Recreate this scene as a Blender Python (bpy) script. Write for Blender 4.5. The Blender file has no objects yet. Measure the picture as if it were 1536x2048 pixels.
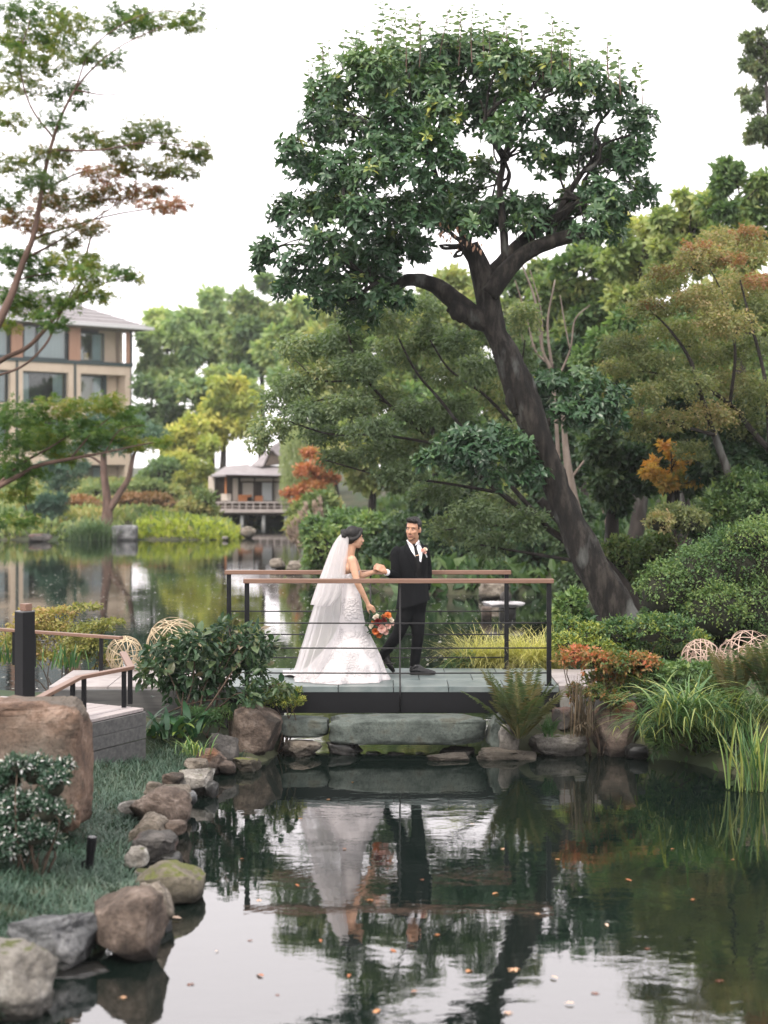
import bpy, bmesh, math, random
import numpy as np
from mathutils import Vector, Matrix, noise as mnoise

# ---------------------------------------------------------------- camera, sky, sun, exposure
SC = bpy.context.scene
COL = SC.collection
F, U0, H0, EYE = 3200.0, 768.0, 929.0, 2.92      # photo focal length (px), principal column, horizon row, eye height over water

cam_d = bpy.data.cameras.new('camera')
cam = bpy.data.objects.new('camera', cam_d)
COL.objects.link(cam)
cam.location = (0, 0, EYE)
cam.rotation_euler = (math.radians(90), 0, 0)
cam_d.sensor_fit = 'VERTICAL'
cam_d.sensor_height = 36.0
cam_d.sensor_width = 27.0
cam_d.lens = F / 2048.0 * 36.0
cam_d.shift_y = -(1024.0 - H0) / 2048.0
cam_d.clip_end = 2000
cam_d.dof.use_dof = True
cam_d.dof.focus_distance = 17.2
cam_d.dof.aperture_fstop = 1.6
SC.camera = cam

world = bpy.data.worlds.new('World')
SC.world = world
world.use_nodes = True
wn, wl = world.node_tree.nodes, world.node_tree.links
bg = wn['Background']
sky = wn.new('ShaderNodeTexSky')
sky.sky_type = 'NISHITA'
sky.sun_disc = False
SUN_EL, SUN_AZ = math.radians(52), math.radians(-150)   # sun behind the camera's left shoulder
sky.sun_elevation = SUN_EL
sky.sun_rotation = SUN_AZ
sky.air_density, sky.dust_density, sky.ozone_density = 1.0, 4.0, 1.0
sc_ = wn.new('ShaderNodeVectorMath'); sc_.operation = 'SCALE'; sc_.inputs['Scale'].default_value = 0.10
mixw = wn.new('ShaderNodeMixRGB'); mixw.inputs[0].default_value = 0.92
mixw.inputs[2].default_value = (1.0, 0.95, 0.958, 1)       # bright even overcast
wl.new(sky.outputs[0], sc_.inputs[0]); wl.new(sc_.outputs[0], mixw.inputs[1]); wl.new(mixw.outputs[0], bg.inputs[0])
bg.inputs[1].default_value = 1.15

sun_d = bpy.data.lights.new('sun', 'SUN'); sun_d.energy = 1.5; sun_d.angle = math.radians(12); sun_d.color = (1, .91, .80)
sun = bpy.data.objects.new('sun', sun_d); COL.objects.link(sun)
_sd = Vector((math.sin(SUN_AZ) * math.cos(SUN_EL), math.cos(SUN_AZ) * math.cos(SUN_EL), math.sin(SUN_EL)))
sun.rotation_euler = _sd.to_track_quat('Z', 'Y').to_euler()
sun.location = (-10, -10, 30)

SC.view_settings.view_transform = 'Standard'
SC.view_settings.look = 'None'
SC.view_settings.gamma = 1
SC.view_settings.exposure = 1.2
HAZE = 0.00038
SC.view_settings.use_curve_mapping = False
SC.render.engine = 'CYCLES'
cy = SC.cycles
cy.max_bounces, cy.diffuse_bounces, cy.glossy_bounces, cy.transmission_bounces, cy.transparent_max_bounces = 7, 4, 3, 4, 8
cy.volume_bounces = 0
cy.caustics_reflective = cy.caustics_refractive = False
cy.use_denoising = True
try:
    cy.denoiser = 'OPENIMAGEDENOISE'
except Exception:
    pass
cy.sample_clamp_indirect = 6

# ---------------------------------------------------------------- helpers
def P(u, v, D):
    return np.array(((u - U0) / F * D, D, EYE - (v - H0) / F * D))
def G(u, v, z=0.0):
    return P(u, v, (EYE - z) * F / (v - H0))
def unit(a):
    a = np.asarray(a, float)
    return a / np.maximum(np.linalg.norm(a, axis=-1, keepdims=True), 1e-9)

def tag(o, label=None, cat=None, group=None, kind=None):
    if label: o['label'] = label
    if cat: o['category'] = cat
    if group: o['group'] = group
    if kind: o['kind'] = kind
    return o
def empty(name, loc=(0, 0, 0), label=None, cat=None, group=None):
    o = bpy.data.objects.new(name, None); COL.objects.link(o); o.location = tuple(loc); o.empty_display_size = .2
    return tag(o, label, cat, group)
def wmat(o):
    return o.matrix_basis.copy() if o.parent is None else wmat(o.parent) @ o.matrix_parent_inverse @ o.matrix_basis
def link(name, me, mat=None, parent=None, loc=None, rot=None, scale=None):
    o = bpy.data.objects.new(name, me); COL.objects.link(o)
    if mat is not None and len(me.materials) == 0: me.materials.append(mat)
    if parent is not None:
        o.parent = parent
        o.matrix_parent_inverse = wmat(parent).inverted()      # parts are written in world coordinates
    if loc is not None: o.location = tuple(loc)
    if rot is not None: o.rotation_euler = tuple(rot)
    if scale is not None: o.scale = tuple(scale)
    return o

def mesh_np(name, V, starts, loops, rnd=None, smooth=False, rnd_domain='FACE'):
    me = bpy.data.meshes.new(name)
    V = np.ascontiguousarray(V, dtype=np.float32)
    me.vertices.add(len(V)); me.vertices.foreach_set('co', V.ravel())
    me.loops.add(len(loops)); me.loops.foreach_set('vertex_index', np.asarray(loops, np.int32))
    me.polygons.add(len(starts)); me.polygons.foreach_set('loop_start', np.asarray(starts, np.int32))
    me.polygons.foreach_set('use_smooth', np.full(len(starts), bool(smooth)))
    if rnd is not None:
        a = me.attributes.new('rnd', 'FLOAT', rnd_domain); a.data.foreach_set('value', np.asarray(rnd, np.float32))
    me.update(calc_edges=True)
    return me
def mesh_py(name, V, Fs, smooth=False):
    lens = np.array([len(f) for f in Fs]); st = np.concatenate(([0], np.cumsum(lens)[:-1]))
    return mesh_np(name, np.array(V, float), st, np.concatenate([np.asarray(f) for f in Fs]), smooth=smooth)
def rnd_fill(me, val):
    a = me.attributes.new('rnd', 'FLOAT', 'FACE'); a.data.foreach_set('value', np.full(len(me.polygons), val, np.float32)); return me

class MB:
    """collects quads / tubes / boxes into one mesh"""
    def __init__(s): s.V = []; s.F = []; s.n = 0
    def add(s, V, Fs):
        s.V.append(np.asarray(V, float)); s.F += [[i + s.n for i in f] for f in Fs]; s.n += len(V)
    def box(s, lo, hi, M=None):
        x0, y0, z0 = lo; x1, y1, z1 = hi
        V = np.array([(x0,y0,z0),(x1,y0,z0),(x1,y1,z0),(x0,y1,z0),(x0,y0,z1),(x1,y0,z1),(x1,y1,z1),(x0,y1,z1)], float)
        if M is not None: V = V @ np.array(M.to_3x3()).T + np.array(M.translation)
        s.add(V, [(3,2,1,0),(4,5,6,7),(0,1,5,4),(1,2,6,5),(2,3,7,6),(3,0,4,7)]); return s
    def tube(s, pts, rad, n=6, cap=True):
        pts = np.asarray(pts, float); m = len(pts); rad = np.broadcast_to(np.asarray(rad, float), (m,))
        t = np.gradient(pts, axis=0); t = unit(t)
        ref = np.array((0, 0, 1.)) if abs(t[0][2]) < .9 else np.array((1., 0, 0))
        V = []
        a = unit(np.cross(t[0], ref))
        for i in range(m):
            a = unit(a - t[i] * np.dot(a, t[i])); b = np.cross(t[i], a)
            ang = np.arange(n) * 2 * math.pi / n
            V.append(pts[i] + rad[i] * (np.cos(ang)[:, None] * a + np.sin(ang)[:, None] * b))
        V = np.concatenate(V)
        Fs = [[i*n+j, i*n+(j+1) % n, (i+1)*n+(j+1) % n, (i+1)*n+j] for i in range(m-1) for j in range(n)]
        if cap: Fs += [list(range(n))[::-1], [(m-1)*n + j for j in range(n)]]
        s.add(V, Fs); return s
    def mesh(s, name, smooth=False, bevel=0):
        me = mesh_py(name, np.concatenate(s.V), s.F, smooth)
        if bevel:
            bm = bmesh.new(); bm.from_mesh(me)
            bmesh.ops.bevel(bm, geom=bm.edges[:], offset=bevel, segments=1, affect='EDGES', profile=.5)
            bm.to_mesh(me); bm.free()
        return me
    def build(s, name, mat, parent=None, smooth=False, bevel=0):
        return link(name, s.mesh(name, smooth, bevel), mat, parent)
def box(name, lo, hi, mat, parent=None, M=None, bevel=0):
    return MB().box(lo, hi, M).build(name, mat, parent, bevel=bevel)
def bez(pts, n=8):
    """Catmull-Rom through points (rows may carry extra columns such as radius)"""
    p = np.asarray(pts, float); p = np.vstack([2*p[0]-p[1], p, 2*p[-1]-p[-2]]); out = []
    for i in range(1, len(p)-2):
        for k in range(n):
            t = k / n
            out.append(.5*((2*p[i]) + (-p[i-1]+p[i+1])*t + (2*p[i-1]-5*p[i]+4*p[i+1]-p[i+2])*t*t + (-p[i-1]+3*p[i]-3*p[i+1]+p[i+2])*t**3))
    out.append(p[-2]); return np.array(out)

# leaf templates: x along, y across, z normal (unit length)
TEMPL = {
 'rhomb': (np.array([(0,0,0),(.45,-.24,.05),(1,0,-.04),(.45,.24,.05)]), [(0,1,2,3)]),
 'small': (np.array([(0,0,0),(.4,-.27,.08),(1,0,-.06),(.4,.27,.08),(.45,0,-.01)]), [(0,1,2,4),(0,4,2,3)]),
 'oval': (np.array([(0,0,0),(.33,0,0),(.68,0,-.03),(1,0,-.12),(.27,-.19,.07),(.66,-.18,.03),(.27,.19,.07),(.66,.18,.03)]),
          [(0,4,1),(4,5,2,1),(5,3,2),(0,1,6),(1,2,7,6),(2,3,7)]),
 'needle': (np.array([(0,-.03,0),(.5,-.04,.0),(1,0,0),(.5,.04,.0),(0,.03,0)]), [(0,1,2,3,4)]),
 'frond': (np.array([(0,0,0),(.5,-.1,.02),(1,0,-.1),(.5,.1,.02)]), [(0,1,2,3)]),
}
def _maple():
    V = [(0.0, 0, 0)]; Fs = []
    lob = [(0, 1.0), (52, .86), (-52, .86), (105, .55), (-105, .55)]
    for a, L in lob:
        a = math.radians(a); i = len(V)
        c, s = math.cos(a), math.sin(a); w = .13
        V += [(.45*L*c + w*s, .45*L*s - w*c, .02), (L*c, L*s, -.10), (.45*L*c - w*s, .45*L*s + w*c, .02)]
        Fs.append((0, i, i+1, i+2))
    V = np.array(V) * .62; V[:, 0] += .25
    return V, Fs
TEMPL['maple'] = _maple()

def leaf_mesh(name, pos, dr, nr, size, tmpl, rnd):
    T, Fs = TEMPL[tmpl]
    pos = np.asarray(pos, float); N = len(pos)
    x = unit(dr); z = nr - x * np.sum(nr * x, 1, keepdims=True); z = unit(z); y = np.cross(z, x)
    size = np.broadcast_to(np.asarray(size, float), (N,))[:, None, None]
    V = pos[:, None] + size * (T[None, :, 0:1] * x[:, None] + T[None, :, 1:2] * y[:, None] + T[None, :, 2:3] * z[:, None])
    fl = np.concatenate([np.array(f) for f in Fs]); ln = np.array([len(f) for f in Fs])
    loops = (fl[None] + (np.arange(N) * len(T))[:, None]).ravel()
    lens = np.tile(ln, N); st = np.concatenate(([0], np.cumsum(lens)[:-1]))
    return mesh_np(name, V.reshape(-1, 3), st, loops, np.repeat(np.asarray(rnd), len(Fs)))

def rsph(rg, n):
    return unit(rg.normal(size=(n, 3)))
def spray(clumps, rg, twigs, per, size, droop=.3, flat=0.0, updir=.25, shell=.45, twig_len=1.0):
    """clumps: rows (cx,cy,cz, rx,ry,rz[, tone]). leaves sit along twigs that radiate from every clump centre.
    returns pos, dir, normal, size, rnd"""
    C = np.asarray(clumps, float)
    tone = C[:, 6] if C.shape[1] > 6 else rg.uniform(0, 1, len(C))
    w = (C[:, 3]*C[:, 5] + C[:, 3]*C[:, 4] + C[:, 4]*C[:, 5]); w = w / w.sum()
    cnt = np.maximum(1, np.round(w * twigs).astype(int))
    idx = np.repeat(np.arange(len(C)), cnt); n = len(idx)
    d = rsph(rg, n); d[:, 2] += updir; d = unit(d)
    R = C[idx, 3:6]
    tipf = rg.uniform(.72, 1.12, n)[:, None]
    tip = d * R * tipf; base = d * R * shell * rg.uniform(.5, 1, n)[:, None] + rg.normal(size=(n, 3)) * R * .12
    t = rg.uniform(0, 1, (n, per)) ** .7
    pos = C[idx, None, :3] + base[:, None] + (tip - base)[:, None] * t[..., None] + rg.normal(size=(n, per, 3)) * (R.mean(1) * .07)[:, None, None]
    td = unit(tip - base)
    dr = td[:, None] * .5 + rg.normal(size=(n, per, 3)) * .55
    dr[..., 2] = dr[..., 2] * (1 - flat) - droop
    nr = rg.normal(size=(n, per, 3)) * (.55 * (1 - flat) + .15); nr[..., 2] += 1.0; nr += td[:, None] * .35 * (1 - flat)
    tw = rg.uniform(-.22, .22, n)[:, None] + tone[idx][:, None] * .6 + .2
    rnd = np.clip(tw + rg.normal(size=(n, per)) * .12, 0, 1)
    sz = size * rg.uniform(.7, 1.25, (n, per))
    return pos.reshape(-1, 3), dr.reshape(-1, 3), nr.reshape(-1, 3), sz.ravel(), rnd.ravel()
def cat(*a):
    return [np.concatenate(x) for x in zip(*a)]

# ---------------------------------------------------------------- materials
MATS = {}
def mat_new(name):
    m = bpy.data.materials.new(name); m.use_nodes = True; MATS[name] = m
    return m, m.node_tree.nodes, m.node_tree.links, m.node_tree.nodes['Principled BSDF']
def ramp(nt, stops):
    r = nt.new('ShaderNodeValToRGB'); e = r.color_ramp.elements
    while len(e) < len(stops): e.new(.5)
    for i, (p, c) in enumerate(stops): e[i].position = p; e[i].color = (*c, 1)
    return r
def leaf_mat(name, cols, rough=.45, trans=.35, spec=.4):
    m, n, l, b = mat_new(name)
    at = n.new('ShaderNodeAttribute'); at.attribute_name = 'rnd'
    r = ramp(n, [(i / (len(cols) - 1), c) for i, c in enumerate(cols)])
    oi = n.new('ShaderNodeObjectInfo')
    hs = n.new('ShaderNodeHueSaturation')
    mr = n.new('ShaderNodeMapRange'); mr.inputs[3].default_value = .85; mr.inputs[4].default_value = 1.15
    l.new(oi.outputs['Random'], mr.inputs[0]); l.new(mr.outputs[0], hs.inputs['Value'])
    l.new(at.outputs['Fac'], r.inputs[0]); l.new(r.outputs[0], hs.inputs['Color'])
    l.new(hs.outputs[0], b.inputs['Base Color'])
    b.inputs['Roughness'].default_value = rough; b.inputs['Specular IOR Level'].default_value = spec
    t = n.new('ShaderNodeBsdfTranslucent'); mx = n.new('ShaderNodeMixShader'); mx.inputs[0].default_value = trans
    gm = n.new('ShaderNodeMixRGB'); gm.blend_type = 'MULTIPLY'; gm.inputs[0].default_value = 1; gm.inputs[2].default_value = (1.25, 1.35, .7, 1)
    l.new(hs.outputs[0], gm.inputs[1]); l.new(gm.outputs[0], t.inputs[0])
    l.new(b.outputs[0], mx.inputs[1]); l.new(t.outputs[0], mx.inputs[2]); l.new(mx.outputs[0], n['Material Output'].inputs[0])
    return m
def surf_mat(name, cols, scale=4, rough=.8, bump=.3, bdist=.02, stretch=(1, 1, 1), detail=8, metal=0, spec=.4, objvar=.0, second=None, moss=None, lo=.3, hi=.7, fine=0, wet=0):
    """noise-coloured surface; second=(color, scale, amount): blotches; moss=(color, amount): grows on upward faces"""
    m, n, l, b = mat_new(name)
    tc = n.new('ShaderNodeTexCoord'); mp = n.new('ShaderNodeMapping'); mp.inputs['Scale'].default_value = stretch
    oi = n.new('ShaderNodeObjectInfo'); ad = n.new('ShaderNodeVectorMath'); ad.operation = 'ADD'
    sv = n.new('ShaderNodeVectorMath'); sv.operation = 'SCALE'; sv.inputs['Scale'].default_value = 37.0
    cb = n.new('ShaderNodeCombineXYZ')
    for k in range(3): l.new(oi.outputs['Random'], cb.inputs[k])
    l.new(cb.outputs[0], sv.inputs[0]); l.new(tc.outputs['Object'], ad.inputs[0]); l.new(sv.outputs[0], ad.inputs[1]); l.new(ad.outputs[0], mp.inputs[0])
    nz = n.new('ShaderNodeTexNoise'); nz.inputs['Scale'].default_value = scale; nz.inputs['Detail'].default_value = detail; nz.inputs['Roughness'].default_value = .62
    l.new(mp.outputs[0], nz.inputs['Vector'])
    k = len(cols); r = ramp(n, [(lo + (hi - lo) * i / max(1, k - 1), c) for i, c in enumerate(cols)])
    l.new(nz.outputs[0], r.inputs[0]); out = r.outputs[0]
    if second:
        n2 = n.new('ShaderNodeTexNoise'); n2.inputs['Scale'].default_value = second[1]; n2.inputs['Detail'].default_value = 5
        l.new(mp.outputs[0], n2.inputs['Vector'])
        r2 = ramp(n, [(.62 - second[2] * .3, (0, 0, 0)), (.72 - second[2] * .3, (1, 1, 1))]); l.new(n2.outputs[0], r2.inputs[0])
        mx = n.new('ShaderNodeMixRGB'); mx.inputs[2].default_value = (*second[0], 1); l.new(r2.outputs[0], mx.inputs[0]); l.new(out, mx.inputs[1]); out = mx.outputs[0]
    if moss:
        ge = n.new('ShaderNodeNewGeometry'); sx = n.new('ShaderNodeSeparateXYZ'); l.new(ge.outputs['Normal'], sx.inputs[0])
        n3 = n.new('ShaderNodeTexNoise'); n3.inputs['Scale'].default_value = 9; n3.inputs['Detail'].default_value = 6; l.new(mp.outputs[0], n3.inputs['Vector'])
        mu = n.new('ShaderNodeMath'); mu.operation = 'MULTIPLY'; l.new(sx.outputs[2], mu.inputs[0]); l.new(n3.outputs[0], mu.inputs[1])
        r3 = ramp(n, [(.52 - moss[1] * .4, (0, 0, 0)), (.62 - moss[1] * .4, (1, 1, 1))]); l.new(mu.outputs[0], r3.inputs[0])
        mx = n.new('ShaderNodeMixRGB'); mx.inputs[2].default_value = (*moss[0], 1); l.new(r3.outputs[0], mx.inputs[0]); l.new(out, mx.inputs[1]); out = mx.outputs[0]
    if fine:
        nf = n.new('ShaderNodeTexNoise'); nf.inputs['Scale'].default_value = fine; nf.inputs['Detail'].default_value = 4; nf.inputs['Roughness'].default_value = .75; l.new(mp.outputs[0], nf.inputs['Vector'])
        rf_ = ramp(n, [(.30, (.35, .35, .35)), (.5, (.95, .95, .95)), (.68, (1.0, 1.0, 1.0))]); l.new(nf.outputs[0], rf_.inputs[0])
        mf = n.new('ShaderNodeMixRGB'); mf.blend_type = 'MULTIPLY'; mf.inputs[0].default_value = .85; l.new(out, mf.inputs[1]); l.new(rf_.outputs[0], mf.inputs[2]); out = mf.outputs[0]
    wet_f = None
    if wet:
        gp_ = n.new('ShaderNodeNewGeometry'); sz_ = n.new('ShaderNodeSeparateXYZ'); l.new(gp_.outputs['Position'], sz_.inputs[0])
        na = n.new('ShaderNodeMath'); na.operation = 'MULTIPLY_ADD'; na.inputs[1].default_value = -.10; l.new(nz.outputs[0], na.inputs[0]); l.new(sz_.outputs[2], na.inputs[2])
        mw = n.new('ShaderNodeMapRange'); mw.inputs[1].default_value = wet-.03; mw.inputs[2].default_value = wet+.02; mw.inputs[3].default_value = .32; mw.inputs[4].default_value = 1.0; l.new(na.outputs[0], mw.inputs[0])
        mm = n.new('ShaderNodeVectorMath'); mm.operation = 'SCALE'; l.new(out, mm.inputs[0]); l.new(mw.outputs[0], mm.inputs['Scale']); out = mm.outputs[0]
    if objvar:
        hs = n.new('ShaderNodeHueSaturation'); mr = n.new('ShaderNodeMapRange'); mr.inputs[3].default_value = 1 - objvar; mr.inputs[4].default_value = 1 + objvar
        l.new(oi.outputs['Random'], mr.inputs[0]); l.new(mr.outputs[0], hs.inputs['Value']); l.new(out, hs.inputs['Color']); out = hs.outputs[0]
    l.new(out, b.inputs['Base Color'])
    b.inputs['Roughness'].default_value = rough; b.inputs['Metallic'].default_value = metal; b.inputs['Specular IOR Level'].default_value = spec
    if bump:
        nb = n.new('ShaderNodeTexNoise'); nb.inputs['Scale'].default_value = scale * 2.3; nb.inputs['Detail'].default_value = 10; nb.inputs['Roughness'].default_value = .7
        l.new(mp.outputs[0], nb.inputs['Vector'])
        bp = n.new('ShaderNodeBump'); bp.inputs['Strength'].default_value = bump; bp.inputs['Distance'].default_value = bdist
        l.new(nb.outputs[0], bp.inputs['Height']); l.new(bp.outputs[0], b.inputs['Normal'])
    return m
def plain(name, col, rough=.5, metal=0, spec=.5, bump=0, bscale=60):
    m, n, l, b = mat_new(name)
    nz = n.new('ShaderNodeTexNoise'); nz.inputs['Scale'].default_value = bscale
    tc = n.new('ShaderNodeTexCoord'); l.new(tc.outputs['Object'], nz.inputs['Vector'])
    r = ramp(n, [(.25, tuple(c * .88 for c in col)), (.75, tuple(min(1, c * 1.1) for c in col))]); l.new(nz.outputs[0], r.inputs[0]); l.new(r.outputs[0], b.inputs['Base Color'])
    b.inputs['Roughness'].default_value = rough; b.inputs['Metallic'].default_value = metal; b.inputs['Specular IOR Level'].default_value = spec
    if bump:
        bp = n.new('ShaderNodeBump'); bp.inputs['Strength'].default_value = bump; bp.inputs['Distance'].default_value = .005
        l.new(nz.outputs[0], bp.inputs['Height']); l.new(bp.outputs[0], b.inputs['Normal'])
    return m
# ---------------------------------------------------------------- terrain and water
def _g2(u, v): return tuple(G(u, v)[:2])
LEFT_POLY = [(-40, -30), (-2.4, -30), (-2.3, 3), (-2.0, 6.5), _g2(95, 2040), _g2(140, 1965), _g2(295, 1900), _g2(325, 1840), _g2(375, 1800), _g2(325, 1738),
             _g2(325, 1690), _g2(350, 1650), _g2(362, 1608), _g2(405, 1585), _g2(435, 1548), _g2(500, 1535), _g2(548, 1518), (-1.02, 16.1),
             (-1.0, 18.0), (-1.5, 18.6), (-2.6, 19.1), (-4.5, 20.0), (-8, 20.6), (-40, 22)]
MAIN_POLY = [(5.5, -30), (300, -30), (300, 700), (-300, 700), (-300, 63), (-40, 62.5), (-14.8, 62), (-9, 62.3), (-5.9, 62), (-5.8, 65), (-7.6, 70), (-8.6, 80),
             (-2.6, 80), (-2.7, 69), (-3.0, 60), (-2.75, 51.6), (-2.5, 44.5), (-1.9, 40.4), (-.8, 38), (.69, 35.9), (2.6, 35.6), (3.9, 35.6), (4.4, 33),
             (3.7, 28), (2.9, 23), (2.3, 20.2), (1.75, 18.9), (1.3, 18.4), (1.08, 17.2), (1.05, 16.25), _g2(1080, 1510), _g2(1190, 1505), _g2(1285, 1518),
             _g2(1350, 1522), _g2(1440, 1545), _g2(1545, 1570), (4.1, 11.5), (5, 8), (5.5, 0)]
def poly_sd(x, y, poly):
    p = np.array(poly); q = np.roll(p, -1, 0)
    x = np.asarray(x, float); y = np.asarray(y, float)
    d = np.full(x.shape, 1e9); inside = np.zeros(x.shape, bool)
    for (ax, ay), (bx, by) in zip(p, q):
        ex, ey = bx-ax, by-ay
        t = np.clip(((x-ax)*ex + (y-ay)*ey) / (ex*ex+ey*ey+1e-12), 0, 1)
        d = np.minimum(d, np.hypot(x-ax-t*ex, y-ay-t*ey))
        if ay != by:
            c = ((ay > y) != (by > y)) & (x < (bx-ax)*(y-ay)/(by-ay)+ax)
            inside ^= c
    return np.where(inside, d, -d)
def sstep(a, b, x):
    t = np.clip((x-a)/(b-a), 0, 1); return t*t*(3-2*t)
def height(x, y):
    x = np.asarray(x, float); y = np.asarray(y, float)
    s1, s2 = poly_sd(x, y, LEFT_POLY), poly_sd(x, y, MAIN_POLY)
    s1 = s1 - .20*(1-sstep(15.0, 15.8, y))
    h1 = -.7 + .76*sstep(-.30, .10, s1) + .24*sstep(.05, 1.1, s1) + .08*sstep(1.0, 3, s1)
    h2 = -.7 + .80*sstep(-.35, .12, s2) + .35*sstep(.05, .7, s2) + .35*sstep(.5, 3.5, s2)
    hill = 4.5*sstep(36, 75, y + .35*x) * sstep(-4, 8, x - .02*(y-36)) * sstep(0, 6, s2)
    far = 1.0*sstep(64, 100, y) * sstep(0, 5, s2)
    side = 1.2*sstep(4.5, 14, x)*sstep(0, 4, s2)
    wob = .04*np.sin(1.7*x+.8*y)*np.sin(1.1*y-.6*x)
    h2 = h2 + np.maximum(hill, far) + side
    return np.maximum(h1, h2) + wob*(np.maximum(s1, s2) > 0)
def hz(x, y): return float(height(np.array([x]), np.array([y]))[0])

def _axis(lo, fine0, fine1, hi, st, grow):
    a = list(np.arange(fine0, fine1, st)); s = st
    while a[-1] < hi: s = min(s*grow, 25); a.append(a[-1]+s)
    s = st
    while a[0] > lo: s = min(s*grow, 25); a.insert(0, a[0]-s)
    return np.array(a)
gx = _axis(-300, -5.5, 5.5, 300, .14, 1.08); gy = _axis(-30, 7.5, 20.5, 600, .14, 1.045)
XX, YY = np.meshgrid(gx, gy); ZZ = height(XX, YY)
nx, ny = len(gx), len(gy)
ii = (np.arange(ny-1)[:, None]*nx + np.arange(nx-1)[None]).ravel()
M_ground = surf_mat('ground_soil', [(.022, .028, .014), (.045, .05, .026), (.075, .07, .045)], scale=1.3, rough=.95, bump=.5, bdist=.04, second=((.03, .05, .022), .6, .5))
me = mesh_np('ground', np.stack([XX.ravel(), YY.ravel(), ZZ.ravel()], 1), np.arange(len(ii))*4, np.stack([ii, ii+1, ii+nx+1, ii+nx], 1).ravel(), smooth=True)
tag(link('ground', me, M_ground), 'dark soil banks and hillside around the garden ponds', 'ground', kind='structure')

m, n, l, b = mat_new('water')
tc = n.new('ShaderNodeTexCoord'); mp = n.new('ShaderNodeMapping'); mp.inputs['Scale'].default_value = (1.0, 1.6, 1)
l.new(tc.outputs['Object'], mp.inputs[0])
n1 = n.new('ShaderNodeTexNoise'); n1.inputs['Scale'].default_value = 3.2; n1.inputs['Detail'].default_value = 4; n1.inputs['Distortion'].default_value = .3
n2 = n.new('ShaderNodeTexNoise'); n2.inputs['Scale'].default_value = 14; n2.inputs['Detail'].default_value = 2
n3 = n.new('ShaderNodeTexNoise'); n3.inputs['Scale'].default_value = .35; n3.inputs['Detail'].default_value = 2
for q in (n1, n2, n3): l.new(mp.outputs[0], q.inputs['Vector'])
ad = n.new('ShaderNodeMath'); ad.operation = 'MULTIPLY_ADD'; ad.inputs[1].default_value = .10
l.new(n2.outputs[0], ad.inputs[0]); l.new(n1.outputs[0], ad.inputs[2])
bp = n.new('ShaderNodeBump'); bp.inputs['Distance'].default_value = .0021
r3 = n.new('ShaderNodeMapRange'); r3.inputs[1].default_value = .4; r3.inputs[2].default_value = .65; r3.inputs[3].default_value = .35; r3.inputs[4].default_value = 1.0
l.new(n3.outputs[0], r3.inputs[0]); l.new(r3.outputs[0], bp.inputs['Strength']); l.new(ad.outputs[0], bp.inputs['Height'])
df = n.new('ShaderNodeBsdfDiffuse'); df.inputs[0].default_value = (.004, .008, .0065, 1)
gl = n.new('ShaderNodeBsdfGlossy'); gl.inputs['Roughness'].default_value = .02; gl.inputs['Color'].default_value = (1.0, .98, .985, 1)
fr = n.new('ShaderNodeFresnel'); fr.inputs['IOR'].default_value = 2.45
mx = n.new('ShaderNodeMixShader')
l.new(bp.outputs[0], gl.inputs['Normal']); l.new(bp.outputs[0], fr.inputs['Normal'])
l.new(fr.outputs[0], mx.inputs[0]); l.new(df.outputs[0], mx.inputs[1]); l.new(gl.outputs[0], mx.inputs[2]); l.new(mx.outputs[0], n['Material Output'].inputs[0])
M_water = m
me = mesh_py('water', [(-290, -29, 0), (290, -29, 0), (290, 110, 0), (-290, 110, 0)], [(0, 1, 2, 3)])
tag(link('water', me, M_water), 'dark still pond water mirroring trees and pale sky', 'water', kind='structure')

# ---------------------------------------------------------------- shared hard materials
M_steel = plain('black_steel', (.007, .0075, .009), rough=.5, spec=.18, bscale=20)
M_rod = plain('steel_rod', (.012, .012, .013), rough=.4, spec=.3)
M_railwood = surf_mat('rail_wood', [(.12, .066, .044), (.165, .094, .066), (.21, .128, .094)], scale=6, rough=.5, bump=.15, bdist=.003, stretch=(.6, 14, 14), lo=.25, hi=.75)
M_bluestone = surf_mat('bluestone_slab', [(.095, .125, .125), (.135, .165, .165), (.18, .205, .20)], scale=5, rough=.42, bump=.2, bdist=.004, objvar=.12)
M_pave = surf_mat('pale_paving', [(.22, .195, .19), (.28, .255, .25), (.33, .305, .30)], scale=6, rough=.75, bump=.2, bdist=.004, objvar=.06)
M_deckwood = surf_mat('weathered_deck', [(.25, .22, .215), (.32, .285, .28), (.38, .35, .34)], scale=3, rough=.75, bump=.25, bdist=.003, stretch=(.4, 16, 16), objvar=.09)
M_fasciawood = surf_mat('grey_fascia', [(.05, .05, .052), (.08, .08, .08), (.115, .112, .11)], scale=3, rough=.8, bump=.3, bdist=.004, stretch=(.5, 9, 9), objvar=.08)
M_concrete = surf_mat('concrete', [(.20, .20, .19), (.28, .28, .27)], scale=5, rough=.9, bump=.2, bdist=.005)

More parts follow.
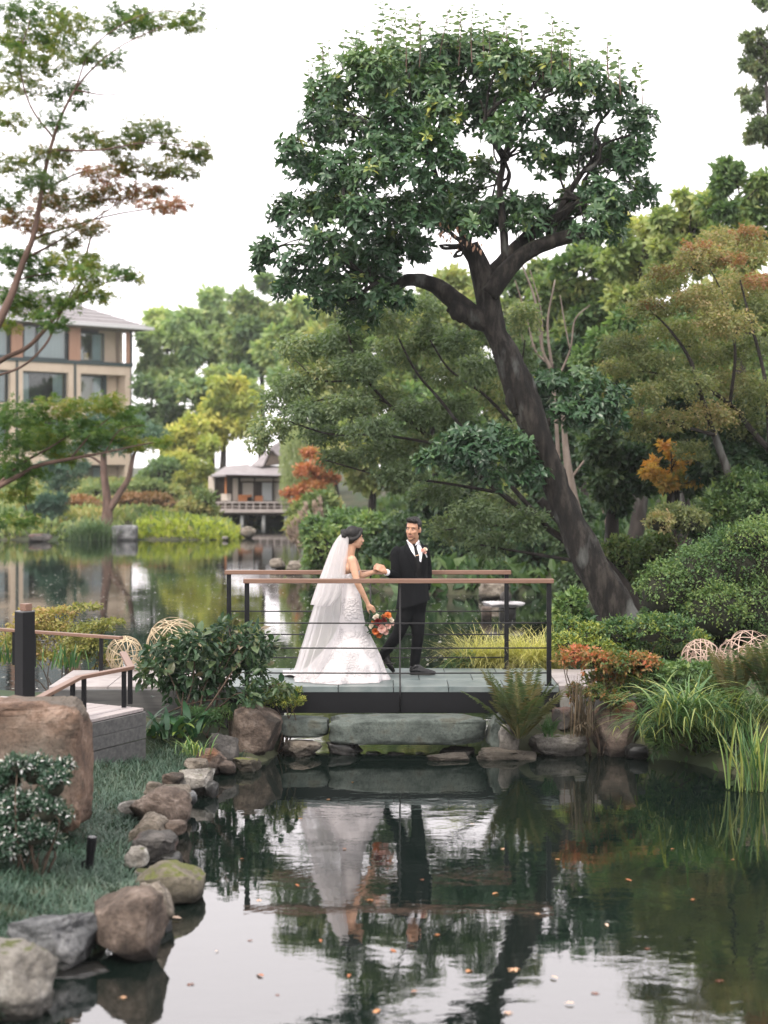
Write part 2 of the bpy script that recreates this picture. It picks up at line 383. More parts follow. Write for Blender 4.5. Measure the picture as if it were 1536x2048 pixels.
# ---------------------------------------------------------------- footbridge
ZD = 0.62
YN, YF = 16.58, 18.06
XB0, XB1 = -1.62, 1.815
br = empty('footbridge', (0.1, 17.3, 0), 'low footbridge of grey stone slabs with black steel sides and wooden handrails, under the couple', 'bridge')
box('fascia', (XB0, YN, .345), (XB1, YN+.02, ZD-.012), M_steel, br)
box('fascia', (XB0, YF-.02, .345), (XB1, YF, ZD-.012), M_steel, br)
box('girder', (XB0+.05, YN+.05, .37), (XB1-.05, YF-.05, .555), M_concrete, br)
rg = np.random.default_rng(3)
cols_x = [XB0] + [XB0 + (XB1-XB0)*k/6 for k in range(1, 6)] + [XB1]
rows_y = [YN-.008, YN+.50, YN+.99, YF+.008]
for r in range(3):
    off = .28 if r == 1 else 0.0
    xs = [XB0] + [c + off for c in cols_x[1:-1]] + [XB1]
    for c in range(6):
        g = .004
        box('deck_slab', (xs[c]+g, rows_y[r]+g, .56), (xs[c+1]-g, rows_y[r+1]-g, ZD + rg.uniform(-.0012, .0012)), M_bluestone, br, bevel=.003)
def rail_side(y, u_posts, u_ends, D, u_mid, fas):
    xp = [(u-U0)/F*D for u in u_posts]; xe = [(u-U0)/F*D for u in u_ends]; xm = (u_mid-U0)/F*D
    ztop = ZD + 1.11
    for x in xp:
        box('post', (x-.024, y-.024, ZD-.002), (x+.024, y+.024, ztop-.045), M_steel, br, bevel=.003)
        box('post_foot', (x-.045, y-.045, ZD), (x+.045, y+.045, ZD+.008), M_steel, br)
    box('handrail', (xe[0], y-.045, ztop-.045), (xe[1], y+.045, ztop), M_railwood, br, bevel=.004)
    for hgt in (.65, .39, .13):
        MB().tube([(xp[0], y, ZD+hgt), (xm, y, ZD+hgt-.004), (xp[1], y, ZD+hgt)], .0075, 8).build('rod', M_rod, br, smooth=True)
    yy = fas
    MB().tube([(xm, yy, .36), (xm, yy, ZD+.02), (xm, y, ZD+.06), (xm, y, ztop-.045)], .009, 8).build('hanger_rod', M_rod, br, smooth=True)
rail_side(16.66, (494, 1098), (487, 1107), 16.66, 800, YN-.012)
rail_side(18.0, (458, 1013), (450, 1022), 18.0, 741, YF+.012)

# paths at either end of the bridge
pl = tag(empty('path'), 'pale paved path leading off the bridge behind the leafy shrub', 'path', kind='structure')
for k in range(3):
    for r in range(2):
        box('paver', (XB0-.008-(k+1)*.62+.004, 16.62+r*.66+.004, .50), (XB0-.008-k*.62-.004, 16.62+(r+1)*.66-.004, ZD-.006), M_pave, pl, bevel=.003)
box('kerb', (XB0-1.86, 16.52, .2), (XB0-.01, 16.612, ZD-.03), M_fasciawood, pl)
pr = tag(empty('path'), 'pale paved path leading off the bridge towards the orange shrub', 'path', kind='structure')
for k in range(3):
    for r in range(2):
        box('paver', (XB1+.008+k*.62+.004, 16.66+r*.68+.004, .50), (XB1+.008+(k+1)*.62-.004, 16.66+(r+1)*.68-.004, ZD-.004), M_pave, pr, bevel=.003)
box('abutment', (XB1+.01, 16.6, -.1), (XB1+1.4, 16.652, .50), M_concrete, pr)
box('abutment', (XB1-.55, 16.72, -.3), (XB1-.06, 17.95, .34), M_concrete, pr)
box('abutment', (XB0+.06, 16.72, -.3), (XB0+.5, 17.95, .34), M_concrete, pl)

# ---------------------------------------------------------------- wooden terrace
# front edge runs from A (near left, behind the boulder) to B (right corner); the boards run parallel to the front edge
A = G(60, 1466, ZD)[:2]; B = G(288, 1416, ZD)[:2]
e1 = unit(B-A); e2 = np.array((-e1[1], e1[0]))
tr = empty('wooden_terrace', (B[0]-1, B[1]+1, 0), 'weathered grey timber terrace with low railings beside the big brown boulder', 'terrace')
ang = math.atan2(e1[1], e1[0])
def TM(o): return Matrix.Translation((o[0], o[1], 0)) @ Matrix.Rotation(ang, 4, 'Z')
TMm = TM(B)      # local x along e1 (0 at corner, negative to the left), y away from the camera
back = 3.3
nb = 23; wdt = back/nb
for k in range(nb):
    y0 = k*wdt
    xr = -0.0 if y0 < 1.2 else -.12*(y0-1.2)
    split = -1.3 - 1.1*((k*7) % 5)/5
    for (xa, xb) in ((-5.5, split-.002), (split+.002, xr)):
        box('board', (xa, y0+.0055, ZD-.03), (xb, y0+wdt-.0055, ZD+rg.uniform(-.0015, .0015)), M_deckwood, tr, M=TMm, bevel=.002)
for k in range(2):
    box('fascia_board', (-5.5, -.026, ZD-.035-.125*(k+1)+.004), (0, -.001, ZD-.033-.125*k-.002), M_fasciawood, tr, M=TMm, bevel=.002)
    box('fascia_board', (.001, 0, ZD-.035-.125*(k+1)+.004), (.026, 1.25, ZD-.033-.125*k-.002), M_fasciawood, tr, M=TMm, bevel=.002)
box('fascia_board', (-5.5, -.022, .12), (0, -.003, ZD-.29), M_fasciawood, tr, M=TMm, bevel=.002)
box('joist_frame', (-5.4, .05, .15), (-.3, back-.1, ZD-.036), M_fasciawood, tr, M=TMm)

def low_rail(name, label, pts, posts, z=1.0, double=False):
    r = empty(name, (*posts[0][:2], ZD), label, 'railing')
    for p in posts:
        box('post', (p[0]-.02, p[1]-.02, ZD), (p[0]+.02, p[1]+.02, z-.03), M_steel, r)
    for a, bq in zip(pts[:-1], pts[1:]):
        a = np.array(a); bq = np.array(bq); d = bq-a; L = np.linalg.norm(d); an = math.atan2(d[1], d[0])
        Mx = Matrix.Translation((a[0], a[1], z)) @ Matrix.Rotation(an, 4, 'Z')
        V = []
        box('handrail', (-.012, -.034, -.032), (L+.012, .034, rg.uniform(-.001, .001)), M_railwood, r, M=Mx, bevel=.003)
    return r
q = [G(-60, 1462, 1.0)[:2], G(66, 1399, 1.0)[:2], G(157, 1352, 1.0)[:2], G(262, 1332, 1.0)[:2], G(246, 1303, 1.0)[:2]]
def onseg(a, b, t): return np.array(a)*(1-t) + np.array(b)*t
low_rail('low_railing', 'low wooden handrail on black posts along the near terrace edge, bent back at the corner', q,
         [onseg(q[1], q[2], .38), onseg(q[1], q[2], .86), onseg(q[2], q[3], .1), onseg(q[2], q[3], .86), onseg(q[3], q[4], .1), onseg(q[0], q[1], .5)])
q2 = [G(-120, 1248, 1.03)[:2], G(241, 1273, 1.03)[:2]]
low_rail('low_railing', 'low straight wooden handrail on black posts along the far terrace edge', q2,
         [onseg(*q2, .43), onseg(*q2, .54), onseg(*q2, .90)], z=1.03)
# square bollard
bo = G(52, 1405, ZD)
rb = empty('square_bollard', (bo[0], bo[1], ZD), 'tall square black steel post with a wooden cap block on the terrace', 'post')
Mb = Matrix.Translation((bo[0], bo[1], 0)) @ Matrix.Rotation(ang-.25, 4, 'Z')
box('shaft', (-.07, -.05, ZD), (.07, .09, ZD+.875), M_steel, rb, M=Mb, bevel=.003)
box('top_plate', (-.068, -.048, ZD+.876), (.068, .088, ZD+.886), plain('steel_grey', (.2, .2, .21), rough=.4, metal=.6), rb, M=Mb)
box('cap_block', (-.035, -.04, ZD+.887), (.045, .05, ZD+.955), M_railwood, rb, M=Mb, bevel=.003)
# ---------------------------------------------------------------- rocks
M_rk = {
 'brown': surf_mat('rock_brown', [(.035, .027, .022), (.09, .068, .054), (.17, .13, .105), (.30, .245, .205)], scale=6, rough=.9, bump=1.0, bdist=.05, fine=38, wet=.05, second=((.05, .042, .035), 2.2, .25)),
 'boulder': surf_mat('rock_russet', [(.05, .033, .024), (.13, .085, .062), (.22, .145, .105), (.36, .27, .215)], scale=4.5, rough=.92, bump=1.0, bdist=.05, fine=38, wet=.05, second=((.16, .135, .11), 1.1, .3)),
 'grey': surf_mat('rock_grey', [(.045, .048, .052), (.12, .125, .13), (.22, .225, .23), (.36, .36, .36)], scale=3.2, rough=.85, bump=1.0, bdist=.05, fine=38, wet=.05, second=((.05, .05, .05), 4, .2)),
 'tan': surf_mat('rock_tan', [(.05, .043, .034), (.13, .11, .088), (.23, .20, .165), (.40, .36, .31)], scale=6, rough=.9, bump=1.0, bdist=.04, fine=38, wet=.05, second=((.09, .08, .06), 3, .15)),
 'mossy': surf_mat('rock_mossy', [(.06, .055, .04), (.13, .115, .085), (.22, .195, .155)], scale=4, rough=.92, bump=1.0, bdist=.04, fine=38, wet=.05, moss=((.105, .115, .03), .35)),
 'wet': surf_mat('rock_wet', [(.014, .015, .015), (.035, .036, .034), (.06, .058, .052)], scale=4, rough=.3, bump=.6, bdist=.02, fine=38, wet=.05, spec=.5),
 'green': surf_mat('rock_greenish', [(.03, .038, .034), (.06, .074, .066), (.10, .12, .108), (.155, .175, .16)], scale=5, rough=.9, bump=1.0, bdist=.02, fine=38, wet=.05, second=((.07, .075, .06), 5, .2)),
 'dark': surf_mat('rock_dark', [(.03, .029, .028), (.07, .066, .062), (.13, .12, .112)], scale=4.5, rough=.88, bump=1.0, bdist=.04, fine=38, wet=.05, second=((.11, .07, .06), 3, .25)),
 'lichen': surf_mat('rock_lichen', [(.06, .055, .05), (.14, .13, .115), (.24, .225, .20), (.42, .40, .37)], scale=4.2, rough=.92, bump=1.0, bdist=.04, fine=38, wet=.05, second=((.40, .39, .36), 7, .12), moss=((.08, .09, .03), .1)),
 'rust': surf_mat('rock_rust', [(.03, .026, .023), (.085, .066, .055), (.15, .115, .095), (.27, .22, .185)], scale=6, rough=.88, bump=1.0, bdist=.04, fine=38, wet=.05, second=((.22, .10, .05), 2.4, .15)),
}
def rock_mesh(name, size, seed, box_=.55, cuts=12, sub=5, rough=.12, cut_amt=(.58, .93)):
    rr = random.Random(seed)
    bm = bmesh.new(); bmesh.ops.create_icosphere(bm, subdivisions=sub, radius=1)
    V = np.array([v.co[:] for v in bm.verts])
    e = 1 - box_*.75
    V = np.sign(V) * np.abs(V)**e
    planes = []
    for k in range(cuts):
        d = np.array([rr.gauss(0, 1), rr.gauss(0, 1), rr.gauss(0, .8)]); d /= np.linalg.norm(d)
        mxp = (V @ d).max(); planes.append((d, mxp*rr.uniform(*cut_amt)))
    for d, h in planes:
        s = V @ d - h; V = V - np.where(s > 0, s*.97, 0)[:, None]*d
    V = V / np.abs(V).max(0)
    off = Vector((rr.uniform(-50, 50), rr.uniform(-50, 50), rr.uniform(-50, 50)))
    nn = unit(V)
    for i, v in enumerate(V):
        p = Vector(v)*1.5 + off
        f = mnoise.fractal(p, .6, 2.1, 8)*rough*1.0 + mnoise.noise(p*.8)*rough*.7 - abs(mnoise.noise(p*2.3+off))*rough*.8 + mnoise.ridged_multi_fractal(p*1.7, .9, 2.2, 5, .9, 2.0)*rough*.16
        V[i] = v + nn[i]*f
    V = V / np.abs(V).max(0) * np.array(size)/2
    for v, c in zip(bm.verts, V): v.co = c
    me = bpy.data.meshes.new(name); bm.to_mesh(me); bm.free()
    me.polygons.foreach_set('use_smooth', np.ones(len(me.polygons), bool))
    return me
_rs = [100]
NB = 'rocks edging the left bank'; RB = 'rocks along the right pond edge'
def rock(label, kind, u0, u1, v0, v1, D=None, depth=None, name='rock', zb=0.0, sink=.12, rot=0, cat='rock', group=None, **kw):
    """rock filling the photo box u0..u1 x v0..v1; v1 is where it meets water/ground of height zb unless D is given"""
    _rs[0] += 1
    if D is None: D = (EYE - zb)*F/(v1-H0)
    if group == NB:
        g_ = (u1-u0)*.06; u0, u1, v0 = u0-g_, u1+g_, v0-(v1-v0)*.05
    w = (u1-u0)/F*D; h = (v1-v0)/F*D
    dep = depth if depth else w*.8
    Dc = D + dep*.42
    x = ((u0+u1)/2-U0)/F*Dc
    zt = EYE-(v0-H0)/F*(D+dep*.3); zbm = EYE-(v1-H0)/F*D - sink*h
    kw.setdefault('sub', 5 if (u1-u0) > 60 and D < 25 else 4)
    me = rock_mesh(name, (w*Dc/D, dep, zt-zbm), _rs[0], **kw)
    o = link(name, me, M_rk[kind], loc=(x, Dc, (zt+zbm)/2), rot=(0, 0, rot))
    return tag(o, label, cat, group)
NB = 'rocks edging the left bank'; RB = 'rocks along the right pond edge'
rock('huge russet-brown boulder standing in front of the terrace railing', 'boulder', -70, 187, 1398, 1650, D=11.6, depth=.75, name='boulder', box_=1.0, cuts=7, rough=.09, cat='boulder', cut_amt=(.84, .97), sub=6)
rock('rough grey-tan rock cut off by the lower left corner', 'lichen', -60, 106, 1897, 2046, depth=.5, group=NB)
rock('blue-grey rounded rock with a pale top, second up from the lower left corner', 'grey', 8, 198, 1822, 1944, depth=.46, group=NB, box_=.5)
rock('big smooth brown block-shaped rock at the water, beside the blue-grey rock', 'brown', 184, 326, 1788, 1930, depth=.42, group=NB, box_=.65, rough=.07)
rock('flat dark wet stone barely above the water below the brown block rock', 'wet', 96, 242, 1938, 1978, D=9.1, depth=.35, sink=.4, group=NB)
rock('tan slanted rock wedged between the brown block and the moss-topped rock', 'tan', 278, 345, 1766, 1862, depth=.32, group=NB, rot=.5)
rock('broad flat rock with ochre moss on top jutting over the pond', 'mossy', 272, 404, 1731, 1812, depth=.5, group=NB, box_=.6, rough=.06)
rock('small pale cream rock sunk in the grass above the moss-topped rock', 'lichen', 252, 297, 1696, 1738, D=11.2, depth=.2, group=NB)
rock('dark grey rounded rock just above the moss-topped rock', 'dark', 267, 352, 1668, 1735, D=11.5, depth=.36, group=NB)
rock('grey-brown rock with a flat light top, midway up the left bank', 'tan', 258, 344, 1630, 1706, D=12.0, depth=.4, group=NB)
rock('large brownish rock with a dark wet foot reaching into the pond', 'brown', 268, 376, 1580, 1664, D=12.6, depth=.5, group=NB)
rock('small pale flat rock bedded in the mondo grass', 'lichen', 236, 280, 1603, 1630, D=12.7, depth=.2, group=NB)
rock('smooth grey-brown rock behind the brownish wet-footed rock', 'tan', 320, 384, 1573, 1620, D=13.3, depth=.35, group=NB)
rock('knobbly tan rock below the yellow-leaved tuft', 'lichen', 360, 424, 1535, 1594, D=14.0, depth=.32, group=NB)
rock('little wet grey stone at the foot of the knobbly tan rock', 'wet', 410, 436, 1564, 1597, depth=.14, group=NB)
rock('small pinkish rock lying on the grass edge', 'tan', 370, 414, 1520, 1540, D=14.6, depth=.2, group=NB)
rock('reddish-brown angular rock beside the low mossy stone', 'rust', 394, 454, 1498, 1548, D=15.0, depth=.3, group=NB)
rock('dark grey angular rock leaning on the tall brown boulder by the bridge', 'dark', 414, 474, 1468, 1537, D=15.3, depth=.28, group=NB, box_=.65)
rock('low round stone covered in bright green moss at the pond edge', 'mossy', 466, 520, 1514, 1544, D=15.2, depth=.26, group=NB)
rock('tall brown boulder with a rugged face left of the stone slab', 'brown', 452, 558, 1408, 1524, D=15.75, depth=.5, name='boulder', group=NB, box_=.7, rough=.07, cat='boulder')
rock('flat grey stone at the water right of the tall brown boulder', 'tan', 556, 640, 1484, 1516, D=15.95, depth=.4, group=NB)
for lb, kd, a in [('small brown stone tucked behind the grey-brown flat-topped rock', 'brown', (330, 372, 1644, 1672, 12.1)), ('small grey stone squeezed between the knobbly tan rock and the smooth one', 'grey', (352, 392, 1582, 1612, 13.4)),
                  ('small tan stone at the grass edge above the large brownish rock', 'tan', (290, 330, 1564, 1592, 13.5)), ('small dark stone at the waterline below the dark grey rounded rock', 'wet', (322, 362, 1706, 1736, 11.5)),
                  ('fist-sized pale stone between the moss-topped rock and the slanted one', 'lichen', (268, 300, 1742, 1772, 11.0)), ('small brown stone between the reddish rock and the low mossy one', 'rust', (436, 474, 1524, 1548, 15.0)),
                  ('rounded brown stone in the grass just left of the knobbly tan rock', 'brown', (326, 366, 1545, 1574, 13.9)), ('small grey stone in the gap under the big brown block rock', 'grey', (300, 346, 1838, 1872, 9.95))]:
    rock(lb, kd, *a[:4], D=a[4], depth=.18, group=NB)
# stone slab crossing under the bridge
def slab(label, u0, u1, v0, vf, v1, D, depth, seed):
    x0, x1 = (u0-U0)/F*D, (u1-U0)/F*D
    zt = EYE-(vf-H0)/F*D; zb = EYE-(v1-H0)/F*D
    me = rock_mesh('stone_slab', (x1-x0, depth, zt-zb), seed, box_=.93, cuts=9, sub=5, rough=.06, cut_amt=(.82, .98))
    return tag(link('stone_slab', me, M_rk['green'], loc=((x0+x1)/2, D+depth/2, (zt+zb)/2)), label, 'stone slab')
slab('long rough-edged grey-green stone slab spanning the water in front of the bridge', 655, 976, 1428, 1438, 1494, 15.98, .46, 7)
slab('shorter mossy grey stone slab left of the long slab, half in shade', 540, 658, 1430, 1440, 1478, 16.12, .40, 8)
rock('dark rounded stone propping up the left end of the long slab', 'wet', 652, 732, 1478, 1512, D=16.05, depth=.3, group=RB, sink=.3)
rock('brown flat stone under the right end of the long slab', 'dark', 872, 962, 1494, 1513, D=16.1, depth=.35, group=RB, sink=.4)
rock('pale flat stone at the water below the right end of the long slab', 'tan', 852, 950, 1506, 1521, D=15.75, depth=.25, group=RB, sink=.6)
rock('low tan ledge stone stretching along the water under the fern', 'tan', 935, 1075, 1497, 1519, D=15.8, depth=.3, group=RB, sink=.5)
rock('leaning grey-green rock between the long slab and the fern', 'green', 966, 1038, 1424, 1506, D=16.0, depth=.4, group=RB, box_=.6)
rock('small pale cracked rock at the foot of the fern', 'lichen', 996, 1040, 1446, 1508, D=15.9, depth=.2, group=RB)
rock('long low grey rock with pale lichen under the fern', 'lichen', 1058, 1190, 1469, 1514, D=15.95, depth=.4, group=RB, box_=.65)
rock('squat grey rock under the path end beside the fern', 'dark', 1104, 1152, 1414, 1466, D=16.35, depth=.25, group=RB, box_=.7)
rock('big rust-stained brown boulder under the orange shrub', 'rust', 1176, 1278, 1398, 1510, D=15.95, depth=.55, name='boulder', group=RB, box_=.7, rough=.05, cat='boulder')
rock('small dark stone between the rust-stained boulder and the long grass', 'wet', 1250, 1300, 1488, 1520, D=15.8, depth=.2, group=RB)
for i, (u, v, w) in enumerate([(690, 1507, 40), (745, 1509, 34), (790, 1508, 44), (835, 1510, 36), (618, 1508, 40)]):
    rock(['thin flat stone just breaking the water below the long slab, leftmost of the row', 'thin flat stone in the water below the middle of the long slab', 'slightly longer flat stone in the row below the long slab',
          'flat stone at the right end of the row below the long slab', 'flat wet stone below the gap between the two slabs'][i], 'wet' if i % 2 else 'dark', u-w/2, u+w/2, v-5, v+6, D=16.1, depth=.16, group='flat stones in the shallow water', sink=.6)
# far rocks
rock('pointed pinkish boulder in the lake in front of the tea house', 'tan', 480, 512, 1052, 1077, depth=.7, name='boulder', cat='boulder', box_=.2)
rock('low pale rock on the near lake shore left of the bride', 'tan', 536, 572, 1116, 1140, depth=.6, cat='rock')
rock('flat buff rock trailing into the lake behind the handrail', 'tan', 566, 622, 1122, 1146, depth=.8, cat='rock')
rock('broad tan boulder on the dark shore behind the bridge, right of the groom', 'tan', 952, 1020, 1162, 1200, depth=1.0, name='boulder', cat='boulder')
rock('grey boulder on the dark shore near the leaning trunk', 'grey', 1045, 1085, 1135, 1180, D=36.5, depth=.8, name='boulder', cat='boulder')
rock('low dark rock at the far left lake shore', 'dark', 54, 106, 1067, 1084, depth=.7)
rock('little white stone on the far shore below the lime grass', 'lichen', 444, 458, 1072, 1081, depth=.25)
# rough stone block under the pine
p = G(247, 1081)
o = link('stone_block', rock_mesh('stone_block', (.98, .7, .66), 77, box_=.95, cuts=3, rough=.02, cut_amt=(.93, .99)), M_rk['grey'], loc=(p[0], p[1]+.3, .25))
tag(o, 'pale grey squared stone block at the lake edge under the pine', 'stone block')
# islet: flat stone with a dark ball
p = G(1008, 1238); D_ = p[1]
it = empty('stone_lantern_islet', (p[0], D_, 0), 'flat pale stone plate on dark supports carrying a round dark stone, in the lake', 'stone table')
link('plate', rock_mesh('plate', (.86, .6, .10), 55, box_=.7, cuts=6, rough=.05), surf_mat('plate_stone', [(.38, .37, .38), (.55, .54, .55)], scale=5, rough=.8, bump=.3), it, loc=(p[0], D_+.2, .26))
link('support', rock_mesh('support', (.2, .3, .3), 56, box_=.9, cuts=3, rough=.03), M_rk['rust'], it, loc=(p[0]-.33, D_+.05, .09))
link('support', rock_mesh('support', (.32, .35, .3), 57, box_=.9, cuts=3, rough=.03), M_rk['wet'], it, loc=(p[0]+.08, D_+.2, .09))
link('ball_stone', rock_mesh('ball_stone', (.22, .22, .22), 58, box_=.05, cuts=1, rough=.02), M_rk['dark'], it, loc=(p[0]+.05, D_+.2, .40))
# ---------------------------------------------------------------- people
def cap_geo(p0, p1, r0, r1, n=12, k=4):
    p0 = np.array(p0, float); p1 = np.array(p1, float); L = np.linalg.norm(p1-p0); d = (p1-p0)/max(L, 1e-9)
    pts, rad = [], []
    for a in np.linspace(-math.pi/2, 0, k+1)[0:]: pts.append(p0+d*r0*math.sin(a)); rad.append(max(r0*math.cos(a), r0*.02))
    for a in np.linspace(0, math.pi/2, k+1)[0:]: pts.append(p1+d*r1*math.sin(a)); rad.append(max(r1*math.cos(a), r1*.02))
    ref = np.array((0, 0, 1.)) if abs(d[2]) < .9 else np.array((1., 0, 0))
    a_ = unit(np.cross(d, ref)); b_ = np.cross(d, a_); ang = np.arange(n)*2*math.pi/n
    V = np.concatenate([p + r*(np.cos(ang)[:, None]*a_ + np.sin(ang)[:, None]*b_) for p, r in zip(pts, rad)])
    m = len(pts)
    Fs = [[i*n+j, i*n+(j+1) % n, (i+1)*n+(j+1) % n, (i+1)*n+j] for i in range(m-1) for j in range(n)]
    Fs += [list(range(n))[::-1], [(m-1)*n+j for j in range(n)]]
    return V, Fs
def ell_geo(c, r, rot=(0, 0, 0), n=20, m=14):
    th = np.linspace(0, math.pi, m); V = []
    for t in th:
        for j in range(n):
            a = 2*math.pi*j/n; s = max(math.sin(t), .02); V.append((s*math.cos(a), s*math.sin(a), math.cos(t)))
    V = np.array(V)*np.array(r)
    from mathutils import Euler
    V = V @ np.array(Euler(rot).to_matrix()).T + np.array(c)
    Fs = [[i*n+j, (i+1)*n+j, (i+1)*n+(j+1) % n, i*n+(j+1) % n] for i in range(m-1) for j in range(n)]
    Fs += [list(range(n)), [(m-1)*n+j for j in range(n)][::-1]]
    return V, Fs
def blob(name, prims, voxel=.007, smooth=4, fac=.5):
    mb = MB()
    for p in prims:
        if p[0] == 'c': mb.add(*cap_geo(*p[1:]))
        elif p[0] == 'chain':
            for (a, ra), (b_, rb_) in zip(p[1][:-1], p[1][1:]): mb.add(*cap_geo(a, b_, ra, rb_))
        else: mb.add(*ell_geo(*p[1:]))
    me0 = mb.mesh(name+'_src'); o = bpy.data.objects.new('tmp', me0); COL.objects.link(o)
    r = o.modifiers.new('r', 'REMESH'); r.mode = 'VOXEL'; r.voxel_size = voxel; r.use_smooth_shade = True
    s = o.modifiers.new('s', 'SMOOTH'); s.factor = fac; s.iterations = smooth
    dg = bpy.context.evaluated_depsgraph_get(); dg.update()
    me = bpy.data.meshes.new_from_object(o.evaluated_get(dg)); me.name = name
    bpy.data.objects.remove(o); bpy.data.meshes.remove(me0)
    me.polygons.foreach_set('use_smooth', np.ones(len(me.polygons), bool))
    return me
def skin_mat(name, col):
    m, n, l, b = mat_new(name)
    nz = n.new('ShaderNodeTexNoise'); nz.inputs['Scale'].default_value = 30; tc = n.new('ShaderNodeTexCoord'); l.new(tc.outputs['Object'], nz.inputs[0])
    r = ramp(n, [(.3, tuple(c*.92 for c in col)), (.7, tuple(c*1.06 for c in col))]); l.new(nz.outputs[0], r.inputs[0]); l.new(r.outputs[0], b.inputs['Base Color'])
    b.inputs['Roughness'].default_value = .5; b.inputs['Subsurface Weight'].default_value = .12; b.inputs['Subsurface Radius'].default_value = (.02, .008, .004); b.inputs['Subsurface Scale'].default_value = .5
    return m
M_skinG = skin_mat('skin_groom', (.40, .215, .135)); M_skinB = skin_mat('skin_bride', (.50, .29, .19))
M_hair = plain('black_hair', (.006, .0055, .0055), rough=.5, spec=.3, bump=.5, bscale=120)
M_suit = plain('black_suit_cloth', (.0065, .0072, .0085), rough=.9, spec=.12, bump=.15, bscale=90)
M_trou = plain('black_trouser_cloth', (.006, .0065, .0078), rough=.9, spec=.12, bump=.15, bscale=90)
M_tie = plain('black_tie_silk', (.005, .005, .0058), rough=.5, spec=.2)
M_shirt = plain('white_shirt_cotton', (.72, .72, .76), rough=.8)
M_shoe = plain('black_shoe_leather', (.006, .006, .007), rough=.25, spec=.4)
M_sole = plain('shoe_sole', (.03, .028, .026), rough=.7)
M_eye = plain('eye_white', (.34, .30, .28), rough=.3); M_iris = plain('eye_dark', (.012, .008, .006), rough=.2)
M_lip = plain('lip_skin', (.36, .13, .11), rough=.5); M_brow = plain('brow_hair', (.02, .014, .012), rough=.8); M_beard = plain('stubble', (.10, .055, .038), rough=.9)
M_teeth = plain('teeth', (.50, .45, .41), rough=.3)

DG = 17.48; SG = F/DG
def gp(cx, cy_, y=0.0):
    """close-up crop pixel of the groom -> world point at depth DG+y"""
    u, v = 540+cx/3.84, 1000+cy_/3.84
    return P(u, v, DG+y)
gx0 = (829-U0)/F*DG
groom = empty('person', (gx0, DG, ZD), 'man in black suit and tie looking back and leading by the hand on the bridge', 'person')
# --- head: looks to the camera's left; local head frame: f = face direction, s = his left side, t = up
hc = gp(1100, 228, 0)
fd = unit(np.array((-.42, -.90, -.06))); tp = unit(np.array((.05, 0, 1.)) - fd*np.dot((.05, 0, 1.), fd)); sd = np.cross(tp, fd)   # sd: towards camera right
HW = [1.0, 1.0]
def H(c, s, f, t): return tuple(c + sd*s*HW[0] + fd*f + tp*t*HW[1])
hrot = Matrix((sd, fd, tp)).transposed().to_euler()
hr = tuple(hrot)
sh_c = gp(1085, 395, .02)
spine = gp(1090, 470, .05)
wrG = gp(893, 556, -.16); elG = gp(985, 592, .0); shG = gp(965, 395, .02)
shL = gp(1180, 380, .10); elL = gp(1205, 560, .16); wrL = gp(1200, 700, .08)
hipF = gp(1130, 830, .06); hipB = gp(1050, 835, .02)
knF = gp(1135, 1045, .02); anF = gp(1108, 1292, .05)
knB = gp(985, 1030, -.02); anB = gp(868, 1190, .06)
def head_prims(c, k=1.0, female=False):
    P_ = [('e', H(c, 0, -.018*k, .035*k), (.076*k, .092*k, .094*k), hr),
          ('e', H(c, 0, .022*k, -.035*k), (.063*k, .066*k, .080*k), hr),
          ('e', H(c, 0, .056*k, -.094*k), (.031*k, .026*k, .022*k), hr),          # chin
          ('e', H(c, .038*k, .02*k, -.07*k), (.022*k, .04*k, .03*k), hr), ('e', H(c, -.038*k, .02*k, -.07*k), (.022*k, .04*k, .03*k), hr),  # jaw
          ('e', H(c, 0, .058*k, .035*k), (.055*k, .020*k, .014*k), hr),              # brow ridge
          ('c', H(c, 0, .085*k, .012*k), H(c, 0, .104*k, -.026*k), .009*k, .0135*k),   # nose
          ('e', H(c, .012*k, .092*k, -.03*k), (.009*k, .012*k, .008*k), hr), ('e', H(c, -.012*k, .092*k, -.03*k), (.009*k, .012*k, .008*k), hr),
          ('e', H(c, .036*k, .062*k, -.02*k), (.024*k, .02*k, .02*k), hr), ('e', H(c, -.036*k, .062*k, -.02*k), (.024*k, .02*k, .02*k), hr),   # cheeks
          ('e', H(c, 0, .08*k, -.06*k), (.026*k, .014*k, .013*k), hr),               # mouth mound
          ('e', H(c, .078*k, -.012*k, -.005*k), (.010*k, .02*k, .032*k), hr), ('e', H(c, -.078*k, -.012*k, -.005*k), (.010*k, .02*k, .032*k), hr)]
    return P_
